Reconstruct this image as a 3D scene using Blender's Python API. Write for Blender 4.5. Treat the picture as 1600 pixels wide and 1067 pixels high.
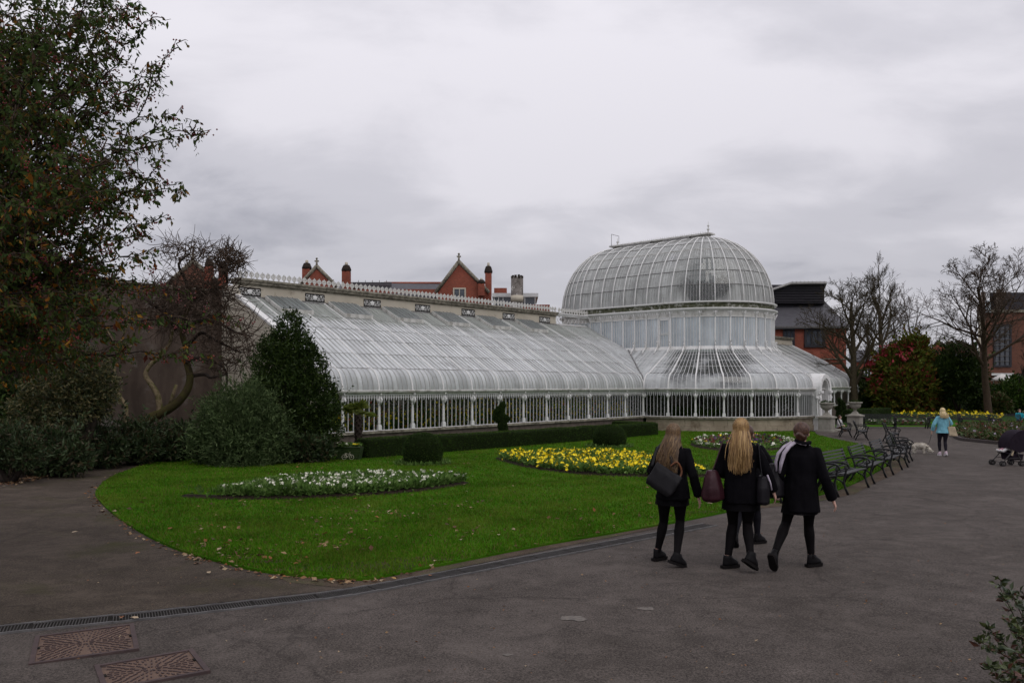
import bpy, bmesh, math, random
import numpy as np
from mathutils import Vector, Matrix, Euler

for _o in list(bpy.data.objects):
    bpy.data.objects.remove(_o)
S = bpy.context.scene
COL = S.collection
R = math.radians
FPX = 1244.0          # focal length in pixels of the 1600 px wide photograph (28 mm lens)
CAMZ = 1.83

# ------------------------------------------------------------------ camera
cam_d = bpy.data.cameras.new('camera')
cam_d.lens = 28.0
cam_d.sensor_width = 36.0
cam_d.shift_y = 66.5 / 1600.0
cam_d.clip_start = 0.1
cam_d.clip_end = 3000.0
cam = bpy.data.objects.new('camera', cam_d)
COL.objects.link(cam)
cam.location = (0, 0, CAMZ)
cam.rotation_euler = (R(90), 0, 0)
S.camera = cam

# ------------------------------------------------------------------ sky: overcast, procedural cloud deck over a Nishita sky
SUN_EL, SUN_AZ = R(52), R(150)       # azimuth clockwise from +Y (view direction)
W = bpy.data.worlds.new('World')
S.world = W
W.use_nodes = True
nt = W.node_tree
nt.nodes.clear()
def wn(t, **k):
    n = nt.nodes.new(t)
    for a, b in k.items():
        setattr(n, a, b)
    return n
L = nt.links.new
out = wn('ShaderNodeOutputWorld')
bg = wn('ShaderNodeBackground')
bg.inputs['Strength'].default_value = 0.1
sky = wn('ShaderNodeTexSky', sky_type='NISHITA')
sky.sun_disc = False
sky.sun_elevation = SUN_EL
sky.sun_rotation = SUN_AZ
tc = wn('ShaderNodeTexCoord')
sep = wn('ShaderNodeSeparateXYZ')
L(tc.outputs['Generated'], sep.inputs[0])
def math_n(op, a=None, b=None, c=None):
    m = wn('ShaderNodeMath', operation=op)
    for i, v in enumerate((a, b, c)):
        if v is None:
            continue
        if isinstance(v, (int, float)):
            m.inputs[i].default_value = v
        else:
            L(v, m.inputs[i])
    return m.outputs[0]
zc = math_n('MAXIMUM', sep.outputs[2], 0.0)
den = math_n('ADD', zc, 0.26)
ux = math_n('DIVIDE', sep.outputs[0], den)
uy = math_n('DIVIDE', sep.outputs[1], den)
comb = wn('ShaderNodeCombineXYZ')
L(ux, comb.inputs[0]); L(uy, comb.inputs[1])
def wnoise(scale, detail, rough, off, dist=0.0):
    mp = wn('ShaderNodeMapping')
    mp.inputs['Location'].default_value = off
    mp.inputs['Scale'].default_value = (scale * 0.75, scale, scale)
    L(comb.outputs[0], mp.inputs[0])
    n = wn('ShaderNodeTexNoise')
    n.inputs['Scale'].default_value = 1.0
    n.inputs['Detail'].default_value = detail
    n.inputs['Roughness'].default_value = rough
    n.inputs['Distortion'].default_value = dist
    L(mp.outputs[0], n.inputs['Vector'])
    return n.outputs[0]
big = wnoise(0.95, 4.0, 0.5, (9.3, 19.2, 0), 0.3)
fine = wnoise(2.6, 7.0, 0.55, (11.3, 2.2, 0), 0.3)
cl = math_n('ADD', math_n('MULTIPLY', big, 0.64), math_n('MULTIPLY', fine, 0.36))
ramp = wn('ShaderNodeValToRGB')
ramp.color_ramp.interpolation = 'EASE'
e = ramp.color_ramp.elements
e[0].position = 0.37; e[0].color = (0.45, 0.445, 0.50, 1)
e[1].position = 0.60; e[1].color = (0.84, 0.815, 0.87, 1)
el_ = ramp.color_ramp.elements.new(0.48); el_.color = (0.66, 0.645, 0.70, 1)
L(cl, ramp.inputs[0])
# overcast skies are brighter towards the zenith
zen = math_n('MULTIPLY_ADD', zc, 0.72, 0.77)
sc10 = math_n('MULTIPLY', zen, 10.0)
vm = wn('ShaderNodeVectorMath', operation='SCALE')
L(ramp.outputs[0], vm.inputs[0]); L(sc10, vm.inputs['Scale'])
mix = wn('ShaderNodeMix', data_type='RGBA')
mix.inputs[0].default_value = 0.93
L(sky.outputs[0], mix.inputs[6]); L(vm.outputs[0], mix.inputs[7])
L(mix.outputs[2], bg.inputs['Color'])
L(bg.outputs[0], out.inputs['Surface'])

sun_d = bpy.data.lights.new('sun', 'SUN')
sun_d.energy = 0.9
sun_d.angle = R(45)
sun_d.color = (1.0, 0.965, 0.92)
sun = bpy.data.objects.new('sun', sun_d)
COL.objects.link(sun)
_sd = Vector((math.sin(SUN_AZ) * math.cos(SUN_EL), math.cos(SUN_AZ) * math.cos(SUN_EL), math.sin(SUN_EL)))
sun.rotation_euler = _sd.to_track_quat('Z', 'Y').to_euler()
sun.location = (0, 0, 40)

vs = S.view_settings
vs.view_transform = 'Standard'
vs.look = 'None'
vs.exposure = 0.0
vs.gamma = 1.0
vs.use_curve_mapping = False
S.render.engine = 'CYCLES'
S.cycles.use_denoising = True
try:
    S.cycles.denoiser = 'OPENIMAGEDENOISE'
except Exception:
    pass
S.cycles.max_bounces = 6
S.cycles.diffuse_bounces = 3
S.cycles.glossy_bounces = 3
S.cycles.transparent_max_bounces = 16
S.cycles.transmission_bounces = 3
S.cycles.caustics_reflective = False
S.cycles.caustics_refractive = False
S.cycles.use_adaptive_sampling = True
S.cycles.adaptive_threshold = 0.03

# ------------------------------------------------------------------ terrain height and pixel -> ground helpers
def zg(Y):
    Y = max(Y, -8.0)
    return -1.1 * (1 - math.exp(-Y / 30.0))
def gp(px, py, dz=0.0):
    lo, hi = 2.5, 400.0
    for _ in range(50):
        m = (lo + hi) / 2
        if 600 + FPX * (CAMZ - zg(m) - dz) / m > py:
            lo = m
        else:
            hi = m
    return ((px - 800) / FPX * m, m)
def at(px, py, Y):
    return Vector(((px - 800) / FPX * Y, Y, CAMZ - (py - 600) / FPX * Y))

# ------------------------------------------------------------------ object helpers
def link(name, data, parent=None, loc=None, rot=None, scale=None):
    o = bpy.data.objects.new(name, data)
    COL.objects.link(o)
    if parent is not None:
        o.parent = parent
    if loc is not None:
        o.location = loc
    if rot is not None:
        o.rotation_euler = rot
    if scale is not None:
        o.scale = scale if hasattr(scale, '__len__') else (scale,) * 3
    return o
def tag(o, label=None, cat=None, group=None, kind=None):
    if label: o['label'] = label
    if cat: o['category'] = cat
    if group: o['group'] = group
    if kind: o['kind'] = kind
    return o
def empty(name, loc=(0, 0, 0), rz=0.0, label=None, cat=None, group=None, scale=None):
    o = link(name, None, None, loc, (0, 0, rz), scale)
    o.empty_display_size = 0.2
    return tag(o, label, cat, group)
def copy_tree(o, parent=None):
    c = o.copy()
    COL.objects.link(c)
    if parent is not None:
        c.parent = parent
    for ch in list(o.children):
        copy_tree(ch, c)
    return c

class MB:
    """collects shapes; build() links them as one mesh object"""
    def __init__(s):
        s.v = []; s.f = []; s.sm = []
    def add(s, vs, fs, smooth=False):
        b = len(s.v)
        s.v.extend([tuple(p) for p in vs])
        for f in fs:
            s.f.append(tuple(b + i for i in f)); s.sm.append(smooth)
        return s
    def box(s, c, size, rot=None, taper=1.0):
        hx, hy, hz = size[0] / 2, size[1] / 2, size[2] / 2
        P = []
        for z, t in ((-hz, 1.0), (hz, taper)):
            for x, y in ((-hx, -hy), (hx, -hy), (hx, hy), (-hx, hy)):
                P.append(Vector((x * t, y * t, z)))
        if rot is not None:
            m = Euler(rot).to_matrix() if not isinstance(rot, Matrix) else rot
            P = [m @ p for p in P]
        c = Vector(c)
        return s.add([p + c for p in P], [(3, 2, 1, 0), (4, 5, 6, 7), (0, 1, 5, 4), (1, 2, 6, 5), (2, 3, 7, 6), (3, 0, 4, 7)])
    def loft(s, rings, closed=True, cap=True, smooth=True):
        n = len(rings[0]); vs = [p for r in rings for p in r]; fs = []
        for i in range(len(rings) - 1):
            for j in range(n if closed else n - 1):
                k = (j + 1) % n
                fs.append((i * n + j, i * n + k, (i + 1) * n + k, (i + 1) * n + j))
        if cap and closed:
            fs.append(tuple(range(n - 1, -1, -1)))
            b = (len(rings) - 1) * n
            fs.append(tuple(b + j for j in range(n)))
        return s.add(vs, fs, smooth)
    def tube(s, pts, rad, sides=6, cap=True, smooth=True, flat=None, ends=False):
        pts = [Vector(p) for p in pts]
        n = len(pts)
        rad = [rad] * n if isinstance(rad, (int, float)) else list(rad)
        if ends:
            d0 = (pts[0] - pts[1]).normalized(); d1 = (pts[-1] - pts[-2]).normalized()
            a = [pts[0] + d0 * rad[0] * k for k in (0.95, 0.7)]; b = [pts[-1] + d1 * rad[-1] * k for k in (0.7, 0.95)]
            pts = a + pts + b
            rad = [rad[0] * .3, rad[0] * .7] + rad + [rad[-1] * .7, rad[-1] * .3]
            n = len(pts)
        ref = None; rings = []
        for i in range(n):
            t = (pts[min(i + 1, n - 1)] - pts[max(i - 1, 0)])
            if t.length < 1e-9: t = Vector((0, 0, 1))
            t.normalize()
            if ref is None:
                ref = Vector((0, 0, 1)) if abs(t.z) < 0.9 else Vector((1, 0, 0))
            a = t.cross(ref)
            if a.length < 1e-6:
                a = t.cross(Vector((0.3, 1, 0.2)))
            a.normalize(); b = a.cross(t).normalized(); ref = b
            r = rad[i]; fx, fy = (1, 1) if flat is None else flat
            rings.append([pts[i] + a * (math.cos(q) * r * fx) + b * (math.sin(q) * r * fy) for q in [2 * math.pi * k / sides for k in range(sides)]])
        return s.loft(rings, True, cap, smooth)
    def lathe(s, prof, seg=16, c=(0, 0, 0), cap=True, smooth=True):
        c = Vector(c)
        rings = [[c + Vector((r * math.cos(2 * math.pi * k / seg), r * math.sin(2 * math.pi * k / seg), z)) for k in range(seg)] for r, z in prof]
        return s.loft(rings, True, cap, smooth)
    def ball(s, c, r, rot=None, seg=12, rings=8):
        r = (r, r, r) if isinstance(r, (int, float)) else r
        c = Vector(c); m = Euler(rot).to_matrix() if rot is not None else None
        R_ = []
        for i in range(1, rings):
            th = math.pi * i / rings
            ring = []
            for k in range(seg):
                q = 2 * math.pi * k / seg
                p = Vector((r[0] * math.sin(th) * math.cos(q), r[1] * math.sin(th) * math.sin(q), -r[2] * math.cos(th)))
                ring.append(c + (m @ p if m else p))
            R_.append(ring)
        return s.loft(R_, True, True, True)
    def prism(s, poly, z0, z1, smooth=False):
        n = len(poly)
        vs = [(p[0], p[1], z0) for p in poly] + [(p[0], p[1], z1) for p in poly]
        fs = [tuple(range(n - 1, -1, -1)), tuple(range(n, 2 * n))] + [(i, (i + 1) % n, n + (i + 1) % n, n + i) for i in range(n)]
        return s.add(vs, fs, smooth)
    def slab(s, poly3, d):
        """polygon of 3-D points extruded by vector d"""
        n = len(poly3); d = Vector(d)
        vs = [Vector(p) for p in poly3] + [Vector(p) + d for p in poly3]
        fs = [tuple(range(n - 1, -1, -1)), tuple(range(n, 2 * n))] + [(i, (i + 1) % n, n + (i + 1) % n, n + i) for i in range(n)]
        return s.add(vs, fs)
    def mesh(s, name='mesh', recalc=True):
        me = bpy.data.meshes.new(name)
        me.from_pydata(s.v, [], s.f)
        me.polygons.foreach_set('use_smooth', s.sm)
        if recalc:
            bm = bmesh.new(); bm.from_mesh(me)
            bmesh.ops.recalc_face_normals(bm, faces=bm.faces)
            bm.to_mesh(me); bm.free()
        me.update()
        return me
    def build(s, name, mat, parent=None, loc=None, rot=None, recalc=True):
        me = s.mesh(name, recalc)
        if mat is not None:
            me.materials.append(mat)
        return link(name, me, parent, loc, rot)

def fast_mesh(name, V, F, mat=None, smooth=False):
    V = np.asarray(V, dtype=np.float32); F = np.asarray(F, dtype=np.int32)
    me = bpy.data.meshes.new(name)
    me.vertices.add(len(V)); me.vertices.foreach_set('co', V.ravel())
    k = F.shape[1]
    me.loops.add(F.size); me.loops.foreach_set('vertex_index', F.ravel())
    me.polygons.add(len(F)); me.polygons.foreach_set('loop_start', np.arange(len(F), dtype=np.int32) * k)
    me.polygons.foreach_set('use_smooth', np.full(len(F), smooth))
    me.update(calc_edges=True)
    if mat is not None:
        me.materials.append(mat)
    return me

def fuse(mb, voxel, smooth=4, factor=0.5):
    """union of overlapping closed shapes as one continuous smooth mesh"""
    me = mb.mesh('tmp')
    o = link('tmp', me)
    m = o.modifiers.new('r', 'REMESH'); m.mode = 'VOXEL'; m.voxel_size = voxel; m.use_smooth_shade = True
    if smooth:
        k = o.modifiers.new('s', 'SMOOTH'); k.iterations = smooth; k.factor = factor
    dg = bpy.context.evaluated_depsgraph_get()
    res = bpy.data.meshes.new_from_object(o.evaluated_get(dg))
    bpy.data.objects.remove(o); bpy.data.meshes.remove(me)
    res.materials.clear()
    res.polygons.foreach_set('use_smooth', [True] * len(res.polygons))
    return res
def fused(mb, voxel, name, mat, parent=None, smooth=4, loc=None, rot=None):
    me = fuse(mb, voxel, smooth)
    me.name = name
    me.materials.append(mat)
    return link(name, me, parent, loc, rot)

def leaves_mesh(name, P, D, size, width, mat, rng, fold=0.12, up=0.0):
    """folded diamond leaves: P base points, D unit directions, size lengths"""
    n = len(P)
    D = D / np.maximum(np.linalg.norm(D, axis=1, keepdims=True), 1e-6)
    rnd = rng.normal(size=(n, 3)); rnd[:, 2] += up
    side = np.cross(D, rnd); side /= np.maximum(np.linalg.norm(side, axis=1, keepdims=True), 1e-6)
    nor = np.cross(side, D)
    s = np.broadcast_to(np.asarray(size), (n,))[:, None]
    V = np.empty((n, 4, 3), dtype=np.float32)
    V[:, 0] = P
    mid = P + D * s * 0.45 + nor * s * fold
    V[:, 1] = mid + side * s * width
    V[:, 2] = P + D * s
    V[:, 3] = mid - side * s * width
    b = (np.arange(n) * 4)[:, None]
    F = np.concatenate([b + np.array([0, 1, 2]), b + np.array([0, 2, 3])], 0)
    return fast_mesh(name, V.reshape(-1, 3), F, mat)

def in_poly(X, Y, poly):
    ins = np.zeros(len(X), bool)
    n = len(poly); j = n - 1
    for i in range(n):
        xi, yi = poly[i]; xj, yj = poly[j]
        c = ((yi > Y) != (yj > Y)) & (X < (xj - xi) * (Y - yi) / ((yj - yi) if yj != yi else 1e-9) + xi)
        ins ^= c
        j = i
    return ins
def zgv(Y):
    return -1.1 * (1 - np.exp(-np.maximum(Y, -8.0) / 30.0))
def smooth_line(pts, n=6, closed=False):
    """Catmull-Rom"""
    P = [np.array(p, float) for p in pts]; m = len(P); o = []
    for i in range(m if closed else m - 1):
        a = P[(i - 1) % m] if (closed or i > 0) else P[0]
        b, c = P[i], P[(i + 1) % m]
        d = P[(i + 2) % m] if (closed or i + 2 < m) else P[-1]
        for k in range(n):
            t = k / n
            o.append(tuple(0.5 * ((2 * b) + (c - a) * t + (2 * a - 5 * b + 4 * c - d) * t * t + (3 * b - a - 3 * c + d) * t ** 3)))
    if not closed: o.append(tuple(P[-1]))
    return o
# ------------------------------------------------------------------ materials (all procedural)
def new_mat(name):
    m = bpy.data.materials.new(name)
    m.use_nodes = True
    t = m.node_tree
    p = t.nodes['Principled BSDF']
    return m, t, p
def nd(t, typ, **k):
    n = t.nodes.new(typ)
    for a, b in k.items():
        setattr(n, a, b)
    return n
def noise(t, scale, detail=4, rough=0.55, vec=None, stretch=None, dist=0.0):
    n = nd(t, 'ShaderNodeTexNoise')
    n.inputs['Scale'].default_value = scale
    n.inputs['Detail'].default_value = detail
    n.inputs['Roughness'].default_value = rough
    n.inputs['Distortion'].default_value = dist
    if vec is None:
        vec = nd(t, 'ShaderNodeTexCoord').outputs['Object']
    if stretch:
        mp = nd(t, 'ShaderNodeMapping'); mp.inputs['Scale'].default_value = stretch
        t.links.new(vec, mp.inputs[0]); vec = mp.outputs[0]
    t.links.new(vec, n.inputs['Vector'])
    return n.outputs[0]
def ramp_n(t, fac, stops, interp='LINEAR'):
    r = nd(t, 'ShaderNodeValToRGB'); r.color_ramp.interpolation = interp
    e = r.color_ramp.elements
    while len(e) < len(stops): e.new(0.5)
    for i, (p, c) in enumerate(stops):
        e[i].position = p
        e[i].color = (c, c, c, 1) if isinstance(c, (int, float)) else (*c, 1)
    t.links.new(fac, r.inputs[0])
    return r.outputs[0]
def mixc(t, fac, a, b, mode='MIX'):
    m = nd(t, 'ShaderNodeMix', data_type='RGBA', blend_type=mode)
    for i, v in ((0, fac), (6, a), (7, b)):
        if isinstance(v, (int, float)): m.inputs[i].default_value = v
        elif isinstance(v, tuple): m.inputs[i].default_value = (*v, 1)
        else: t.links.new(v, m.inputs[i])
    return m.outputs[2]
def bump(t, p, h, strength=0.3, dist=0.02):
    b = nd(t, 'ShaderNodeBump'); b.inputs['Strength'].default_value = strength; b.inputs['Distance'].default_value = dist
    t.links.new(h, b.inputs['Height']); t.links.new(b.outputs[0], p.inputs['Normal'])
def mat(name, c1, c2=None, scale=4.0, rough=0.6, spec=0.3, metallic=0.0, bmp=0.0, bscale=None, detail=5, lo=0.35, hi=0.65, stretch=None, c3=None, c3scale=1.0, c3lo=0.55, c3hi=0.7, bdist=0.02):
    m, t, p = new_mat(name)
    p.inputs['Roughness'].default_value = rough
    p.inputs['Specular IOR Level'].default_value = spec
    p.inputs['Metallic'].default_value = metallic
    c2 = c2 or tuple(x * 0.75 for x in c1)
    n = noise(t, scale, detail, 0.6, None, stretch)
    col = ramp_n(t, n, [(lo, c1), (hi, c2)])
    if c3:
        n3 = noise(t, c3scale, 5, 0.65)
        col = mixc(t, ramp_n(t, n3, [(c3lo, 0.0), (c3hi, 1.0)]), col, c3)
    t.links.new(col, p.inputs['Base Color'])
    if bmp:
        bump(t, p, noise(t, bscale or scale * 6, 4, 0.6), bmp, bdist)
    return m
def leaf_mat(name, cols, trans=0.25, rough=0.5, spec=0.3, patch=None):
    m, t, p = new_mat(name)
    g = nd(t, 'ShaderNodeNewGeometry')
    n = len(cols)
    col = ramp_n(t, g.outputs['Random Per Island'], [((i + 0.0) / max(n, 1), c) for i, c in enumerate(cols)], 'CONSTANT' if n > 2 else 'LINEAR')
    nz = noise(t, 1.3, 3)
    if patch:
        col = mixc(t, ramp_n(t, noise(t, .55, 7, .65), [(.48, 0.0), (.68, .75)]), col, patch)
    col = mixc(t, 1.0, col, ramp_n(t, nz, [(0.3, 0.72), (0.7, 1.25)]), 'MULTIPLY')
    p.inputs['Roughness'].default_value = rough
    p.inputs['Specular IOR Level'].default_value = spec
    t.links.new(col, p.inputs['Base Color'])
    tr = nd(t, 'ShaderNodeBsdfTranslucent'); t.links.new(col, tr.inputs['Color'])
    mx = nd(t, 'ShaderNodeMixShader'); mx.inputs[0].default_value = trans
    t.links.new(p.outputs[0], mx.inputs[1]); t.links.new(tr.outputs[0], mx.inputs[2])
    t.links.new(mx.outputs[0], t.nodes['Material Output'].inputs['Surface'])
    return m
M = {}
# ground
def ground_mat(name, base, dark, fleck, moss=None, moss_lo=0.58, moss_hi=0.75):
    m, t, p = new_mat(name)
    p.inputs['Roughness'].default_value = 0.9
    p.inputs['Specular IOR Level'].default_value = 0.10
    big = noise(t, 0.45, 8, 0.68)
    mid = noise(t, 3.0, 6, 0.7)
    fin = noise(t, 62.0, 4, 0.85)
    col = mixc(t, ramp_n(t, big, [(0.35, 0.0), (0.68, 1.0)]), base, dark)
    col = mixc(t, 1.0, col, ramp_n(t, mid, [(0.3, 0.72), (0.7, 1.22)]), 'MULTIPLY')
    col = mixc(t, 1.0, col, ramp_n(t, fin, [(0.40, 0.45), (0.5, 1.0), (0.60, 1.65)]), 'MULTIPLY')
    vo = nd(t, 'ShaderNodeTexVoronoi'); vo.inputs['Scale'].default_value = 26.0
    t.links.new(nd(t, 'ShaderNodeTexCoord').outputs['Object'], vo.inputs['Vector'])
    fl = ramp_n(t, vo.outputs['Distance'], [(0.04, 1.0), (0.10, 0.0)])
    flm = noise(t, 7.0, 3)
    f2 = nd(t, 'ShaderNodeMath', operation='MULTIPLY'); t.links.new(fl, f2.inputs[0]); t.links.new(ramp_n(t, flm, [(0.52, 0.0), (0.66, 0.55)]), f2.inputs[1])
    col = mixc(t, f2.outputs[0], col, fleck)
    # worn lighter drifts and small dark spots
    wd = noise(t, 1.1, 9, 0.75, None, None, 0.8)
    col = mixc(t, ramp_n(t, wd, [(0.50, 0.0), (0.66, 0.42)]), col, tuple(min(1, x * 1.75) for x in base))
    vs_ = nd(t, 'ShaderNodeTexVoronoi'); vs_.inputs['Scale'].default_value = 2.3
    t.links.new(nd(t, 'ShaderNodeTexCoord').outputs['Object'], vs_.inputs['Vector'])
    col = mixc(t, ramp_n(t, vs_.outputs['Distance'], [(0.035, 0.5), (0.06, 0.0)]), col, tuple(x * 0.4 for x in dark))
    # fine cracks and patched seams
    v2 = nd(t, 'ShaderNodeTexVoronoi', feature='DISTANCE_TO_EDGE'); v2.inputs['Scale'].default_value = 0.33
    tc_ = nd(t, 'ShaderNodeTexCoord')
    wv = nd(t, 'ShaderNodeTexNoise'); wv.inputs['Scale'].default_value = 1.6; wv.inputs['Detail'].default_value = 5
    t.links.new(tc_.outputs['Object'], wv.inputs['Vector'])
    wm = nd(t, 'ShaderNodeMix', data_type='RGBA'); wm.inputs[0].default_value = 0.35
    t.links.new(tc_.outputs['Object'], wm.inputs[6]); t.links.new(wv.outputs[1], wm.inputs[7])
    t.links.new(wm.outputs[2], v2.inputs['Vector'])
    ck = ramp_n(t, v2.outputs['Distance'], [(0.0, 0.5), (0.005, 1.0)])
    col = mixc(t, 0.55, col, mixc(t, 1.0, col, ck, 'MULTIPLY'))
    if moss:
        mn = noise(t, 0.8, 7, 0.7)
        col = mixc(t, ramp_n(t, mn, [(moss_lo, 0.0), (moss_hi, 0.8)]), col, moss)
    t.links.new(col, p.inputs['Base Color'])
    bump(t, p, fin, 0.5, 0.006)
    return m
M['asphalt'] = ground_mat('asphalt', (0.078, 0.066, 0.059), (0.056, 0.047, 0.041), (0.26, 0.23, 0.20))
M['path'] = ground_mat('worn_path', (0.066, 0.052, 0.041), (0.042, 0.033, 0.025), (0.17, 0.14, 0.10), (0.042, 0.041, 0.014), 0.53, 0.72)
M['dirt'] = ground_mat('bare_earth', (0.085, 0.062, 0.045), (0.055, 0.040, 0.028), (0.2, 0.15, 0.1), (0.05, 0.07, 0.02), 0.5, 0.65)
M['soil'] = mat('soil', (0.030, 0.021, 0.015), (0.015, 0.010, 0.008), 14, 0.95, 0.1, bmp=0.8, bscale=40)
M['ground'] = mat('park_ground', (0.045, 0.062, 0.018), (0.055, 0.050, 0.030), 0.4, 0.9, 0.1)
M['turf'] = mat('turf', (0.034, 0.104, 0.004), (0.052, 0.142, 0.006), 1.3, 0.9, 0.03, bmp=0.9, bscale=70, c3=(0.078, 0.072, 0.018), c3scale=1.3, c3lo=0.56, c3hi=0.72)
M['blade'] = leaf_mat('grass_blade', [(0.038, 0.122, 0.004), (0.058, 0.168, 0.007), (0.084, 0.190, 0.010), (0.046, 0.136, 0.004), (0.095, 0.13, 0.015), (0.05, 0.12, 0.006), (0.13, 0.115, 0.035)], 0.25, 0.8, 0.04, (.098, .135, .016))
# glasshouse
def white_mat(name, base, dirt, sc=3.0, lo=0.55, hi=0.75, rust=None):
    m, t, p = new_mat(name)
    p.inputs['Roughness'].default_value = 0.5
    p.inputs['Specular IOR Level'].default_value = 0.35
    n1 = noise(t, sc, 7, 0.7, None, (1, 1, 0.35))
    n2 = noise(t, sc * 6, 5, 0.7)
    col = mixc(t, ramp_n(t, n1, [(lo, 0.0), (hi, 0.75)]), base, dirt)
    col = mixc(t, 1.0, col, ramp_n(t, n2, [(0.3, 0.82), (0.6, 1.0)]), 'MULTIPLY')
    if rust:
        n3 = noise(t, 1.7, 6, 0.7, None, (1, 1, 0.5))
        col = mixc(t, ramp_n(t, n3, [(0.64, 0.0), (0.72, 0.7)]), col, rust)
    t.links.new(col, p.inputs['Base Color'])
    return m
M['white'] = white_mat('white_ironwork', (0.72, 0.715, 0.70), (0.30, 0.275, 0.24), 3.0, 0.56, 0.78, (0.28, 0.15, 0.08))
M['white_dirty'] = white_mat('stained_white_ironwork', (0.58, 0.57, 0.54), (0.16, 0.15, 0.12), 2.5, 0.48, 0.66, (0.2, 0.11, 0.06))
M['bar'] = white_mat('glazing_bar', (0.60, 0.605, 0.60), (0.24, 0.23, 0.21), 1.5, 0.5, 0.75)
M['bar_old'] = white_mat('weathered_glazing_bar', (0.40, 0.40, 0.385), (0.15, 0.145, 0.125), 1.5, 0.45, 0.65)
M['lead'] = mat('lead_lap', (0.24, 0.24, 0.235), (0.12, 0.115, 0.11), 5, 0.7)
M['gutter'] = mat('mossy_gutter', (0.13, 0.135, 0.09), (0.045, 0.05, 0.025), 7, 0.9, 0.1, c3=(0.42, 0.42, 0.38), c3scale=4, c3lo=0.5, c3hi=0.65)
def glass_mat(name, wash, tint, clear_lo, clear_hi, cscale, frame, extra=None, algae=None, rough=0.25):
    """whitewashed glass: limewash film with worn, clear patches; object space of the glasshouse root"""
    m, t, p = new_mat(name)
    p.inputs['Roughness'].default_value = rough
    p.inputs['Specular IOR Level'].default_value = 0.55
    tcn = nd(t, 'ShaderNodeTexCoord'); tcn.object = frame
    vec = tcn.outputs['Object']
    n1 = noise(t, 0.55, 6, 0.65, vec)
    n2 = noise(t, 6.0, 5, 0.7, vec, (1.0, 0.12, 0.12))
    g = nd(t, 'ShaderNodeNewGeometry')
    col = ramp_n(t, n1, [(0.33, wash), (0.68, tint)])
    if algae:
        # film of algae along the eaves curve and under the parapet, with ragged edges
        sz = nd(t, 'ShaderNodeSeparateXYZ'); t.links.new(vec, sz.inputs[0])
        na = noise(t, 1.8, 6, 0.7, vec)
        ad = nd(t, 'ShaderNodeMath', operation='MULTIPLY_ADD'); ad.inputs[1].default_value = 1.3; t.links.new(na, ad.inputs[0]); t.links.new(sz.outputs[2], ad.inputs[2])
        col = mixc(t, ramp_n(t, nd_map(t, ad.outputs[0], 3.0, 8.0), [(0.02, 0.75), (0.16, 0.0), (0.62, 0.0), (0.70, 0.95)]), col, algae)
    col = mixc(t, 1.0, col, ramp_n(t, n2, [(0.3, 0.74), (0.68, 1.10)]), 'MULTIPLY')
    col = mixc(t, 1.0, col, ramp_n(t, g.outputs['Random Per Island'], [(0.0, 0.74), (1.0, 1.14)]), 'MULTIPLY')
    t.links.new(col, p.inputs['Base Color'])
    trl = nd(t, 'ShaderNodeBsdfTranslucent'); t.links.new(col, trl.inputs['Color'])
    ms = nd(t, 'ShaderNodeMixShader'); ms.inputs[0].default_value = 0.30
    t.links.new(p.outputs[0], ms.inputs[1]); t.links.new(trl.outputs[0], ms.inputs[2])
    # clear glass
    tp = nd(t, 'ShaderNodeBsdfTransparent'); tp.inputs[0].default_value = (0.80, 0.86, 0.84, 1)
    gl = nd(t, 'ShaderNodeBsdfGlossy'); gl.inputs['Roughness'].default_value = 0.04
    fr = nd(t, 'ShaderNodeFresnel'); fr.inputs[0].default_value = 1.5
    fm = nd(t, 'ShaderNodeMath', operation='MULTIPLY_ADD'); fm.inputs[1].default_value = 1.5; fm.inputs[2].default_value = 0.03
    t.links.new(fr.outputs[0], fm.inputs[0])
    mc = nd(t, 'ShaderNodeMixShader'); t.links.new(fm.outputs[0], mc.inputs[0]); t.links.new(tp.outputs[0], mc.inputs[1]); t.links.new(gl.outputs[0], mc.inputs[2])
    n3 = noise(t, cscale, 5, 0.6, vec)
    f = n3
    if extra:
        # extra = (centre, radius, amount): patch where the limewash has washed away
        for (c, rad, amt) in extra:
            d = nd(t, 'ShaderNodeVectorMath', operation='DISTANCE'); t.links.new(vec, d.inputs[0]); d.inputs[1].default_value = c
            mr = nd(t, 'ShaderNodeMapRange'); mr.inputs['From Min'].default_value = rad; mr.inputs['From Max'].default_value = rad * 0.35
            mr.inputs['To Min'].default_value = 0.0; mr.inputs['To Max'].default_value = amt
            t.links.new(d.outputs['Value'], mr.inputs['Value'])
            a = nd(t, 'ShaderNodeMath', operation='ADD'); t.links.new(f, a.inputs[0]); t.links.new(mr.outputs[0], a.inputs[1]); f = a.outputs[0]
    # single panes differ
    ri = nd(t, 'ShaderNodeMath', operation='MULTIPLY_ADD'); ri.inputs[1].default_value = 0.10; ri.inputs[2].default_value = -0.05
    t.links.new(g.outputs['Random Per Island'], ri.inputs[0])
    a = nd(t, 'ShaderNodeMath', operation='ADD'); t.links.new(f, a.inputs[0]); t.links.new(ri.outputs[0], a.inputs[1]); f = a.outputs[0]
    fac = ramp_n(t, f, [(clear_lo, 0.0), (clear_hi, 0.92)])
    mx = nd(t, 'ShaderNodeMixShader'); t.links.new(fac, mx.inputs[0]); t.links.new(ms.outputs[0], mx.inputs[1]); t.links.new(mc.outputs[0], mx.inputs[2])
    t.links.new(mx.outputs[0], t.nodes['Material Output'].inputs['Surface'])
    return m
def nd_map(t, v, a, b):
    m_ = nd(t, 'ShaderNodeMapRange'); m_.inputs['From Min'].default_value = a; m_.inputs['From Max'].default_value = b
    t.links.new(v, m_.inputs['Value']); return m_.outputs[0]
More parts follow.
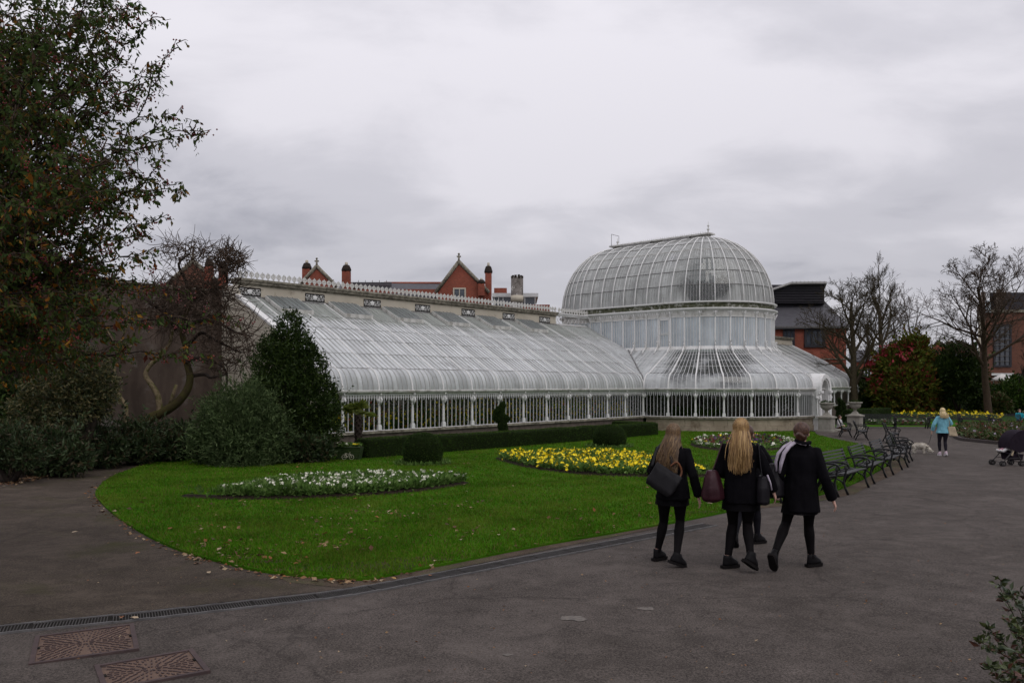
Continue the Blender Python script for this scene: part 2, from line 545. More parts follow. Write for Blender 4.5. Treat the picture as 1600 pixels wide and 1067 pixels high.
def pane_mat(name, tint, refl=0.05):
    m, t, p = new_mat(name)
    tp = nd(t, 'ShaderNodeBsdfTransparent'); tp.inputs[0].default_value = (*tint, 1)
    gl = nd(t, 'ShaderNodeBsdfGlossy'); gl.inputs['Roughness'].default_value = 0.03
    fr = nd(t, 'ShaderNodeFresnel'); fr.inputs[0].default_value = 1.45
    fm = nd(t, 'ShaderNodeMath', operation='ADD'); fm.inputs[1].default_value = refl; t.links.new(fr.outputs[0], fm.inputs[0])
    mc = nd(t, 'ShaderNodeMixShader'); t.links.new(fm.outputs[0], mc.inputs[0]); t.links.new(tp.outputs[0], mc.inputs[1]); t.links.new(gl.outputs[0], mc.inputs[2])
    t.links.new(mc.outputs[0], t.nodes['Material Output'].inputs['Surface'])
    return m
M['pane'] = pane_mat('window_glass', (0.82, 0.87, 0.84))
M['dark_pane'] = mat('dark_window_glass', (0.035, 0.042, 0.055), (0.07, 0.08, 0.10), 1.0, 0.08, 0.6)
M['stucco'] = mat('cream_stucco', (0.50, 0.455, 0.375), (0.43, 0.385, 0.31), 0.9, 0.85, 0.15, bmp=0.2, bscale=30, c3=(0.26, 0.22, 0.17), c3scale=2.2, c3lo=0.60, c3hi=0.78)
M['coping'] = mat('weathered_coping', (0.30, 0.275, 0.22), (0.10, 0.09, 0.07), 5, 0.9, 0.1, bmp=0.3)
M['stone'] = mat('sandstone', (0.34, 0.285, 0.215), (0.25, 0.205, 0.15), 1.4, 0.85, 0.15, bmp=0.3, bscale=25, c3=(0.15, 0.115, 0.08), c3scale=0.9, c3lo=0.52, c3hi=0.68)
M['stone_grey'] = mat('grey_stone', (0.30, 0.285, 0.25), (0.22, 0.205, 0.175), 4, 0.85, 0.15, bmp=0.3, bscale=30, c3=(0.16, 0.15, 0.12), c3scale=3, c3lo=0.58, c3hi=0.75)
M['plinth_dark'] = mat('dark_plinth_stone', (0.145, 0.115, 0.10), (0.085, 0.068, 0.058), 3, 0.85, 0.15, bmp=0.3)
M['grille_black'] = mat('black_recess', (0.018, 0.017, 0.016), (0.03, 0.028, 0.025), 6, 0.8)
M['render_brown'] = mat('old_brown_render', (0.100, 0.076, 0.062), (0.058, 0.044, 0.036), 1.6, 0.95, 0.05, bmp=0.3, bscale=20, c3=(0.17, 0.155, 0.14), c3scale=0.6, c3lo=0.54, c3hi=0.70, stretch=(1, 1, 0.4))
def brick_mat(name, c1, c2, mortar, sc=1.0):
    m, t, p = new_mat(name)
    p.inputs['Roughness'].default_value = 0.85; p.inputs['Specular IOR Level'].default_value = 0.15
    tc_ = nd(t, 'ShaderNodeTexCoord')
    sx = nd(t, 'ShaderNodeSeparateXYZ'); t.links.new(tc_.outputs['Object'], sx.inputs[0])
    ad = nd(t, 'ShaderNodeMath', operation='ADD'); t.links.new(sx.outputs[0], ad.inputs[0]); t.links.new(sx.outputs[1], ad.inputs[1])
    cb = nd(t, 'ShaderNodeCombineXYZ'); t.links.new(ad.outputs[0], cb.inputs[0]); t.links.new(sx.outputs[2], cb.inputs[1])
    b = nd(t, 'ShaderNodeTexBrick'); b.inputs['Scale'].default_value = sc
    b.inputs['Brick Width'].default_value = 0.23; b.inputs['Row Height'].default_value = 0.078; b.inputs['Mortar Size'].default_value = 0.008
    b.inputs['Color1'].default_value = (*c1, 1); b.inputs['Color2'].default_value = (*c2, 1); b.inputs['Mortar'].default_value = (*mortar, 1)
    t.links.new(cb.outputs[0], b.inputs['Vector'])
    n = noise(t, 0.5, 5, 0.65)
    col = mixc(t, 1.0, b.outputs[0], ramp_n(t, n, [(0.3, 0.72), (0.7, 1.15)]), 'MULTIPLY')
    t.links.new(col, p.inputs['Base Color'])
    return m
M['brick'] = brick_mat('red_brick', (0.30, 0.072, 0.042), (0.22, 0.052, 0.034), (0.20, 0.12, 0.09))
M['brick_orange'] = brick_mat('orange_brick', (0.165, 0.062, 0.040), (0.115, 0.046, 0.032), (0.15, 0.10, 0.08))
M['slate'] = mat('slate', (0.085, 0.083, 0.092), (0.058, 0.056, 0.064), 2, 0.6, 0.3, stretch=(1, 1, 4))
M['roof_metal'] = mat('pale_metal_roof', (0.42, 0.41, 0.40), (0.33, 0.32, 0.31), 1, 0.5)
M['louvre'] = mat('dark_louvre', (0.022, 0.020, 0.026), (0.035, 0.032, 0.038), 3, 0.6)
M['concrete'] = mat('mottled_concrete', (0.20, 0.18, 0.165), (0.055, 0.048, 0.042), 1.6, 0.9, 0.1, c3=(0.45, 0.43, 0.40), c3scale=1.2, c3lo=0.55, c3hi=0.62)
M['offwhite'] = mat('offwhite_panel', (0.62, 0.62, 0.62), (0.5, 0.5, 0.5), 1, 0.5)
# vegetation
M['bark_dark'] = mat('dark_bark', (0.040, 0.031, 0.025), (0.022, 0.017, 0.014), 6, 0.9, 0.1, bmp=0.6)
M['bark_red'] = mat('brown_twig', (0.078, 0.055, 0.040), (0.050, 0.034, 0.026), 6, 0.9, 0.1)
M['bark_olive'] = mat('olive_twig', (0.062, 0.050, 0.030), (0.035, 0.028, 0.018), 6, 0.9, 0.1)
M['bark_pale'] = mat('pale_bark', (0.21, 0.165, 0.10), (0.12, 0.09, 0.055), 9, 0.85, 0.1, bmp=0.5, c3=(0.075, 0.075, 0.022), c3scale=5, c3lo=0.5, c3hi=0.62)
M['bark_moss'] = mat('mossy_bark', (0.062, 0.056, 0.020), (0.045, 0.034, 0.020), 5, 0.95, 0.05, bmp=0.8)
M['leaf_tree'] = leaf_mat('green_tree_leaf', [(0.046, 0.078, 0.018), (0.062, 0.096, 0.022), (0.038, 0.064, 0.016), (0.070, 0.096, 0.022), (0.034, 0.060, 0.016), (0.052, 0.084, 0.02), (0.042, 0.070, 0.018), (0.055, 0.086, 0.02), (0.075, 0.080, 0.02), (0.048, 0.076, 0.018), (0.066, 0.040, 0.025), (0.058, 0.080, 0.02), (0.040, 0.068, 0.018), (0.10, 0.075, 0.018)], 0.3, 0.6, .1)
M['leaf_turning'] = leaf_mat('turning_tree_leaf', [(0.22, 0.085, 0.012), (0.14, 0.045, 0.014), (0.26, 0.13, 0.02), (0.10, 0.03, 0.02), (0.07, 0.075, 0.02)], 0.3, 0.6, .1)
M['berry'] = leaf_mat('red_berry', [(0.16, 0.012, 0.016), (0.11, 0.010, 0.018), (0.20, 0.022, 0.016)], 0.0, 0.35, 0.4)
M['leaf_dark'] = leaf_mat('dark_evergreen_leaf', [(0.020, 0.036, 0.007), (0.027, 0.048, 0.009), (0.015, 0.028, 0.006), (0.042, 0.066, 0.012), (0.022, 0.040, 0.008)], 0.12, 0.5, 0.15)
M['leaf_grey'] = leaf_mat('grey_green_leaf', [(0.068, 0.100, 0.038), (0.050, 0.078, 0.028), (0.095, 0.130, 0.052), (0.036, 0.058, 0.020)], 0.15, 0.6, 0.12)
M['leaf_box'] = leaf_mat('clipped_hedge_leaf', [(0.026, 0.052, 0.010), (0.040, 0.076, 0.014), (0.054, 0.098, 0.017), (0.020, 0.040, 0.006), (0.052, 0.092, 0.011)], 0.18, 0.6, 0.1)
M['leaf_yew'] = leaf_mat('clipped_yew_leaf', [(0.022, 0.044, 0.011), (0.032, 0.060, 0.014), (0.046, 0.080, 0.012), (0.017, 0.034, 0.007)], 0.12, 0.6, 0.1)
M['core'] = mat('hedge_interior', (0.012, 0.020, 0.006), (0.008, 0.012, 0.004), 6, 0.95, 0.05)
M['leaf_var'] = leaf_mat('variegated_leaf', [(0.060, 0.062, 0.022), (0.095, 0.088, 0.034), (0.024, 0.034, 0.011), (0.12, 0.10, 0.04), (0.034, 0.044, 0.014)], 0.2, 0.5)
M['leaf_rhodo'] = leaf_mat('rhododendron_leaf', [(0.026, 0.044, 0.015), (0.038, 0.058, 0.022), (0.017, 0.030, 0.010), (0.052, 0.074, 0.032), (0.05, 0.04, 0.02)], 0.12, 0.5, 0.18)
M['leaf_red'] = leaf_mat('pieris_leaf', [(0.11, 0.125, 0.018), (0.080, 0.10, 0.015), (0.058, 0.078, 0.012), (0.13, 0.11, 0.018), (0.085, 0.105, 0.016), (0.12, 0.045, 0.016)], 0.25, 0.6, .1)
M['bloom_red'] = leaf_mat('red_bloom', [(0.28, 0.020, 0.030), (0.20, 0.018, 0.028), (0.34, 0.04, 0.05)], 0.2, 0.5)
M['leaf_bed'] = leaf_mat('bedding_leaf', [(0.075, 0.145, 0.028), (0.105, 0.19, 0.042), (0.05, 0.10, 0.02), (0.14, 0.22, 0.06)], 0.3, 0.6, .1)
M['leaf_brown'] = leaf_mat('rusty_bed_leaf', [(0.050, 0.075, 0.018), (0.075, 0.050, 0.020), (0.040, 0.066, 0.016), (0.09, 0.06, 0.025), (0.05, 0.085, 0.02)], 0.15, 0.55)
M['litter'] = leaf_mat('fallen_leaf', [(0.20, 0.11, 0.05), (0.14, 0.075, 0.04), (0.26, 0.17, 0.09), (0.09, 0.05, 0.03), (0.33, 0.25, 0.16), (0.12, 0.06, 0.03), (0.22, 0.09, 0.03)], 0.1, 0.7, 0.2)
M['palm'] = leaf_mat('palm_leaf', [(0.12, 0.16, 0.025), (0.16, 0.19, 0.035), (0.085, 0.12, 0.022)], 0.3, 0.45)
M['strap'] = leaf_mat('strap_leaf', [(0.05, 0.075, 0.035), (0.07, 0.10, 0.05)], 0.2, 0.45)
M['pet_white'] = mat('white_petal', (0.70, 0.70, 0.60), (0.58, 0.58, 0.44), 20, 0.6, 0.2)
M['pet_yellow'] = mat('yellow_petal', (0.88, 0.72, 0.02), (0.78, 0.56, 0.012), 20, 0.6, 0.2)
M['pet_purple'] = mat('purple_petal', (0.050, 0.022, 0.085), (0.09, 0.03, 0.10), 20, 0.6, 0.2)
M['pet_maroon'] = mat('maroon_petal', (0.10, 0.018, 0.03), (0.16, 0.05, 0.03), 20, 0.6, 0.2)
M['pet_mauve'] = mat('mauve_petal', (0.26, 0.18, 0.30), (0.5, 0.45, 0.5), 20, 0.6, 0.2)
M['pet_centre'] = mat('flower_eye', (0.42, 0.26, 0.03), (0.12, 0.06, 0.02), 30, 0.7)
# furniture and people
M['iron'] = mat('black_iron', (0.010, 0.010, 0.011), (0.015, 0.015, 0.016), 12, 0.45, 0.2)
M['slat'] = mat('black_painted_slat', (0.009, 0.009, 0.010), (0.014, 0.014, 0.015), 6, 0.40, 0.24)
M['rust_iron'] = mat('rusty_cast_iron', (0.140, 0.088, 0.062), (0.095, 0.060, 0.046), 9, 0.75, 0.3, bmp=0.4)
M['rust_dark'] = mat('worn_dark_iron', (0.070, 0.045, 0.042), (0.045, 0.030, 0.030), 9, 0.7, 0.3)
M['steel'] = mat('galvanised_steel', (0.14, 0.135, 0.135), (0.09, 0.085, 0.085), 8, 0.6, 0.2)
M['steel_dark'] = mat('dirty_grating', (0.085, 0.080, 0.078), (0.055, 0.052, 0.050), 8, 0.8, 0.04)
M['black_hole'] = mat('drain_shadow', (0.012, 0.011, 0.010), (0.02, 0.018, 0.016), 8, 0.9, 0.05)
def cloth(name, c, rough=0.85, bm=0.25, sheen=0.0):
    return mat(name, c, tuple(x * 0.7 for x in c), 9, rough, 0.06, bmp=bm, bscale=45, bdist=0.01)
M['blazer'] = cloth('black_blazer', (0.0052, 0.0046, 0.0062))
M['skirt'] = cloth('black_skirt', (0.0062, 0.0055, 0.0066))
M['tights'] = cloth('black_tights', (0.0062, 0.0050, 0.0056), 0.7, 0.1)
M['tights_grey'] = cloth('charcoal_tights', (0.012, 0.0115, 0.0155), 0.7, 0.1)
M['shoe'] = mat('black_leather', (0.0065, 0.006, 0.0065), (0.010, 0.009, 0.010), 15, 0.5, 0.08)
M['sole'] = mat('rubber_sole', (0.009, 0.008, 0.008), (0.014, 0.012, 0.012), 12, 0.8, 0.06)
M['bag_grey'] = mat('charcoal_bag', (0.013, 0.0125, 0.014), (0.018, 0.017, 0.019), 4, 0.55, 0.14, bmp=0.15)
M['bag_wine'] = mat('burgundy_bag', (0.026, 0.0065, 0.010), (0.036, 0.008, 0.013), 5, 0.5, 0.25, bmp=0.2)
M['bag_black'] = mat('black_bag', (0.0065, 0.0056, 0.008), (0.011, 0.0095, 0.012), 6, 0.55, 0.2, bmp=0.2)
M['tan'] = mat('tan_leather', (0.16, 0.06, 0.025), (0.10, 0.04, 0.02), 9, 0.5)
M['lilac'] = cloth('pale_lilac_trim', (0.50, 0.44, 0.52))
M['skin'] = mat('skin', (0.52, 0.27, 0.19), (0.44, 0.21, 0.15), 12, 0.5, 0.35)
M['skin_pale'] = mat('pale_skin', (0.62, 0.38, 0.30), (0.55, 0.32, 0.25), 12, 0.5, 0.35)
M['blue_top'] = cloth('light_blue_jumper', (0.20, 0.46, 0.56))
M['turq'] = cloth('turquoise_coat', (0.02, 0.28, 0.36))
M['legging'] = cloth('dark_legging', (0.020, 0.017, 0.024), 0.7, 0.1)
M['trainer'] = cloth('pink_white_trainer', (0.62, 0.50, 0.56), 0.6, 0.1)
M['tote'] = cloth('cream_tote', (0.52, 0.42, 0.29))
M['fur'] = mat('white_fur', (0.74, 0.70, 0.63), (0.56, 0.50, 0.42), 14, 0.9, 0.1, bmp=1.0, bscale=60)
M['white_cloth'] = cloth('white_cloth', (0.66, 0.64, 0.64))
M['brown_cloth'] = cloth('brown_cloth', (0.10, 0.05, 0.035))
M['pink_cloth'] = cloth('pink_cloth', (0.55, 0.28, 0.36))
M['pram'] = cloth('dark_plum_canvas', (0.022, 0.016, 0.024))
M['pram_red'] = cloth('red_panel', (0.20, 0.02, 0.03))
M['rubber'] = mat('black_rubber', (0.014, 0.013, 0.013), (0.022, 0.02, 0.02), 10, 0.7)
M['eye'] = mat('eye', (0.05, 0.03, 0.02), (0.6, 0.6, 0.6), 3, 0.2)
M['lip'] = mat('lip', (0.36, 0.11, 0.10), None, 5, 0.5)
def hair_mat(name, c1, c2, c3):
    m, t, p = new_mat(name)
    p.inputs['Roughness'].default_value = 0.42; p.inputs['Specular IOR Level'].default_value = 0.35
    g = nd(t, 'ShaderNodeNewGeometry')
    col = ramp_n(t, g.outputs['Random Per Island'], [(0.0, c1), (0.5, c2), (1.0, c3)])
    t.links.new(col, p.inputs['Base Color'])
    return m
M['hair_ash'] = hair_mat('ash_blonde_hair', (0.048, 0.023, 0.010), (0.10, 0.056, 0.025), (0.22, 0.135, 0.058))
M['hair_blonde'] = hair_mat('dark_blonde_hair', (0.11, 0.052, 0.016), (0.24, 0.135, 0.045), (0.40, 0.255, 0.10))
M['hair_brown'] = hair_mat('dark_brown_hair', (0.034, 0.014, 0.008), (0.062, 0.027, 0.016), (0.11, 0.052, 0.03))
M['hair_pale'] = hair_mat('pale_blonde_hair', (0.42, 0.31, 0.14), (0.55, 0.42, 0.22), (0.66, 0.54, 0.32))
M['planter'] = mat('green_planter_paint', (0.026, 0.045, 0.012), (0.020, 0.036, 0.010), 5, 0.6)
M['paint_cream'] = mat('cream_paint', (0.50, 0.48, 0.38), (0.42, 0.40, 0.30), 9, 0.6)
M['kerb'] = mat('dark_edging_brick', (0.075, 0.060, 0.056), (0.050, 0.042, 0.040), 5, 0.85, bmp=0.3)
M['canvas_white'] = cloth('white_canvas', (0.62, 0.60, 0.57))
# ------------------------------------------------------------------ ground, paths, lawns
def sheet(name, poly, dz, material, step=1.5, skirt=0.0, kind='structure'):
    bm = bmesh.new()
    f = bm.faces.new([bm.verts.new((x, y, 0)) for x, y in poly])
    ys = [p[1] for p in poly]
    y = math.floor(min(ys)) + step
    while y < min(max(ys), 90):
        g = bm.verts[:] + bm.edges[:] + bm.faces[:]
        bmesh.ops.bisect_plane(bm, geom=g, dist=1e-5, plane_co=(0, y, 0), plane_no=(0, 1, 0))
        y += step if y < 60 else step * 4
    bmesh.ops.triangulate(bm, faces=bm.faces[:])
    for v in bm.verts:
        v.co.z = zg(v.co.y) + dz
    if skirt:
        be = [e for e in bm.edges if len(e.link_faces) == 1]
        r = bmesh.ops.extrude_edge_only(bm, edges=be)
        for v in r['geom']:
            if isinstance(v, bmesh.types.BMVert):
                v.co.z -= skirt
    bmesh.ops.recalc_face_normals(bm, faces=bm.faces[:])
    me = bpy.data.meshes.new(name)
    bm.to_mesh(me); bm.free()
    if sum(p.normal.z * p.area for p in me.polygons) < 0:
        me.flip_normals()
    me.materials.append(material)
    o = link(name, me)
    if kind: o['kind'] = kind
    return o
sheet('ground', [(-700, -8), (700, -8), (700, 900), (-700, 900)], -0.10, M['ground'])
sheet('road_surface', [(-30, -7.9), (70, -7.9), (70, 75), (-30, 75)], 0.0, M['asphalt'])

# lawn in front of the glasshouse
def G(pts): return [gp(*p) for p in pts]
edge_front = G([(300, 715), (250, 722), (205, 734), (170, 749), (150, 770), (158, 786), (182, 808), (215, 830), (255, 851), (300, 868), (345, 880), (400, 893), (480, 903), (560, 908), (600, 903), (700, 883), (830, 857), (960, 834), (1050, 818), (1110, 806)])
edge_front = smooth_line(edge_front, 5)
CX, CY, ZB = 12.58, 52.0, -0.95
UX, UY = 0.6624, 0.7491
NX, NY = 0.7491, -0.6624
def bl(x, y):
    """glasshouse-local (x along the wings, y to the back) -> world XY"""
    return (CX + x * UX - y * NX, CY + x * UY - y * NY)
edge_right = [(4.9, 15.1), (6.4, 16.45), (7.75, 18.25), (9.35, 20.75), (10.75, 23.0), (12.0, 25.2), (12.9, 27.6), (14.1, 31.0), (14.9, 34.5), (15.3, 38.0), (15.9, 41.5), (16.7, 43.9)]
edge_back = [bl(7.62 * math.sin(R(t)), -7.62 * math.cos(R(t))) for t in (-14, -25, -40, -55, -70, -84)] + [bl(-7.7, -0.25), bl(-29.4, -0.25), (-9.3, 29.0), (-10.6, 27.6)]
lawn_poly = edge_front + smooth_line(edge_right, 3) + edge_back
lawn_o = sheet('lawn', lawn_poly, 0.035, M['turf'], 1.2, 0.06)
# lawn beyond the far benches
lawn2 = [bl(2.4, -8.9), (22.3, 50.9), (30, 51.2), (40, 50.6), (60, 48), (70, 60), (64, 74), bl(29.5, -0.3), bl(7.7, -0.3), bl(7.2, -2.6)]
sheet('far_lawn', lawn2, 0.03, M['turf'], 2.0, 0.05)
# side path to the left of the drain
path_pts = G([(-260, 1010), (0, 976), (200, 957), (400, 935), (540, 919), (590, 910)]) + G([(560, 905), (480, 900), (400, 890), (345, 876), (300, 864), (255, 847), (215, 826), (182, 804), (158, 782), (156, 768), (175, 746), (210, 730), (255, 718), (300, 711), (340, 708)]) + [(-10.9, 28.5), (-13.0, 27.0)] + G([(170, 722), (80, 742), (0, 762), (-150, 790)]) + [(-16, 9)]
sheet('side_path', path_pts, 0.004, M['path'])
# worn earth where the lawn meets the drain and beneath the benches
dirt = G([(430, 899), (500, 902), (560, 905), (620, 898), (760, 868), (900, 842), (1040, 817), (1040, 823), (900, 850), (760, 878), (640, 903), (590, 917), (520, 917), (450, 910)])
sheet('worn_earth', dirt, 0.007, M['dirt'])
bench_dirt = [(4.3, 14.3), (5.6, 15.1), (7.2, 16.7), (8.6, 18.9), (10.1, 21.0), (11.7, 23.6), (12.9, 26.0), (13.7, 28.2), (13.0, 28.0), (12.1, 25.5), (10.8, 23.2), (9.4, 20.95), (7.8, 18.45), (6.4, 16.65), (4.9, 15.3), (3.9, 14.2)]
sheet('bench_earth', bench_dirt, 0.005, M['dirt'])
M['mud'] = mat('muddy_turf', (.060, .048, .028), (.040, .050, .016), 9, .95, .04, bmp=.6)
for (mx, my, mr) in ((505, 893, .30), (590, 890, .42), (655, 878, .22), (420, 882, .16), (1085, 803, .25)):
    cx_, cy_ = gp(mx, my); sr = random.Random(mx)
    sheet('bare_patch', smooth_line([(cx_ + mr * 1.9 * sr.uniform(.5, 1.1) * math.cos(a * .524), cy_ + mr * .8 * sr.uniform(.5, 1.1) * math.sin(a * .524)) for a in range(12)], 3, True), .040, M['mud'])
# planting border along the old wall, left
border = G([(-200, 800), (0, 757), (80, 739), (170, 720), (250, 713), (310, 708)]) + [(-10.8, 29.3), (-9.6, 30.6), bl(-29.6, 7.0), bl(-48, 7.0), (-34, 16)]
sheet('planting_border', border, 0.02, M['soil'], 1.5, 0.04)

# grass blades over both lawns (too many to count)
rng = np.random.default_rng(5)
def blades(name, poly, n, y0, label, hgt=0.045, pw=1.6):
    xs = [p[0] for p in poly]; ys = [p[1] for p in poly]
    u = rng.random(n * 3)
    ya, yb = max(min(ys), y0), max(ys)
    Y = (ya ** (1 - pw) + u * (yb ** (1 - pw) - ya ** (1 - pw))) ** (1 / (1 - pw))
    X = rng.uniform(min(xs), max(xs), n * 3)
    k = in_poly(X, Y, poly); X, Y = X[k], Y[k]
    thin = .5 + .5 * np.sin(X * 1.7 + 2 * np.sin(Y * .9)) * np.sin(Y * 1.3 + 1.5 * np.sin(X * 1.1))
    k = rng.random(len(X)) < .55 + .45 * thin; X, Y = X[k][:n], Y[k][:n]
    n = len(X); Z = zgv(Y) + 0.03
    a = rng.uniform(0, 2 * np.pi, n)
    w = rng.uniform(0.003, 0.006, n) * (1 + Y / 14)
    h = hgt * rng.uniform(0.5, 1.3, n)
    lean = rng.normal(0, 0.022, (n, 2))
    V = np.empty((n, 3, 3))
    V[:, 0] = np.stack([X - np.cos(a) * w, Y - np.sin(a) * w, Z], 1)
    V[:, 1] = np.stack([X + np.cos(a) * w, Y + np.sin(a) * w, Z], 1)
    V[:, 2] = np.stack([X + lean[:, 0], Y + lean[:, 1], Z + h], 1)
    me = fast_mesh(name, V.reshape(-1, 3), np.arange(n * 3).reshape(-1, 3), M['blade'])
    return tag(link(name, me), label, 'grass', kind='stuff')
blades('grass', lawn_poly, 300000, 8.0, 'short mown grass covering the lawn in front of the glasshouse')

# slot drain channel between path and lawn
drain_pts = smooth_line(G([(-230, 1012), (0, 985), (200, 965.5), (400, 943.5), (540, 927), (700, 898), (830, 873), (960, 848.5), (1110, 820)]), 14)
def resample(pts, d):
    P = np.array(pts); seg = np.linalg.norm(np.diff(P, axis=0), axis=1); s = np.concatenate([[0], np.cumsum(seg)])
    t = np.arange(0, s[-1], d)
    return np.stack([np.interp(t, s, P[:, 0]), np.interp(t, s, P[:, 1])], 1)
dr = empty('drain_channel', (0, 0, 0), 0, 'long metal slot drain with grating between lawn and tarmac', 'drain')
DP = resample(drain_pts, 0.024)
T = np.gradient(DP, axis=0); T /= np.linalg.norm(T, axis=1, keepdims=True); N_ = np.stack([-T[:, 1], T[:, 0]], 1)
HW = 0.115
for a in range(0, len(DP) - 1, 25):
    b = min(a + 25, len(DP) - 1)
    if b - a < 4: break
    rails = []; grate = MB(); well = MB()
    for sgn in (-1, 1):
        rail = MB(); rails.append(rail)
        pts = [DP[i] + N_[i] * sgn * (HW + 0.012) for i in (a, (a + b) // 2, b)]
        for p, q in zip(pts[:-1], pts[1:]):
            c = (p + q) / 2; d = q - p; l = np.linalg.norm(d); z = zg(c[1])
            rail.box((c[0], c[1], z + 0.004), (l - 0.004, 0.014, 0.03), (0, 0, math.atan2(d[1], d[0])))
    for i in range(a, b - 1):
        c = DP[i]; z = zg(c[1])
        grate.box((c[0], c[1], z + 0.004), (0.0075, 2 * HW - 0.004, 0.016), (0, 0, math.atan2(T[i][1], T[i][0])))
    c = DP[(a + b) // 2]; q = DP[b] - DP[a]
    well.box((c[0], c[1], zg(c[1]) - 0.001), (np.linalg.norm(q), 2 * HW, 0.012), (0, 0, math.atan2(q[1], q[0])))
    g_ = grate.build('grating', M['steel_dark'], dr, recalc=False)
    for rail in rails: rail.build('rail', M['steel'], g_, recalc=False)
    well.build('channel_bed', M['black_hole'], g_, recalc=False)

# two cast-iron covers
def cover(corners, label):
    P = [np.array(gp(*c)) for c in corners]      # TL TR BR BL
    c = sum(P) / 4; ex = ((P[1] - P[0]) + (P[2] - P[3])) / 2
    wx = np.linalg.norm(ex); ang = math.atan2(ex[1], ex[0]); ey = ((P[0] - P[3]) + (P[1] - P[2])) / 2
    wy = abs(-math.sin(ang) * ey[0] + math.cos(ang) * ey[1])
    sl = (zg(c[1] + 0.5) - zg(c[1] - 0.5))
    o = empty('manhole_cover', (c[0], c[1], zg(c[1]) + 0.004), ang, label, 'manhole cover', 'cast iron covers in the tarmac')
    o.rotation_euler = (sl, 0, ang)
    MB().box((0, 0, -0.004), (wx - 0.05, wy - 0.05, 0.012)).build('plate', M['rust_iron'], o)
    fr = MB()
    for sx in (-1, 1):
        fr.box((sx * (wx / 2 - 0.02), 0, 0.001), (0.035, wy, 0.022))
        fr.box((0, sx * (wy / 2 - 0.02), 0.0), (wx - 0.075, 0.035, 0.022))
    fr.build('frame', M['rust_dark'], o)
    lug = MB()
    for s in (-1, 1):
        for k, rr in enumerate(np.arange(0.05, 0.48, 0.042)):
            m = max(5, int(rr * 62))
            for j in range(m):
                q = -1.45 + 2.9 * j / (m - 1) + (0.5 if k % 2 else 0) * 2.9 / m
                x = s * (wx * 0.005 + rr * math.cos(q)); y = rr * math.sin(q) * 0.9
                if abs(x) < wx / 2 - 0.06 and abs(y) < wy / 2 - 0.05 and s * x > 0:
                    lug.box((x, y, 0.0045), (0.031, 0.010, 0.008), (0, 0, s * q * s if s > 0 else math.pi - q))
    lug.build('tread_pattern', M['rust_dark'], o, recalc=False)
    for s in (-1, 1):
        MB().box((s * (wx / 2 - 0.045), 0.02, 0.008), (0.02, 0.05, 0.006)).build('key_hole', M['black_hole'], o)
cover([(45, 994), (202, 978), (227, 1014), (55, 1039)], 'rusty rectangular cast iron cover just below the drain')
cover([(135, 1042), (294, 1017), (338, 1050), (173, 1078)], 'rusty cast iron cover nearest the bottom edge of the picture')
# ------------------------------------------------------------------ the glasshouse
GH = empty('glasshouse', (CX, CY, ZB), math.atan2(UY, UX), 'long white iron and glass Victorian palm house with a tall rounded dome', 'glasshouse')
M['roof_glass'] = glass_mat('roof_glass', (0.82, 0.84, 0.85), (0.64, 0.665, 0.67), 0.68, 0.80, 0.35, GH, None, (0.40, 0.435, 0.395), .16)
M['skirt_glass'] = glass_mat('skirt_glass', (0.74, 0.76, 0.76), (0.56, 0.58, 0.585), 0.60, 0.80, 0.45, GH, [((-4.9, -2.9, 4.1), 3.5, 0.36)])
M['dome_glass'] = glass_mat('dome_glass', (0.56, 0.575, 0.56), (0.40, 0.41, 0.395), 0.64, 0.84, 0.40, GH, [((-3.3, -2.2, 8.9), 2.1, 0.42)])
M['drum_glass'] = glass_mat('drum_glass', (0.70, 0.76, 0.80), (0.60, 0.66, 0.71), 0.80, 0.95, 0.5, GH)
EAVE, SILL, AR = 2.50, 0.94, 7.4
A0, LB = 4.3, 6.9
ZBAND, ZCORN, ZDOME, ZTOP = 4.85, 7.34, 7.75, 12.30
def prof(d):
    if d <= 0.65:
        t = d / 0.65
        return EAVE + 0.92 * math.sqrt(max(0, 1 - (1 - t) ** 2))
    if d <= 3.05: return 3.42 + (d - 0.65) * (4.9 - 3.42) / 2.4
    return 4.9 + (d - 3.05) * (6.51 - 4.9) / 3.15
CURVE = [0.65 * (1 - math.cos(math.pi / 2 * k / 7)) for k in range(8)]
def prof_line(d0, d1):
    ds = [d0] + [d for d in CURVE if d0 < d < d1] + ([3.05] if d0 < 3.05 < d1 else []) + [d1]
    return [(d, prof(d)) for d in ds]
gr = random.Random(3)
def jit(s=0.006): return gr.uniform(-s, s)

def bar_mesh(line, w, h, name):
    """bar along a profile line of (d, z), centred on x = 0, y = d"""
    mb = MB(); rings = []
    for i, (d, z) in enumerate(line):
        a = line[max(i - 1, 0)]; b = line[min(i + 1, len(line) - 1)]
        t = Vector((0, b[0] - a[0], b[1] - a[1])).normalized(); nrm = Vector((0, -t.z, t.y))
        c = Vector((0, d, z))
        rings.append([c + Vector((-w / 2, 0, 0)) - nrm * 0.012, c + Vector((w / 2, 0, 0)) - nrm * 0.012, c + Vector((w / 2, 0, 0)) + nrm * h, c + Vector((-w / 2, 0, 0)) + nrm * h])
    mb.loft(rings, True, True, False)
    return mb.mesh(name)
def use(me, m):
    me.materials.clear(); me.materials.append(m); return me
wing_bar = use(bar_mesh(prof_line(0, 6.2), 0.030, 0.026, 'glazing_bar'), M['bar_old'])
wing_raft = use(bar_mesh(prof_line(0, 6.2), 0.055, 0.05, 'rafter'), M['white'])
ROWS = [0, 0.65, 1.65, 2.65, 3.65, 4.75, 6.2]

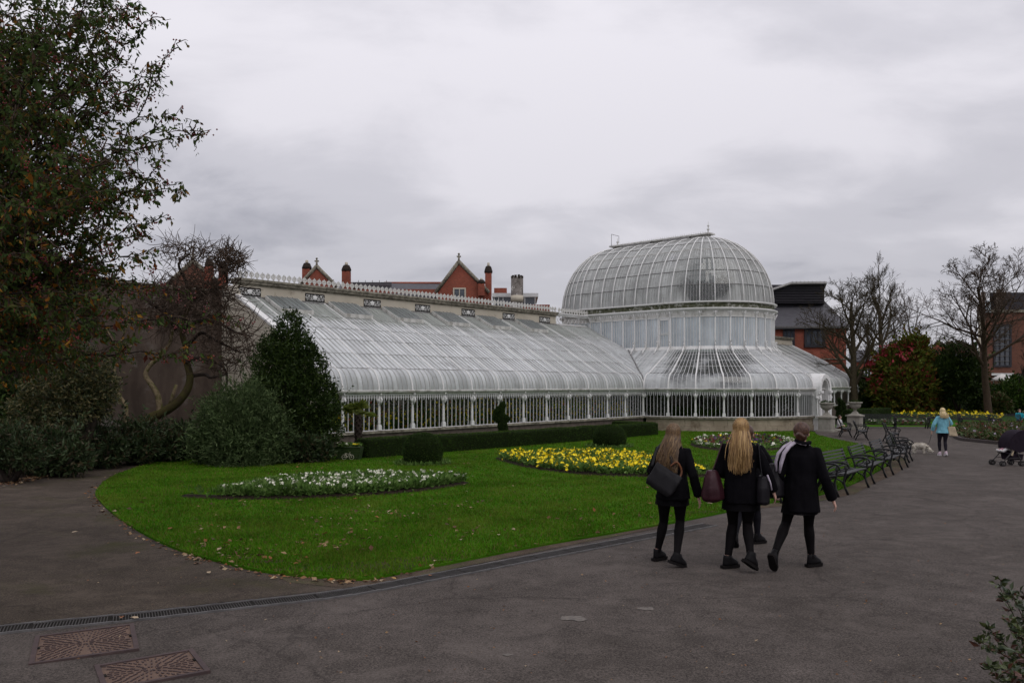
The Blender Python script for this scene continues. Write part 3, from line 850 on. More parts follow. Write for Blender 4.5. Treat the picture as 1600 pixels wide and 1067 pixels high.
# column shared by all bays: base block, tapered shaft, capital with scroll bracket; front is -y
cm = MB()
cm.box((0, 0, 0.09), (0.17, 0.15, 0.18)); cm.box((0, 0, 0.2), (0.14, 0.12, 0.05))
cm.lathe([(0.055, 0.2), (0.062, 0.3), (0.056, 0.75), (0.05, 1.02), (0.066, 1.05), (0.05, 1.08)], 8)
cm.lathe([(0.055, 1.06), (0.10, 1.13), (0.12, 1.22), (0.08, 1.27), (0.07, 1.3)], 8)
cm.box((0, -0.01, 1.4), (0.13, 0.12, 0.26))
cm.tube([(0, -0.06, 1.02), (0, -0.13, 1.12), (0, -0.17, 1.22), (0, -0.13, 1.29), (0, -0.09, 1.24)], [0.03, 0.045, 0.05, 0.04, 0.03], 6)
cm.ball((0, -0.12, 1.44), (0.06, 0.05, 0.06), None, 8, 6)
column_me = use(cm.mesh('column'), M['white'])
mullion_me = use(MB().box((0, 0, 0.62), (0.021, 0.035, 1.24)).mesh('mullion'), M['bar'])

def frieze_mesh(w):
    """pierced valance under the cornice: band with a row of pointed drops"""
    mb = MB()
    mb.box((0, 0, -0.03), (w, 0.05, 0.06)); mb.box((0, 0, -0.155), (w, 0.03, 0.02))
    n = max(6, int(w / 0.125))
    for k in range(n):
        x = -w / 2 + (k + 0.5) * w / n; h = w / n * 0.36
        mb.slab([(x - h, -0.01, -0.06), (x + h, -0.01, -0.06), (x + h * 0.55, -0.01, -0.20), (x, -0.01, -0.29), (x - h * 0.55, -0.01, -0.20)], (0, 0.02, 0))
    return use(mb.mesh('frieze', ), M['white'])

def window_bay(c, rz, w, nm, parent=GH, mull=True):
    """one bay of the side glazing centred at c (local xy), facing local -y rotated by rz"""
    ca, sa = math.cos(rz), math.sin(rz)
    pane = MB()
    for k in range(nm + 1):
        x0 = -w / 2 + w * k / (nm + 1); x1 = -w / 2 + w * (k + 1) / (nm + 1)
        j = [jit(0.003) for _ in range(4)]
        pane.add([(x0 + .004, j[0], 0.0), (x1 - .004, j[1], 0.0), (x1 - .004, j[2], 1.3), (x0 + .004, j[3], 1.3)], [(0, 1, 2, 3)])
    po = pane.build('window_pane', M['pane'], parent, (c[0], c[1], SILL + 0.02), (0, 0, rz), recalc=False)
    if mull:
        for k in range(1, nm + 1):
            x = -w / 2 + w * k / (nm + 1)
            link('mullion', mullion_me, parent, (c[0] + ca * x + sa * 0.02, c[1] + sa * x - ca * 0.02, SILL + 0.01), (0, 0, rz))
    fk = round(w, 2)
    if fk not in FZ: FZ[fk] = frieze_mesh(w - 0.12)
    link('frieze', FZ[fk], parent, (c[0] + sa * 0.03, c[1] - ca * 0.03, EAVE - 0.10), (0, 0, rz))
FZ = {}

def roof_panel(x0, x1, d0, d1, n, m, name='glass_panel'):
    mb = MB()
    for k in range(n):
        a = x0 + (x1 - x0) * k / n + 0.008; b = x0 + (x1 - x0) * (k + 1) / n - 0.008
        line = prof_line(d0, d1); o = jit(0.004); tl = jit(0.006)
        vs = []; fs = []
        for i, (d, z) in enumerate(line):
            lap = 0.008 * (1 - i / (len(line) - 1))
            vs += [(a, d, z + o + lap), (b, d, z + o + tl + lap)]
            if i: fs.append((2 * i - 2, 2 * i - 1, 2 * i + 1, 2 * i))
        mb.add(vs, fs, len(line) > 2)
    return mb.build(name, m, GH, recalc=False)

def lathe_prism(poly_yz, x0, x1):
    mb = MB()
    return mb.slab([(x0, y, z) for y, z in poly_yz], (x1 - x0, 0, 0))
CORN = [(-0.02, -0.02), (-0.10, 0.0), (-0.13, 0.03), (-0.22, 0.05), (-0.24, 0.12), (-0.20, 0.14), (0.02, 0.14)]   # eaves cornice section (y, z) over EAVE-0.1

posts = [-28.78 + 1.765 * k for k in range(13)]; posts[-1] = -7.5
def wing(s):
    """s = -1: wing to the left of the dome, s = +1: its mirror image"""
    near = s < 0
    X = [s * abs(p) for p in posts]
    xe, xj = s * 29.5, s * 7.4
    lo, hi = min(xe, xj), max(xe, xj)
    # walls below the glazing
    w0 = s * 29.5; span = 22.0 / 13
    for k in range(13):
        for c in range(2):
            xa = w0 - s * (k * span + (0.4 if c else 0)); xb = xa - s * (span - 0.012)
            if c and k == 12: xb = s * 7.42
            MB().box(((xa + xb) / 2, 0.15, 0.2 + c * 0.41), (abs(xb - xa), 0.3 + 0.01 * gr.random(), 0.40)).build('stone_block', M['plinth_dark'], GH)
    MB().box(((lo + hi) / 2, 0.10, 0.875), (hi - lo, 0.42, 0.10)).build('sill', M['coping'], GH)
    MB().box(((lo + hi) / 2, 0.02, 0.935), (hi - lo, 0.12, 0.03)).build('bottom_rail', M['white'], GH)
    lathe_prism([(y, z + EAVE - 0.10) for y, z in CORN], lo, hi).build('cornice', M['white_dirty'], GH)
    for x in X: link('column', column_me, GH, (x, -0.02, SILL))
    link('column', column_me, GH, (s * 29.4, -0.02, SILL))
    for a, b in zip(X[:-1], X[1:]):
        window_bay(((a + b) / 2, 0.0), 0.0, abs(b - a), 6, GH, near)
    # roof
    cells = list(zip(X[:-1], X[1:])) + [(s * 29.5, X[0])]
    for a, b in cells:
        a, b = min(a, b), max(a, b); n = 7 if b - a > 1 else 3
        for d0, d1 in zip(ROWS[:-1], ROWS[1:]):
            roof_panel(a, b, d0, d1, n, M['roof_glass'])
        for k in range(n):
            x = a + (b - a) * k / n
            link('rafter' if k == 0 else 'glazing_bar', wing_raft if k == 0 else wing_bar, GH, (x, 0, 0))
    link('rafter', wing_raft, GH, (s * 29.48, 0, 0)); link('rafter', wing_raft, GH, (s * 7.42, 0, 0))
    for d in ROWS[1:-1]:
        MB().box(((lo + hi) / 2, d, prof(d) + 0.012), (hi - lo, 0.014, 0.010)).build('lap_strip', M['bar_old'], GH)
    # roof between wing and dome drum, meeting the apse roof in a valley
    n = 12
    mb = MB(); bars = MB()
    for k in range(n):
        q0, q1 = 3.05 * k / n, 3.05 * (k + 1) / n
        d0 = (q0 + q1) / 2
        for r0, r1 in zip([d0] + [r for r in ROWS if r > d0 + 0.1][:-1], [r for r in ROWS if r > d0 + 0.1]):
            line = prof_line(r0, r1); vs = []; fs = []
            for i, (d, z) in enumerate(line):
                vs += [(s * (7.4 - q0 - .008), d, z + jit(.003)), (s * (7.4 - q1 + .008), d, z + jit(.003))]
                if i: fs.append((2 * i - 2, 2 * i - 1, 2 * i + 1, 2 * i))
            mb.add(vs, fs)
        bars.loft([[(s * (7.4 - q1) - .012, d, z), (s * (7.4 - q1) + .012, d, z), (s * (7.4 - q1) + .012, d, z + .03), (s * (7.4 - q1) - .012, d, z + .03)] for d, z in prof_line(q1, 6.2)], True, True, False)
    mb.build('glass_panel', M['roof_glass'], GH, recalc=False); bars.build('glazing_grid', M['bar'], GH)
    mb = MB(); bars = MB()
    for k in range(n):
        y0, y1 = 3.05 * k / n, 3.05 * (k + 1) / n; r0 = (y0 + y1) / 2
        line = prof_line(r0, 3.05); vs = []; fs = []
        for i, (d, z) in enumerate(line):
            vs += [(s * (7.4 - d), y0 + .008, z), (s * (7.4 - d), y1 - .008, z)]
            if i: fs.append((2 * i - 2, 2 * i - 1, 2 * i + 1, 2 * i))
        mb.add(vs, fs)
        bars.loft([[(s * (7.4 - d), y0 - .012, z), (s * (7.4 - d), y0 + .012, z), (s * (7.4 - d), y0 + .012, z + .03), (s * (7.4 - d), y0 - .012, z + .03)] for d, z in prof_line(max(y0, 0.02), 3.05)], True, True, False)
    mb.build('glass_panel', M['skirt_glass'], GH, recalc=False); bars.build('glazing_grid', M['bar'], GH)
    MB().tube([(s * (7.4 - d), d, prof(d) + 0.03) for d in [0.02, 0.1, 0.25, 0.45, 0.65, 1.5, 2.4, 3.05]], 0.05, 5).build('valley_gutter', M['lead'], GH)
    # back wall with pierced vents and coping
    bx0, bx1 = s * 29.62, s * 7.75
    bl_, bh_ = min(bx0, bx1), max(bx0, bx1)
    MB().box(((bl_ + bh_) / 2, 6.42, 3.55), (bh_ - bl_, 0.36, 7.1)).build('back_wall', M['stucco'], GH)
    MB().box(((bl_ + bh_) / 2, 6.215, 6.50), (bh_ - bl_ - 0.02, 0.10, 0.14)).build('flashing', M['lead'], GH)
    c_ = MB(); c_.box(((bl_ + bh_) / 2, 6.40, 7.16), (bh_ - bl_ + 0.1, 0.56, 0.11)); c_.box(((bl_ + bh_) / 2, 6.40, 7.26), (bh_ - bl_ + 0.16, 0.66, 0.09)); c_.box(((bl_ + bh_) / 2, 6.28, 7.07), (bh_ - bl_ + 0.02, 0.16, 0.07))
    c_.build('coping', M['coping'], GH)
    nc = 82
    for k in range(nc):
        x = bl_ + 0.12 + (bh_ - bl_ - 0.24) * k / (nc - 1)
        if near or x < 11.5: link('crest', crest_me, GH, (x, 6.2, 7.305))
    for g in (29.03, 25.71, 22.37, 19.03, 15.62, 12.24, 8.88):
        if not near and g > 13: continue
        f = link('vent_grille', vent_back_me, GH, (s * g, 6.238, 6.765))
        link('scrollwork', vent_front_me, f, (0, -0.012, 0), None, (.96, 1, .84))
    if near:
        for x in (-27.55, -24.25, -21.05, -17.7, -14.4, -11.05):
            f = link('roof_hatch', hatch_me, GH, (x, 0, 0)); link('hatch_glass', hatch_glass_me, f, (0, 0, 0)); link('hatch_bar', hatch_bar_me, f, (0, 0, 0))
    # gable end wall
    line = prof_line(0, 6.2)
    pl = [(0.0, 0.0)] + [(d, z - 0.03) for d, z in line] + [(6.24, 7.0), (7.4, 7.0), (7.4, 0.0)]
    MB().slab([(s * 29.47, y, z) for y, z in pl], (s * 0.22, 0, 0)).build('gable_wall', M['stucco'], GH)
    MB().loft([[(s * 29.43, d, z), (s * 29.73, d, z), (s * 29.73, d, z + 0.09), (s * 29.43, d, z + 0.09)] for d, z in prof_line(0, 6.2)], True, True, False).build('verge', M['white'], GH)

# cresting ornament: ring on a small stem, flat casting
cr = MB(); ro, ri = 0.115, 0.055; oc = 0.20
rings = []
for k in range(12):
    q = 2 * math.pi * k / 12
    rings.append([Vector((math.cos(q) * r, y, oc + math.sin(q) * r)) for r, y in ((ri, -0.015), (ro, -0.015), (ro, 0.015), (ri, 0.015))])
rings.append(rings[0])
cr.loft(rings, True, False, False)
cr.box((0, 0, oc), (0.05, 0.02, 0.14)); cr.box((0, 0, 0.05), (0.07, 0.03, 0.10)); cr.box((0, 0, 0.012), (0.27, 0.04, 0.024))
cr.ball((0, 0, oc + ro + 0.015), 0.026, None, 6, 4)
crest_me = use(cr.mesh('crest'), M['white_dirty'])
vent_back_me = use(MB().box((0, 0, 0), (1.06, 0.03, 0.37)).mesh('vent_grille'), M['grille_black'])
vf = MB()
for s_ in (-1, 1):
    for (cx_, cz_, r_) in ((0.17, 0.05, 0.075), (0.29, -0.07, 0.085), (0.42, 0.06, 0.085), (0.34, 0.10, 0.045), (0.44, -0.10, 0.055), (0.18, -0.11, 0.05)):
        for a0 in (0.3, 2.6):
            vf.tube([(s_ * (cx_ + math.cos(a0 + q * 0.55) * r_ * (1 - q * 0.06)), 0, cz_ + math.sin(a0 + q * 0.55) * r_ * (1 - q * 0.06)) for q in range(7)], 0.017, 4)
    vf.ball((s_ * 0.51, 0, 0), (0.03, 0.015, 0.06), None, 6, 4)
vf.ball((0, 0, 0), (0.11, 0.02, 0.13), None, 10, 6)
for q in range(8): vf.ball((math.cos(q * math.pi / 4) * 0.11, 0, math.sin(q * math.pi / 4) * 0.12), (0.04, 0.014, 0.04), None, 6, 4)
vent_front_me = use(vf.mesh('scrollwork'), M['white'])
def hatch_z(d, up): return prof(d) + up
d0_, d1_ = 4.85, 6.08
fr = MB()
for (xa, xb, da, db) in ((-0.84, -0.76, d0_, d1_), (0.76, 0.84, d0_, d1_), (-0.76, 0.76, d0_, d0_ + 0.08), (-0.76, 0.76, d1_ - 0.08, d1_)):
    P = [(xa, da, hatch_z(da, 0.02)), (xb, da, hatch_z(da, 0.02)), (xb, db, hatch_z(db, 0.02)), (xa, db, hatch_z(db, 0.02))]
    fr.slab(P, (0, 0, 0.17))
hatch_me = use(fr.mesh('roof_hatch'), M['white_dirty'])
M['hatch_glass'] = glass_mat('hatch_glass', (0.30, 0.33, 0.32), (0.22, 0.245, 0.235), 0.85, 0.98, 0.6, GH)
hg = MB()
for k in range(6):
    xa, xb = -0.80 + 1.6 * k / 6 + .006, -0.80 + 1.6 * (k + 1) / 6 - .006
    hg.add([(xa, d0_ + .01, hatch_z(d0_ + .01, 0.205)), (xb, d0_ + .01, hatch_z(d0_ + .01, 0.205)), (xb, d1_ - .01, hatch_z(d1_ - .01, 0.205)), (xa, d1_ - .01, hatch_z(d1_ - .01, 0.205))], [(0, 1, 2, 3)])
hatch_glass_me = use(hg.mesh('hatch_glass', False), M['hatch_glass'])
hb = MB()
for k in range(1, 6):
    x = -0.80 + 1.6 * k / 6
    hb.slab([(x - .012, d0_, hatch_z(d0_, 0.21)), (x + .012, d0_, hatch_z(d0_, 0.21)), (x + .012, d1_, hatch_z(d1_, 0.21)), (x - .012, d1_, hatch_z(d1_, 0.21))], (0, 0, 0.018))
hatch_bar_me = use(hb.mesh('hatch_bar'), M['lead'])
wing(-1)
wing(1)

# ---- apse roof (skirt) round the drum, 15 bays of 12 degrees
def pol(r, deg, z=0.0): return Vector((r * math.sin(R(deg)), -r * math.cos(R(deg)), z))
SROWS = [0, 0.65, 1.25, 1.85, 2.45, 3.05]
for b in range(15):
    t0 = -90 + 12 * b; tm = t0 + 6
    w = 2 * AR * math.sin(R(6))
    porch = b == 7
    if not porch:
        c = pol(AR * math.cos(R(6)), tm)
        window_bay((c.x, c.y), R(tm), w, 6)
    for cse in range(2):
        for h in range(2):
            ta = t0 + 6 * h + 0.05 + (1.5 if cse else 0); tb = ta + 5.9
            rr = AR + 0.10 - 0.06 * cse + jit(0.008); z0, z1 = 0.0 + cse * 0.41, 0.40 + cse * 0.41
            mb = MB(); Q = [pol(rr, ta + (tb - ta) * k / 3) for k in range(4)]; I = [pol(rr - 0.4, ta + (tb - ta) * k / 3) for k in range(4)]
            ring = [(p.x, p.y) for p in Q] + [(p.x, p.y) for p in reversed(I)]
            mb.prism(ring, z0, z1).build('stone_block', M['stone'], GH)
    for d0, d1 in zip(SROWS[:-1], SROWS[1:]):
        if porch and d0 < 0.6: continue
        mb = MB()
        for k in range(6):
            ta, tb = t0 + 2 * k + 0.07, t0 + 2 * (k + 1) - 0.07
            vs = []; fs = []; tl = jit(.006)
            line = prof_line(d0, d1)
            for i, (d, z) in enumerate(line):
                lap = .008 * (1 - i / (len(line) - 1))
                vs += [pol(AR - d, ta, z + lap), pol(AR - d, tb, z + tl + lap)]
                if i: fs.append((2 * i - 2, 2 * i - 1, 2 * i + 1, 2 * i))
            mb.add(vs, fs, len(line) > 2)
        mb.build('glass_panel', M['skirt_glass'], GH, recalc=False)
skb = use(bar_mesh(prof_line(0, 3.05), 0.024, 0.022, 'glazing_bar'), M['bar'])
skr = use(bar_mesh(prof_line(0, 3.05), 0.075, 0.06, 'rafter'), M['white'])
for k in range(91):
    t = -90 + 2 * k; p = pol(AR, t)
    link('rafter' if k % 6 == 0 else 'glazing_bar', skr if k % 6 == 0 else skb, GH, p, (0, 0, R(t)))
for k in range(16):
    t = -90 + 12 * k; p = pol(AR + 0.02, t)
    link('column', column_me, GH, (p.x, p.y, SILL), (0, 0, R(t)))
def arc_sweep(section, r0, name, m, a0=-90, a1=90, n=60):
    mb = MB()
    mb.loft([[pol(r0 - y, a0 + (a1 - a0) * k / n, z) for y, z in section] for k in range(n + 1)], True, True, False)
    return mb.build(name, m, GH)
arc_sweep([(y, z + EAVE - 0.10) for y, z in CORN], AR, 'cornice', M['white_dirty'])
arc_sweep([(-0.16, 0.825), (0.26, 0.825), (0.26, 0.925), (-0.16, 0.925)], AR, 'sill', M['coping'])
arc_sweep([(-0.06, 0.925), (0.06, 0.925), (0.06, 0.955), (-0.06, 0.955)], AR, 'bottom_rail', M['white'])
for d in SROWS[1:-1]:
    arc_sweep([(d - .012, prof(d) + .008), (d + .012, prof(d) + .012), (d + .012, prof(d) + .03), (d - .012, prof(d) + .026)], AR, 'lap_strip', M['bar'] if d > 1 else M['lead'])

# ---- drum: plan is a stadium, apse to the front, straight sides, shallow back end
BK = 0.82
def stadium(r, na=45, ns=8, nb=14):
    P = [(r * math.sin(R(-90 + 180 * k / na)), -r * math.cos(R(-90 + 180 * k / na))) for k in range(na + 1)]
    P += [(r, LB * k / ns) for k in range(1, ns)]
    P += [(r * math.cos(math.pi * k / nb), LB + BK * r * math.sin(math.pi * k / nb)) for k in range(nb + 1)]
    P += [(-r, LB * (1 - k / ns)) for k in range(1, ns)]
    return P
def sweep_stadium(section, name, m):
    mb = MB(); rings = [[(x, y, z) for x, y in stadium(r)] for r, z in section]
    rings.append(rings[0])
    mb.loft(rings, True, False, False)
    return mb.build(name, m, GH)
sweep_stadium([(A0 - .1, ZBAND - 0.15), (A0 + .12, ZBAND - 0.15), (A0 + .10, ZBAND + 0.05), (A0 + .04, ZBAND + 0.22), (A0 - .1, ZBAND + 0.22)], 'drum_base', M['white'])
sweep_stadium([(A0 - .06, 6.86), (A0 + .03, 6.86), (A0 + .03, 7.20), (A0 - .06, 7.20)], 'drum_frieze', M['white_dirty'])
sweep_stadium([(A0 - .1, 7.20), (A0 + .06, 7.20), (A0 + .18, 7.28), (A0 + .24, 7.30), (A0 + .24, 7.37), (A0 - .1, 7.37)], 'drum_cornice', M['white'])
sweep_stadium([(A0 - .2, 7.37), (A0 + .02, 7.37), (A0 + .02, 7.68), (A0 - .2, 7.68)], 'gutter_wall', M['gutter'])
sweep_stadium([(A0 - .2, 7.68), (A0 + .16, 7.68), (A0 + .20, 7.71), (A0 + .20, 7.77), (A0 - .2, 7.77)], 'dome_ring', M['white'])
stations = [(pol(A0, -90 + 12 * k), -90 + 12 * k) for k in range(16)]
nst = 8
stations = [(Vector((-A0, LB * k / nst, 0)), -90) for k in range(nst, 0, -1)] + stations + [(Vector((A0, LB * k / nst, 0)), 90) for k in (1, 2, 3)]
pm = MB(); pm.box((0, -0.02, 0.9), (0.085, 0.10, 1.82)); pm.box((0, -0.03, 1.95), (0.10, 0.13, 0.3)); pm.tube([(0, -0.06, 1.78), (0, -0.12, 1.95), (0, -0.22, 2.12)], [0.03, 0.035, 0.03], 5)
post_me = use(pm.mesh('drum_post'), M['white'])
sm_ = MB()
sm_.tube([(0, -0.52, -0.33), (0, -0.40, -0.12), (0, -0.22, 0.02), (0, -0.13, 0.16), (0, -0.10, 0.34), (0, -0.15, 0.47), (0, -0.22, 0.45), (0, -0.20, 0.38)], [0.05, 0.05, 0.055, 0.05, 0.04, 0.04, 0.035, 0.02], 6)
sm_.tube([(0, -0.13, 0.3), (0, -0.20, 0.24), (0, -0.20, 0.16)], [0.03, 0.035, 0.02], 5)
scroll_me = use(sm_.mesh('scroll_bracket'), M['white'])
for p, t in stations:
    link('drum_post', post_me, GH, (p.x, p.y, ZBAND + 0.2), (0, 0, R(t)))
    if p.y < 2.8: link('scroll_bracket', scroll_me, GH, (p.x, p.y, ZBAND + 0.1), (0, 0, R(t)))
for i, ((p, t), (q, t2)) in enumerate(zip(stations[:-1], stations[1:])):
    c = (p + q) / 2; w = (q - p).length; d = (q - p); rz = math.atan2(d.y, d.x)
    mb = MB(); bars = MB()
    for k in range(5):
        xa, xb = -w / 2 + w * k / 5 + .012, -w / 2 + w * (k + 1) / 5 - .012; j = jit(.008)
        mb.add([(xa, j, 0), (xb, -j, 0), (xb, -j, 1.78), (xa, j, 1.78)], [(0, 1, 2, 3)])
        bars.box((-w / 2 + w * (k + .5) / 5, -0.03, 2.17), (0.09, 0.02, 0.30))
        if k: bars.box((-w / 2 + w * k / 5, -0.01, 0.89), (0.022, 0.03, 1.78))
    bars.box((0, -0.02, 1.80), (w - 0.1, 0.05, 0.05))
    door = i == nst - 1
    if door:
        bars.box((0, -0.03, 0.78), (w - 0.1, 0.05, 0.05)); bars.box((-w / 2 + .09, -.03, 0.86), (0.07, .05, 1.8)); bars.box((w / 2 - .09, -.03, 0.86), (0.07, .05, 1.8)); bars.box((0, -.03, 1.70), (w - .1, .05, .10)); bars.box((0.05, -.06, 0.86), (.45, .03, .03), (0, -.12, 0))
    g_ = mb.build('drum_panel', M['drum_glass'], GH, (c.x, c.y, ZBAND + 0.2), (0, 0, rz), recalc=False)
    bars.build('door_frame' if door else 'glazing_grid', M['white'], g_)
# far right side of the drum, out of sight of the path, in one piece
mb = MB(); mb.add([(A0, 2.6, ZBAND), (A0, LB, ZBAND), (A0, LB, 6.9), (A0, 2.6, 6.9)], [(0, 1, 2, 3)])
bk = [(A0 * math.cos(math.pi * k / 14), LB + BK * A0 * math.sin(math.pi * k / 14)) for k in range(15)]
mb.loft([[(x, y, ZBAND) for x, y in bk], [(x, y, 6.9) for x, y in bk]], False, False, True)
mb.build('drum_panel', M['drum_glass'], GH, recalc=False)

# ---- dome glazing: eight tiers of panels between ribs
HD = ZTOP - ZDOME
NT = 8
PH = [math.pi / 2 * (k / NT) ** 0.92 for k in range(NT + 1)]
def dr_(ph): return (A0 * math.cos(ph), ZDOME + HD * math.sin(ph))
for b in range(15):
    for i in range(NT):
        mb = MB(); t0 = -90 + 12 * b
        npn = 5 if i < 5 else (3 if i < 7 else 1)
        for k in range(npn):
            ta, tb = t0 + 12 * k / npn + 0.12, t0 + 12 * (k + 1) / npn - 0.12
            vs = []; fs = []; tl = jit(.010)
            for m_ in range(4):
                ph = PH[i] + (PH[i + 1] - PH[i]) * m_ / 3; r_, z_ = dr_(ph); lap = 0.012 * (1 - m_ / 3)
                vs += [pol(r_ + lap + tl, ta, z_ + lap), pol(r_ + lap - tl, tb, z_ + lap)]
                if m_: fs.append((2 * m_ - 2, 2 * m_ - 1, 2 * m_ + 1, 2 * m_))
            mb.add(vs, fs, True)
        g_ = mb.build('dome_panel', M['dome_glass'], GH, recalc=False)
        if npn > 1:
            bars = MB()
            for k in range(1, npn):
                t = t0 + 12 * k / npn; ln = []
                for m_ in range(4):
                    ph = PH[i] + (PH[i + 1] - PH[i]) * m_ / 3; r_, z_ = dr_(ph); ln.append(pol(r_ + .015, t, z_ + .01))
                bars.tube(ln, 0.013, 4, False, False)
            bars.build('glazing_grid', M['bar_old'], g_, recalc=False)
bw = LB / nst
def vault(s, y0, y1, npn, i):
    mb = MB(); bars = MB()
    for k in range(npn):
        ya, yb = y0 + (y1 - y0) * k / npn + .012, y0 + (y1 - y0) * (k + 1) / npn - .012
        vs = []; fs = []; tl = jit(.010)
        for m_ in range(4):
            ph = PH[i] + (PH[i + 1] - PH[i]) * m_ / 3; r_, z_ = dr_(ph); lap = .012 * (1 - m_ / 3)
            vs += [(s * (r_ + lap + tl), ya, z_ + lap), (s * (r_ + lap - tl), yb, z_ + lap)]
            if m_: fs.append((2 * m_ - 2, 2 * m_ - 1, 2 * m_ + 1, 2 * m_))
            if m_ and k:
                r0_, z0_ = dr_(PH[i] + (PH[i + 1] - PH[i]) * (m_ - 1) / 3)
                bars.tube([(s * (r0_ + .015), ya - .012, z0_ + .01), (s * (r_ + .015), ya - .012, z_ + .01)], .013, 4, False, False)
        mb.add(vs, fs, True)
    g_ = mb.build('dome_panel', M['dome_glass'], GH, recalc=False)
    if npn > 1: bars.build('glazing_grid', M['bar_old'], g_, recalc=False)
for k in range(nst):
    for i in range(NT):
        vault(-1, bw * k, bw * (k + 1), 5, i)
for i in range(NT): vault(1, 0, LB, 1, i)
mb = MB(); ridge_b = []
for i in range(NT + 1):
    r_, z_ = dr_(PH[i]); ridge_b.append([(max(r_, .01) * math.cos(math.pi * k / 20), LB + BK * max(r_, .01) * math.sin(math.pi * k / 20), z_) for k in range(21)])
mb.loft(ridge_b, False, False, True).build('dome_back', M['dome_glass'], GH, recalc=False)
NR = 18
rl = [dr_(math.pi / 2 * k / NR) for k in range(NR + 1)]
rmb = MB(); rmb.tube([(0, -r_ - .02, z_ + .01) for r_, z_ in rl], [0.036] * (NR - 2) + [0.03, 0.025, 0.02], 5)
rib_me = use(rmb.mesh('rib'), M['white'])
for k in range(16): link('rib', rib_me, GH, (0, 0, 0), (0, 0, R(-90 + 12 * k)))
for k in range(1, nst + 1): link('rib', rib_me, GH, (0, bw * k, 0), (0, 0, R(-90)))
for k in range(1, 10):     # ribs of the shallow back end
    q = math.pi * (0.5 + 0.05 * k)
    MB().tube([(r_ * math.cos(q) * 1.005, LB + BK * r_ * math.sin(q) * 1.005, z_ + .01) for r_, z_ in rl], 0.034, 4).build('rib', M['white'], GH)
for i in range(1, NT):
    r_, z_ = dr_(PH[i]); mb = MB()
    rings = [[(x, y, z) for x, y in stadium(rr)] for rr, z in ((r_ + .022, z_ - .02), (r_ + .034, z_ - .02), (r_ + .028, z_ + .025), (r_ + .016, z_ + .025))]
    mb.loft(rings + [rings[0]], True, False, False).build('purlin', M['white_dirty'] if i == 4 else M['lead'], GH)
# ridge walk with cresting, finial, and a light frame at the back end
rb_ = MB(); rb_.box((0, LB / 2 - .1, ZTOP + 0.22), (0.80, LB + 0.9, 0.09)); rb_.box((0, LB / 2 - .1, ZTOP + 0.05), (0.34, LB + 0.5, 0.30)); rb_.build('ridge_board', M['white_dirty'], GH)
for y0, y1 in ((0.9, 2.9), (3.9, 6.3)):
    MB().box((-0.30, (y0 + y1) / 2, ZTOP + 0.08), (0.22, y1 - y0, 0.16), (0, .3, 0)).build('ridge_vent', M['lead'], GH)
rc = MB()
for k in range(46):
    for sx in (-.37, .37): rc.box((sx, -.4 + (LB + .6) * k / 45, ZTOP + 0.32), (.02, .05, .13), (0, 0, 0), .3)
rc.build('ridge_crest', M['white'], GH, recalc=False)
MB().lathe([(.10, 0), (.05, .08), (.03, .2), (.11, .27), (.03, .33), (.025, .44), (.08, .5), (.02, .56), (.01, .8)], 8, (0, -.25, ZTOP + .26)).build('finial', M['white_dirty'], GH)
MB().lathe([(.08, 0), (.04, .08), (.03, .2), (.10, .27), (.02, .34), (.01, .55)], 8, (0, LB - .1, ZTOP + .26)).build('finial', M['white_dirty'], GH)
lf = MB(); q = LB + .1
for p in ((-.36, 0), (.36, 0)): lf.tube([(p[0] * 1.3, q, ZTOP + .2), (p[0] * 1.3, q, ZTOP + 1.05)], .016, 5)
lf.tube([(-.47, q, ZTOP + 1.05), (.47, q, ZTOP + 1.05)], .016, 5)
lf.build('rail_frame', M['steel'], GH)
# pierced parapet between back wall and drum
for s in (-1, 1):
    lt = MB()
    for k in range(9):
        x = s * (7.7 - 0.38 * k)
        lt.tube([(x, 6.3, 6.62), (x - s * .38, 6.3, 7.1)], .022, 4); lt.tube([(x, 6.3, 7.1), (x - s * .38, 6.3, 6.62)], .022, 4)
    lt.box((s * 6.0, 6.3, 7.16), (3.5, .3, .12)); lt.box((s * 6.0, 6.3, 6.58), (3.5, .1, .08)); lt.box((s * 6.0, 6.3, 7.25), (3.5, .45, .06))
    lt.build('lattice_parapet', M['white'], GH)
    for k in range(12):
        link('crest', crest_me, GH, (s * (4.5 + .27 * k), 6.2, 7.28))

# ---- porch with round-headed opening
YP, HWP = -7.78, 1.0
pb = MB()
ri_, zs = 0.56, 2.40      # opening half width and springing height
ro_ = 0.84
inn = [(ri_, 0.0), (ri_, zs)] + [(ri_ * math.cos(R(a)), zs + ri_ * 1.12 * math.sin(R(a))) for a in range(15, 180, 15)] + [(-ri_, zs), (-ri_, 0.0)]
outr = [(ro_, 0.0), (ro_, zs)] + [(ro_ * math.cos(R(a)), zs + (ro_ * 1.13 + (.05 if a == 90 else 0)) * math.sin(R(a))) for a in range(15, 180, 15)] + [(-ro_, zs), (-ro_, 0.0)]
n = len(inn)
rings = []
for i in range(n):
    rings.append([(inn[i][0], YP, inn[i][1]), (outr[i][0], YP, outr[i][1]), (outr[i][0], YP + 1.5, outr[i][1]), (inn[i][0], YP + 1.5, inn[i][1])])
pb.loft(rings, True, True, False)
pb.build('porch', M['stone_grey'] if False else M['white'], GH)
av = MB()
rings = []
for i in range(n):
    d = Vector((outr[i][0] - inn[i][0], 0, outr[i][1] - inn[i][1])).normalized() if i not in (0, n - 1) else Vector((1 if i == 0 else -1, 0, 0))
    a = Vector((inn[i][0], 0, inn[i][1])) + d * .10; b = Vector((inn[i][0], 0, inn[i][1])) + d * .34
    rings.append([(a.x, YP - .07, a.z), (b.x, YP - .07, b.z), (b.x, YP + .02, b.z), (a.x, YP + .02, a.z)])
av.loft(rings, True, True, False).build('archivolt', M['white'], GH)
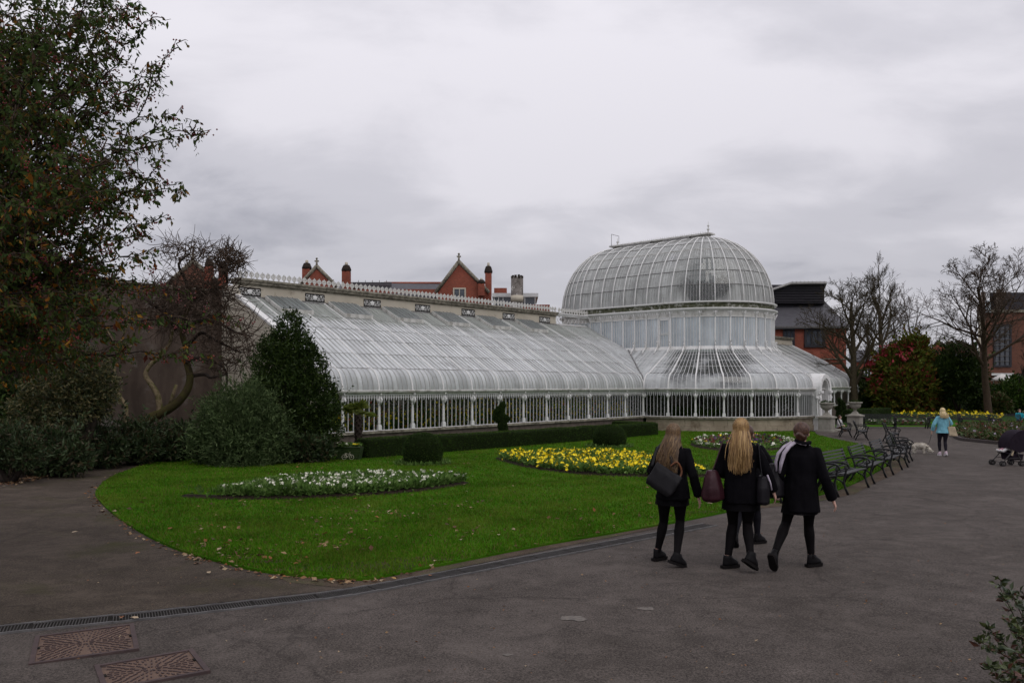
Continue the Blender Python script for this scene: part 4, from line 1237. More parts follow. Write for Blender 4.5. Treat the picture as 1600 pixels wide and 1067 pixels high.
MB().box((0, YP + 1.3, 1.45), (1.2, .08, 2.9)).build('inner_door', M['white'], GH)
MB().box((0, YP + 1.24, 1.6), (.9, .02, 1.6)).build('door_glass', M['dark_pane'], GH)
for sx in (-1, 1):
    MB().box((sx * .74, YP - .06, 2.33), (.40, .16, .14)).build('impost', M['white'], GH)
    link('column', column_me, GH, (sx * .92, YP + .10, SILL - .15))
MB().box((0, YP - .35, 0.0), (2.4, .9, .22)).build('step', M['stone_grey'], GH)
# ---- inside
fl = MB(); fl.box((-18.4, 3.1, .25), (21.8, 6.0, .5)); fl.box((18.4, 3.1, .25), (21.8, 6.0, .5)); fl.lathe([(7.1, 0.0), (7.1, .3)], 32, (0, 0, 0)); fl.box((0, 3.6, .14), (14, 7.2, .28))
fl.build('inner_floor', M['plinth_dark'], GH)
MB().box((0, 6.5, 3.3), (15.2, .25, 6.6)).build('inner_wall', M['stucco'], GH)
def world_of(P):
    P = np.asarray(P)
    return np.stack([CX + P[:, 0] * UX - P[:, 1] * NX, CY + P[:, 0] * UY - P[:, 1] * NY, ZB + P[:, 2]], 1)
def inside(name, label, n, fn, size, material, width=.25):
    P = world_of(fn(n)); D = rng.normal(size=(n, 3)); D[:, 2] += .4
    me = leaves_mesh(name, P, D, rng.uniform(.6, 1.3, n) * size, width, material, rng)
    return tag(link(name, me), label, 'plants', kind='stuff')
def stage(n):
    x = rng.uniform(-29, -7.6, n); y = rng.uniform(.5, 2.6, n)
    h = .55 + .55 * np.abs(np.sin(x * 2.1) * np.cos(x * .73 + y * 2)) + .25 * (y - .5)
    return np.stack([x, y, .55 + rng.random(n) ** .6 * h], 1)
def stage2(n):
    x = rng.uniform(-29, -7.6, n); y = rng.uniform(4.3, 5.8, n)
    return np.stack([x, y, .5 + rng.random(n) * (1.0 + .9 * np.abs(np.sin(x * 1.3)))], 1)
def jungle(n):
    a = rng.uniform(0, 2 * np.pi, n); r = 6.3 * np.sqrt(rng.random(n))
    k = rng.integers(0, 26, n); cx_ = 5.2 * np.sin(k * 2.4) * ((k % 5 + 1) / 5); cy_ = 5.2 * np.cos(k * 2.4) * ((k % 5 + 1) / 5)
    x = cx_ + rng.normal(0, .75, n); y = cy_ + rng.normal(0, .75, n)
    hh = np.where(k % 3 == 0, 9.0, 3.6)
    r = np.hypot(x, y); z = .4 + hh * rng.random(n) ** .8
    lim = np.where(z > 4.6, 3.4, np.where(z > 2.6, 5.2, 6.6)); k2 = np.minimum(1, lim * rng.uniform(.5, 1, n) / np.maximum(r, .01))
    x = x * k2; y = y * k2
    return np.stack([x, y, z], 1)
inside('bedding_plants', 'green pot plants on the staging inside the left glasshouse wing', 14000, stage, .16, M['leaf_bed'])
inside('climbing_plants', 'green climbers along the back wall inside the left wing', 9000, stage2, .2, M['leaf_box'])
inside('yellow_flowers', 'yellow flowers seen through the left wing windows', 2600, lambda n: stage(n) + np.array([0, -.1, .12]), .11, M['pet_yellow'], .5)
M['pet_orange'] = mat('orange_petal', (0.50, 0.14, 0.02), (0.5, 0.05, 0.04), 3, .6)
inside('orange_flowers', 'orange and red flowers seen through the left wing windows', 900, lambda n: stage(n) + np.array([0, -.1, .1]), .11, M['pet_orange'], .5)
inside('tropical_plants', 'dark tropical foliage filling the inside of the dome', 26000, jungle, .36, M['leaf_dark'], .2)
# ------------------------------------------------------------------ buildings behind
def wall_quad(mb, px0, py0, px1, py1, Y, depth):
    a = at(px0, py1, Y); b = at(px1, py0, Y)
    k = ((px0 + px1) / 2 - 800) / FPX      # side walls run along the street, roughly away from the viewer
    mb.slab([(a.x, Y, a.z), (b.x, Y, a.z), (b.x, Y, b.z), (a.x, Y, b.z)], (k * depth, depth, 0))
    return mb
def part(name, m, root, px0, py0, px1, py1, Y, depth):
    return wall_quad(MB(), px0, py0, px1, py1, Y, depth).build(name, m, root)
def gable(root, pxl, pxr, peak, pye, Y, depth, m, coping=True):
    """gabled wing: wall with triangular gable towards the viewer, slate roof behind"""
    l, r, p = at(pxl, pye, Y), at(pxr, pye, Y), at(peak[0], peak[1], Y)
    zb = -1.2; sk = (p.x / Y) * depth
    MB().slab([(l.x, Y, zb), (r.x, Y, zb), (r.x, Y, r.z), (p.x, Y, p.z - .05), (l.x, Y, l.z)], (sk, depth, 0)).build('gable_wall', m, root)
    rf = MB()
    for e in (l, r):
        rf.slab([(e.x + (e.x - p.x) * .06, Y + .25, e.z - .15), (p.x, Y + .25, p.z + .05), (p.x, Y + .25, p.z + .25), (e.x + (e.x - p.x) * .06, Y + .25, e.z + .05)], (sk, depth, 0))
    roof = rf.build('roof', M['slate'], root)
    if coping:
        for e in (l, r):
            MB().tube([(e.x + (e.x - p.x) * .1, Y - .05, e.z - .1), (p.x, Y - .05, p.z + .15)], .22, 4).build('gable_coping', M['coping'], roof)
        f = MB(); f.tube([(p.x, Y, p.z), (p.x, Y, p.z + 1.0)], [.16, .08], 6); f.box((p.x, Y, p.z + .75), (.5, .14, .16)); f.ball((p.x, Y, p.z + 1.05), .14, None, 6, 4)
        f.build('finial', M['coping'], roof)
def chimney(root, pxc, w, pyt, pyb, Y, m, pot=True):
    t, b = at(pxc, pyt, Y), at(pxc, pyb, Y); s = Y / FPX
    h = t.z - b.z; wd = w * s
    mb = MB(); mb.box((b.x, Y + wd / 2, b.z + h * .34), (wd, wd, h * .68)); c = mb.build('chimney', m, root)
    cp = MB(); cp.lathe([(wd * .60, 0), (wd * .66, h * .05), (wd * .60, h * .10), (wd * .44, h * .20), (wd * .34, h * .22)], 8, (b.x, Y + wd / 2, b.z + h * .68)); cp.build('chimney_cap', M['bark_dark'], c)
    if pot: MB().lathe([(wd * .22, 0), (wd * .18, h * .12)], 8, (b.x, Y + wd / 2, b.z + h * .88)).build('chimney_pot', M['stucco'], c)
def window(root, px0, py0, px1, py1, Y, frame, lights=2):
    a = at(px0, py1, Y); b = at(px1, py0, Y); w = b.x - a.x; h = b.z - a.z
    fr = MB()
    t = w * .12
    for x in (a.x, b.x): fr.box((x, Y - .05, (a.z + b.z) / 2), (t, .2, h + t))
    for z in (a.z, b.z): fr.box(((a.x + b.x) / 2, Y - .06, z), (w + t, .2, t))
    for k in range(1, lights): fr.box((a.x + w * k / lights, Y - .05, (a.z + b.z) / 2), (t * .6, .18, h))
    o = fr.build('window', frame, root)
    MB().box(((a.x + b.x) / 2, Y - .02, (a.z + b.z) / 2), (w, .08, h)).build('pane', M['dark_pane'], o)

c1 = empty('brick_college', (-13, 95, -1.2), 0, 'red brick building with steep gables and tall chimneys rising behind the long glass wing', 'building')
C1I = c1.matrix_basis.inverted()
def reparent(root):
    """children were modelled in world space: give them the root without moving them"""
    off = Vector(root.location)
    for ch in root.children:
        ch.location = Vector(ch.location) - off
Y1 = 95
gable(c1, 468, 524, (495, 418), 447, Y1, 9, M['brick'])
gable(c1, 684, 760, (717, 411), 456, Y1 - 1.5, 12, M['brick'])
part('wall', M['brick'], c1, 690, 456, 768, 540, Y1 - 1.2, 8)
window(c1, 709, 451, 727, 467, Y1 - 1.5, M['stucco'], 2)
part('wall', M['brick'], c1, 455, 452, 690, 540, Y1 + 2, 9)
rf = MB(); a, b, c, d = at(522, 458, Y1 + 1.5), at(690, 462, Y1 + 1.5), at(690, 443, Y1 + 6), at(535, 441, Y1 + 6)
rf.slab([a, b, c, d], (0, 0, -.3)); r_ = rf.build('roof', M['slate'], c1)
MB().tube([at(600, 443, Y1 + 6), at(690, 443, Y1 + 6)], .2, 4).build('ridge', M['brick'], r_)
part('parapet', M['slate'], c1, 548, 441, 612, 447, Y1 + 3, 1.0)
for q in range(5):
    MB().tube([at(560 + 11 * q, 441, Y1 + 3), at(560 + 11 * q, 438, Y1 + 3)], .03, 4).build('rail_post', M['steel'], c1)
chimney(c1, 478, 12, 406, 450, Y1 + .5, M['brick']); chimney(c1, 540, 12, 409, 455, Y1 + .5, M['brick'])
chimney(c1, 763, 10, 410, 462, Y1 - 1, M['brick']); chimney(c1, 752, 10, 434, 462, Y1 - 2, M['brick'])
MB().tube([at(521, 447, Y1), at(521, 437, Y1)], [.1, .05], 5).build('finial', M['coping'], c1)
part('wall', M['brick'], c1, 772, 450, 792, 470, Y1 + 3, 6)
reparent(c1)
c2 = empty('flat_block', (0, 90, -1.2), 0, 'low modern block with white fascia and dark windows beside the mottled flue', 'building')
part('fascia', M['offwhite'], c2, 769, 458, 841, 464, 90, 8)
part('wall', M['dark_pane'], c2, 771, 464, 836, 520, 90.3, 7)
for x in (772, 779, 786, 820, 836): part('mullion', M['offwhite'], c2, x - .6, 464, x + .6, 484, 90.1, .15)
part('brick_base', M['brick'], c2, 788, 476, 859, 530, 89.6, 7)
reparent(c2)
c3 = empty('flue', at(808, 545, 88), 0, 'thick round mottled concrete flue with a ragged top', 'chimney')
zt, zb_ = at(0, 433, 88).z, -1.2
s_ = 88 / FPX
MB().lathe([(9.5 * s_, zb_), (9.5 * s_, zt)], 20, (at(808, 0, 88).x, 88, 0)).build('shaft', M['concrete'], c3)
MB().lathe([(9.9 * s_, at(0, 472, 88).z), (9.9 * s_, at(0, 462, 88).z)], 20, (at(808, 0, 88).x, 88, 0)).build('band', M['stucco'], c3)
rg = MB()
for q in range(10): rg.box((at(808, 0, 88).x + 8 * s_ * math.cos(q * .63), 88 + 8 * s_ * math.sin(q * .63), zt), (.25, .25, .2 + .3 * gr.random()))
rg.build('ragged_rim', M['bark_dark'], c3)
reparent(c3)
c4 = empty('brick_house', (-30, 80, -1.2), 0, 'red brick gable with two chimneys half hidden behind bare twigs', 'house')
gable(c4, 262, 345, (302, 410), 446, 80, 10, M['brick_orange'])
chimney(c4, 325, 11, 399, 452, 79.5, M['brick']); chimney(c4, 347, 11, 404, 452, 79.5, M['brick'], False)
part('wall', M['brick'], c4, 250, 446, 372, 520, 80.6, 9)
reparent(c4)
# brown rendered wall continuing the line of the glasshouse back wall
wl = empty('garden_wall', (*bl(-29.9, 7.5), -1.0), math.atan2(UY, UX), 'tall stained brown rendered wall behind the bare twisted tree', 'wall')
MB().box((-8.75, 0.2, 3.4), (18.2, .4, 6.8)).build('face', M['render_brown'], wl)
MB().box((-8.75, 0.2, 6.86), (18.3, .5, .12)).build('coping', M['coping'], wl)
# building right of the dome
Y2 = 82
c5 = empty('slate_roofed_hall', (30, Y2, -1.3), 0, 'brick hall with big slate roof and dark louvred top right of the dome', 'building')
part('wall', M['brick'], c5, 1150, 511, 1322, 620, Y2, 14)
e0, e1 = at(1140, 512, Y2 - .4), at(1326, 509, Y2 - .4)
r0, r1 = at(1140, 470, Y2 + 5), at(1286, 468, Y2 + 5)
MB().slab([e0, e1, r1, r0], (0, 0, -.25)).build('roof', M['slate'], c5)
MB().slab([e1, Vector((e1.x + 5.2, Y2 + 13, e1.z)), Vector((r1.x + 1.2, Y2 + 8, r1.z)), r1], (0, 0, -.25)).build('roof', M['slate'], c5)
part('eaves_board', M['steel'], c5, 1150, 509.5, 1327, 512.5, Y2 - .5, .3)
part('louvre_box', M['louvre'], c5, 1190, 445, 1288, 474, Y2 + 3, 9)
for q in range(6): part('louvre_slat', M['louvre'], c5, 1191, 449 + q * 4, 1287, 450.5 + q * 4, Y2 + 2.8, .3)
a, b, c, d, e_ = at(1188, 452, Y2 + 2), at(1208, 450, Y2 + 2), at(1236, 440.5, Y2 + 2), at(1292, 440, Y2 + 2), at(1292, 443, Y2 + 2)
MB().slab([a, b, c, d, e_, at(1236, 443.5, Y2 + 2), at(1208, 453, Y2 + 2)], (3.8, 11, 0)).build('metal_roof', M['roof_metal'], c5)
for k in range(9):
    MB().slab([at(1238 + 6.2 * k, 439.3, Y2 + 1.9), at(1239.2 + 6.2 * k, 439.3, Y2 + 1.9), at(1239.2 + 6.2 * k, 441, Y2 + 1.9), at(1238 + 6.2 * k, 441, Y2 + 1.9)], (3.5, 10, 0)).build('roof_seam', M['roof_metal'], c5)
for (a0, a1) in ((1224, 1240), (1258, 1287)): window(c5, a0, 515, a1, 541, Y2, M['louvre'], 3)
for q in (560, 580): part('string_course', M['coping'], c5, 1150, q, 1322.5, q + 1.4, Y2 - .1, .2)
reparent(c5)
Y3 = 102
c6 = empty('brick_library', (62, Y3, -1.3), 0, 'orange brick building with tall dark glazing at the right edge', 'building')
part('wall', M['brick_orange'], c6, 1534, 484, 1700, 612, Y3, 14)
part('corner_strip', M['stucco'], c6, 1528, 487, 1534, 612, Y3 - .3, 1.2)
part('corner_pier', M['plinth_dark'], c6, 1526, 479, 1537, 492, Y3 - .4, 1.4)
part('upper_storey', M['louvre'], c6, 1546, 457, 1700, 484, Y3 + 1.5, 10)
part('roof_edge', M['coping'], c6, 1540, 484, 1700, 488, Y3 - .2, 12)
part('upper_pier', M['plinth_dark'], c6, 1532, 456, 1540, 486, Y3 + 1, 2); part('upper_pier', M['plinth_dark'], c6, 1556, 452, 1566, 486, Y3 + 1, 2)
part('roof_glass', M['drum_glass'], c6, 1538, 470, 1548, 488, Y3 - .3, .2)
window(c6, 1553, 508, 1578, 572, Y3, M['louvre'], 3)
for q in range(7): part('transom', M['steel'], c6, 1553, 513 + q * 8.5, 1578, 513.8 + q * 8.5, Y3 - .2, .1)
part('balcony', M['offwhite'], c6, 1549, 583, 1584, 586.5, Y3 - .8, .9)
for (a0, a1) in ((1588, 1598), (1606, 1620), (1590, 1600)): window(c6, a0, 584, a1, 606, Y3, M['coping'], 2)
reparent(c6)
Y4 = 150
c7 = empty('terrace_row', (80, Y4, -1.3), 0, 'distant low terrace with red chimneys between the trees', 'house')
part('wall', M['brick'], c7, 1330, 562, 1534, 615, Y4, 8)
a, b = at(1326, 563, Y4 - .4), at(1540, 563, Y4 - .4); c, d = at(1540, 547, Y4 + 4), at(1326, 547, Y4 + 4)
MB().slab([a, b, c, d], (0, 0, -.3)).build('roof', M['slate'], c7)
for (x, w) in ((1396, 9), (1470, 12), (1485, 8), (1505, 7)): chimney(c7, x, w, 531, 556, Y4 + 2, M['brick'])
for k in range(6): window(c7, 1350 + 30 * k, 572, 1360 + 30 * k, 588, Y4, M['offwhite'], 2)
reparent(c7)
pv = empty('white_pavilion', (*at(1566, 608, 92).xy, zg(92)), 0, 'small white canvas canopy in front of the right brick building', 'canopy')
MB().lathe([(1.15, 3.25), (1.2, 3.45), (.5, 3.85), (.05, 4.05)], 8, (0, 0, 0)).build('canopy', M['canvas_white'], pv)
for sx in (-1, 1):
    MB().tube([(sx * 1.0, 0, 0), (sx * 1.0, 0, 3.3)], .05, 5).build('pole', M['canvas_white'], pv)
# ------------------------------------------------------------------ vegetation
vr = np.random.default_rng(11)
def unit(n, r=vr):
    v = r.normal(size=(n, 3)); return v / np.linalg.norm(v, axis=1, keepdims=True)
def blob_leaves(blobs, n, r=vr, shell=.55, bump_=.16, zmin=None):
    B = np.array(blobs, float)
    w = (B[:, 3] * B[:, 4] * B[:, 5]) ** (2 / 3); w /= w.sum()
    k = r.choice(len(B), n, p=w); d = unit(n, r)
    rad = (shell + (1 - shell) * np.sqrt(r.random(n)))
    ph = r.random(6) * 6
    rad *= 1 + bump_ * (np.sin(d[:, 0] * 7 + ph[0] + k) * np.sin(d[:, 1] * 6 + ph[1] + k * 2) + .6 * np.sin(d[:, 2] * 9 + ph[2] + k) + .5 * np.sin(d[:, 0] * 15 + d[:, 2] * 13 + ph[3]))
    P = B[k, :3] + d * B[k, 3:6] * rad[:, None]
    if zmin is not None:
        f = zmin + vr.random(n) * .15
        P[:, 2] = np.maximum(P[:, 2], f)
    return P, d
def stems_mb(base, tips, r0, r1, sides=5):
    mb = MB()
    for t in tips:
        t = Vector(t); b = Vector(base); m = b.lerp(t, .5) + Vector((vr.normal() * .08, vr.normal() * .08, .05)) * (t - b).length
        mb.tube([b, m, t], [r0, (r0 + r1) / 2, r1], sides)
    return mb
def shrub(name, label, cat, blobs, n, size, m, width=.22, group=None, base=None, updir=.4, shell=.5, sprigs=0, bark='bark_dark', bmp=.16):
    """blobs in world coordinates"""
    B = np.array(blobs, float)
    if base is None:
        bx, by = B[:, 0].mean(), B[:, 1].mean()
        base = (bx, by, zg(by))
    o = empty(name, base, 0, label, cat, group)
    P, d = blob_leaves(blobs, n, vr, shell, bmp, base[2])
    D = d * .8 + vr.normal(size=(n, 3)) * .6; D[:, 2] += updir
    if sprigs:
        # shoots that stand out of the outline
        sp, sd = blob_leaves(blobs, sprigs, vr, .98, bmp, base[2])
        sd = sd * .7; sd[:, 2] += .7; sd /= np.linalg.norm(sd, axis=1, keepdims=True)
        k = 9; t = np.linspace(0, 1, k)[None, :, None]
        ln = vr.uniform(2.0, 4.5, sprigs)[:, None, None] * size
        Q = (sp[:, None] + sd[:, None] * t * ln).reshape(-1, 3)
        E_ = np.repeat(sd, k, 0) * .6 + vr.normal(size=(sprigs * k, 3)) * .7
        P = np.concatenate([P, Q]); D = np.concatenate([D, E_])
    n2 = len(P)
    me = leaves_mesh('foliage', P - np.array(base), D, vr.uniform(.65, 1.35, n2) * size, width, m, vr)
    f = link('foliage', me, o); f['kind'] = 'stuff'
    tips = [(b[0] - base[0], b[1] - base[1], b[2] - base[2]) for b in B]
    stems_mb((0, 0, -.05), tips, .05 + .012 * len(B), .02).build('stem', M[bark], o)
    return o
def pb(px, py, rpx, Y, ry=None, dY=0.0, rz=None):
    """blob from pixel centre and radius at depth Y"""
    s = Y / FPX; c = at(px, py, Y)
    return (c.x, Y + dY, c.z, rpx * s, (ry if ry else rpx) * s * .9, (rz if rz else rpx) * s)
def leaf_cover(o_name, me, n, size, m, parent, width=.28, spread=.5):
    """small leaves over a closed form"""
    me.calc_loop_triangles()
    nv = len(me.vertices); co = np.empty(nv * 3); me.vertices.foreach_get('co', co); co = co.reshape(-1, 3)
    nt_ = len(me.loop_triangles); tr = np.empty(nt_ * 3, dtype=np.int64); me.loop_triangles.foreach_get('vertices', tr); tr = tr.reshape(-1, 3)
    a, b, c = co[tr[:, 0]], co[tr[:, 1]], co[tr[:, 2]]
    nr = np.cross(b - a, c - a); ar = np.linalg.norm(nr, axis=1); nr /= np.maximum(ar, 1e-9)[:, None]
    k = vr.choice(nt_, n, p=ar / ar.sum()); u, v = vr.random(n), vr.random(n); fl = u + v > 1; u[fl] = 1 - u[fl]; v[fl] = 1 - v[fl]
    P = a[k] + (b - a)[k] * u[:, None] + (c - a)[k] * v[:, None]
    D = nr[k] + vr.normal(size=(n, 3)) * spread
    P = P - nr[k] * size * .45 + nr[k] * (vr.random(n)[:, None] ** 3) * size * .5
    lm = leaves_mesh(o_name, P, D, vr.uniform(.6, 1.3, n) * size, width, m, vr)
    f = link(o_name, lm, parent); f['kind'] = 'stuff'
    return f

# ---- bare winter trees
def branch_tree(seed, H, r0, levels=5, nlimb=9, limb_from=.28, spread=.9, up=.35, wander=.10, kids=(7, 6, 5, 4), ratio=.52, trunk_lean=(0, 0), droop=0.0):
    rr = random.Random(seed)
    big, twig = MB(), MB()
    def grow(p, d, ln, r, lev):
        nseg = 7 if lev == 0 else (5 if lev < 3 else 3)
        pts = [p]; rad = [r]; dd = d.copy(); q = p.copy()
        for i in range(nseg):
            dd = dd + Vector((rr.gauss(0, wander), rr.gauss(0, wander), rr.gauss(0, wander) + (up * .12 if lev > 0 else 0) - droop * .1 * (lev > 1)))
            dd.normalize(); q = q + dd * (ln / nseg); pts.append(q.copy()); rad.append(max(r * (1 - .80 * (i + 1) / nseg), .009) if lev > 0 else r * (1 - .72 * (i + 1) / nseg))
        (big if lev < 3 else twig).tube(pts, rad, 7 if lev == 0 else (5 if lev == 1 else (4 if lev == 2 else 3)), False, True)
        if lev + 1 >= levels: return
        nk = nlimb if lev == 0 else kids[lev - 1]
        for j in range(nk):
            f = (limb_from + (1 - limb_from) * (j + rr.random() * .8) / nk) if lev == 0 else (.22 + .78 * (j + rr.random()) / nk)
            f = min(f, .99); x = f * nseg; i = int(x); t = x - i
            pp = pts[i].lerp(pts[i + 1], t); tang = (pts[i + 1] - pts[i]).normalized()
            az = rr.uniform(0, 2 * math.pi) if lev > 0 else j * 2.4 + rr.uniform(-.4, .4)
            perp = tang.orthogonal().normalized(); perp.rotate(Matrix.Rotation(az, 3, tang))
            ang = rr.uniform(.55, 1.0) * spread * (1.0 if lev else (1.25 - .6 * f))
            nd_ = tang * math.cos(ang) + perp * math.sin(ang)
            if lev > 0: nd_.z += .12
            nd_.normalize()
            l2 = ln * ratio * rr.uniform(.75, 1.2) * (1.15 - .55 * f if lev == 0 else 1.1 - .5 * f)
            if lev == 0: l2 = H * .56 * rr.uniform(.8, 1.15) * (1.2 - .75 * f)
            grow(pp, nd_, l2, max(r * (1 - .75 * f) * .62, .017 if lev > 1 else .03), lev + 1)
    d0 = Vector((trunk_lean[0], trunk_lean[1], 1)).normalized()
    grow(Vector((0, 0, -.1)), d0, H * .92, r0, 0)
    return big, twig
def bare_tree(label, px, Y, top_py, seed, bark, group='bare winter trees beyond the glasshouse', **k):
    x = (px - 800) / FPX * Y; z0 = zg(Y); H = (at(px, top_py, Y).z - z0) * .86
    o = empty('bare_tree', (x, Y, z0), 0, label, 'tree', group)
    r0 = k.pop('r0', H * .022)
    big, twig = branch_tree(seed, H, r0, **k)
    big.build('trunk', M[bark], o, recalc=False)
    c = twig.build('crown', M[bark], o, recalc=False); c['kind'] = 'stuff'
    return o
bare_tree('big spreading leafless tree directly right of the slate roofed hall', 1334, 72, 418, 21, 'bark_olive', nlimb=13, limb_from=.24, spread=1.1, r0=.40, kids=(9, 8, 5, 3), up=.2)
bare_tree('tall thick limbed leafless tree behind the red flowering shrub', 1384, 84, 396, 8, 'bark_olive', nlimb=9, limb_from=.35, spread=.75, r0=.42, kids=(8, 7, 5, 3), trunk_lean=(-.10, 0))
bare_tree('small pale leafless tree far off between the two big ones', 1432, 115, 447, 15, 'bark_red', nlimb=9, limb_from=.22, spread=.8, r0=.22, kids=(6, 5, 4, 3))
bare_tree('tall fine twigged leafless tree in front of the orange brick building', 1545, 66, 372, 33, 'bark_red', nlimb=14, limb_from=.30, spread=1.12, r0=.32, kids=(9, 7, 6, 4), up=.2)
bare_tree('leaning bare trunk at the right edge under the tall leafless tree', 1580, 70, 530, 41, 'bark_dark', nlimb=5, limb_from=.6, spread=.7, r0=.35, kids=(5, 4, 3, 2), trunk_lean=(.2, 0))
bare_tree('thin leafless tree left of the pale far tree', 1405, 105, 462, 52, 'bark_dark', nlimb=8, limb_from=.2, spread=.8, r0=.2, kids=(6, 5, 4, 3))

# ---- old twisted tree against the brown wall
YT = 27.0
tt_ = empty('twisted_tree', (*at(232, 700, YT).xy, zg(YT)), 0, 'old twisted leafless tree with mossy leaning limb against the brown wall', 'tree')
TO = Vector(tt_.location)
def tp(pts, Y=YT): return [at(x, y, Y) - TO for x, y in pts]
mo = MB(); mo.tube(smooth_line([tuple(p) for p in tp([(190, 690), (212, 668), (232, 655), (256, 643), (278, 628), (293, 608), (297, 588), (292, 565), (290, 540), (283, 515), (290, 492), (300, 470)])], 4), [.20 - .0031 * i for i in range(45)], 8)
mo.build('trunk', M['bark_moss'], tt_)
pl = MB(); pl.tube(smooth_line([tuple(p) for p in tp([(250, 648), (249, 630), (245, 614), (236, 600), (228, 587), (232, 574), (244, 562), (256, 550), (266, 535), (270, 515)])], 4), [.115 - .0017 * i for i in range(37)], 8)
pl.build('limb', M['bark_pale'], tt_)
MB().tube(tp([(266, 632), (271, 616), (276, 601)]), [.075, .065, .055], 7).build('cut_limb', M['bark_pale'], tt_)
sm2 = MB()
for L_ in ([(290, 540), (310, 520), (335, 528), (360, 545), (385, 552)], [(292, 565), (320, 560), (345, 572), (350, 600), (338, 615)], [(285, 515), (310, 500), (340, 505), (372, 520), (395, 525)], [(270, 515), (255, 490), (230, 470), (215, 455)], [(300, 470), (330, 455), (352, 440), (350, 415)], [(300, 470), (290, 440), (285, 415), (300, 398)], [(283, 515), (262, 490), (258, 460), (265, 430)], [(295, 588), (318, 585), (335, 590), (352, 585)]):
    sm2.tube(smooth_line([tuple(p + Vector((0, gr.uniform(-.3, .3), 0))) for p in tp(L_)], 4), [.075 - .0035 * i for i in range(4 * (len(L_) - 1) + 1)], 6)
sm2.build('branch', M['bark_dark'], tt_)
tw = MB(); rr_ = random.Random(4)
def tangle(px, py, rx, ry, n, ln):
    for _ in range(n):
        a = rr_.uniform(0, 6.28); q = math.sqrt(rr_.random())
        p = at(px + rx * q * math.cos(a), py + ry * q * math.sin(a), YT + rr_.uniform(-1.0, 1.0)) - TO
        d = Vector((rr_.gauss(0, 1), rr_.gauss(0, .7), rr_.gauss(.1, .8))).normalized(); pts = [p.copy()]
        for k in range(4):
            d = (d + Vector((rr_.gauss(0, .35), rr_.gauss(0, .35), rr_.gauss(0, .3)))).normalized(); p = p + d * ln / 4; pts.append(p.copy())
        tw.tube(pts, [.015, .013, .011, .009, .006], 3, False)
tangle(300, 470, 70, 42, 400, 1.1); tangle(356, 408, 25, 20, 330, .6); tangle(290, 394, 40, 16, 130, .8); tangle(355, 540, 46, 48, 260, 1.0); tangle(250, 480, 45, 40, 170, .9); tangle(330, 445, 45, 22, 120, .8)
c_ = tw.build('twig_mass', M['bark_red'], tt_, recalc=False); c_['kind'] = 'stuff'
t2 = empty('slender_tree', (*at(196, 700, 26).xy, zg(26)), 0, 'slender pale stemmed sapling left of the twisted tree', 'tree')
TO2 = Vector(t2.location)
MB().tube(smooth_line([tuple(at(x, y, 26) - TO2) for x, y in [(196, 722), (197, 660), (197, 636), (192, 626), (184, 614), (181, 596), (180, 570), (186, 548), (190, 530)]], 4), [.085 - .0018 * i for i in range(33)], 7).build('trunk', M['bark_pale'], t2)
b2 = MB()
for L_ in ([(186, 548), (175, 530), (165, 510)], [(190, 530), (200, 510), (205, 485)], [(183, 560), (196, 545), (210, 538)]):
    b2.tube([at(x, y, 26) - TO2 for x, y in L_], [.035, .022, .010], 5)
b2.build('branch', M['bark_pale'], t2)

# ---- shrubs by the left end of the glasshouse
Yh = 25.6
shrub('holly_tree', 'tall dark conical evergreen standing at the left end of the glasshouse', 'tree',
      [pb(452, 690, 62, Yh), pb(492, 680, 44, Yh), pb(410, 680, 48, Yh), pb(452, 635, 64, Yh), pb(488, 630, 42, Yh), pb(415, 625, 40, Yh), pb(452, 585, 52, Yh), pb(478, 575, 34, Yh), pb(425, 570, 34, Yh), pb(452, 545, 36, Yh), pb(470, 545, 24, Yh), pb(430, 540, 22, Yh), pb(452, 512, 20, Yh, None, 0, 26), pb(508, 655, 22, Yh), pb(506, 610, 18, Yh), pb(462, 500, 9, Yh, None, 0, 14)],
      42000, .10, M['leaf_dark'], .22, sprigs=420)
shrub('grey_shrub', 'rounded grey-green feathery shrub left of the dark evergreen', 'shrub',
      [pb(380, 660, 58, 24), pb(340, 680, 44, 24), pb(415, 685, 46, 24), pb(375, 700, 58, 23.6), pb(330, 700, 30, 24), pb(395, 635, 36, 24.2), pb(350, 640, 34, 24.2)],
      20000, .13, M['leaf_grey'], .13, updir=.2, sprigs=260)
shrub('broad_leaf_shrub', 'low broad leaved shrub at the foot of the dark evergreen', 'shrub', [pb(480, 700, 22, 24.4), pb(445, 705, 26, 24.3), pb(505, 702, 16, 24.6)], 2600, .14, M['leaf_rhodo'], .24)
shrub('variegated_shrub', 'cream variegated shrub hanging in layers at the left', 'shrub',
      [pb(95, 600, 48, 22), pb(140, 585, 36, 22), pb(160, 605, 26, 22), pb(110, 635, 46, 21.8), pb(60, 640, 40, 22), pb(150, 630, 26, 22), pb(120, 560, 26, 22.3)],
      13000, .11, M['leaf_var'], .2, updir=-.1, sprigs=120)
shrub('evergreen_tree', 'very dark evergreen filling the left edge behind the berried tree', 'tree',
      [pb(10, 560, 85, 25), pb(80, 500, 60, 27), pb(-60, 480, 100, 26), pb(30, 440, 70, 27), pb(-30, 640, 80, 24), pb(110, 455, 40, 28), pb(60, 660, 60, 24)], 24000, .16, M['leaf_dark'], .22)
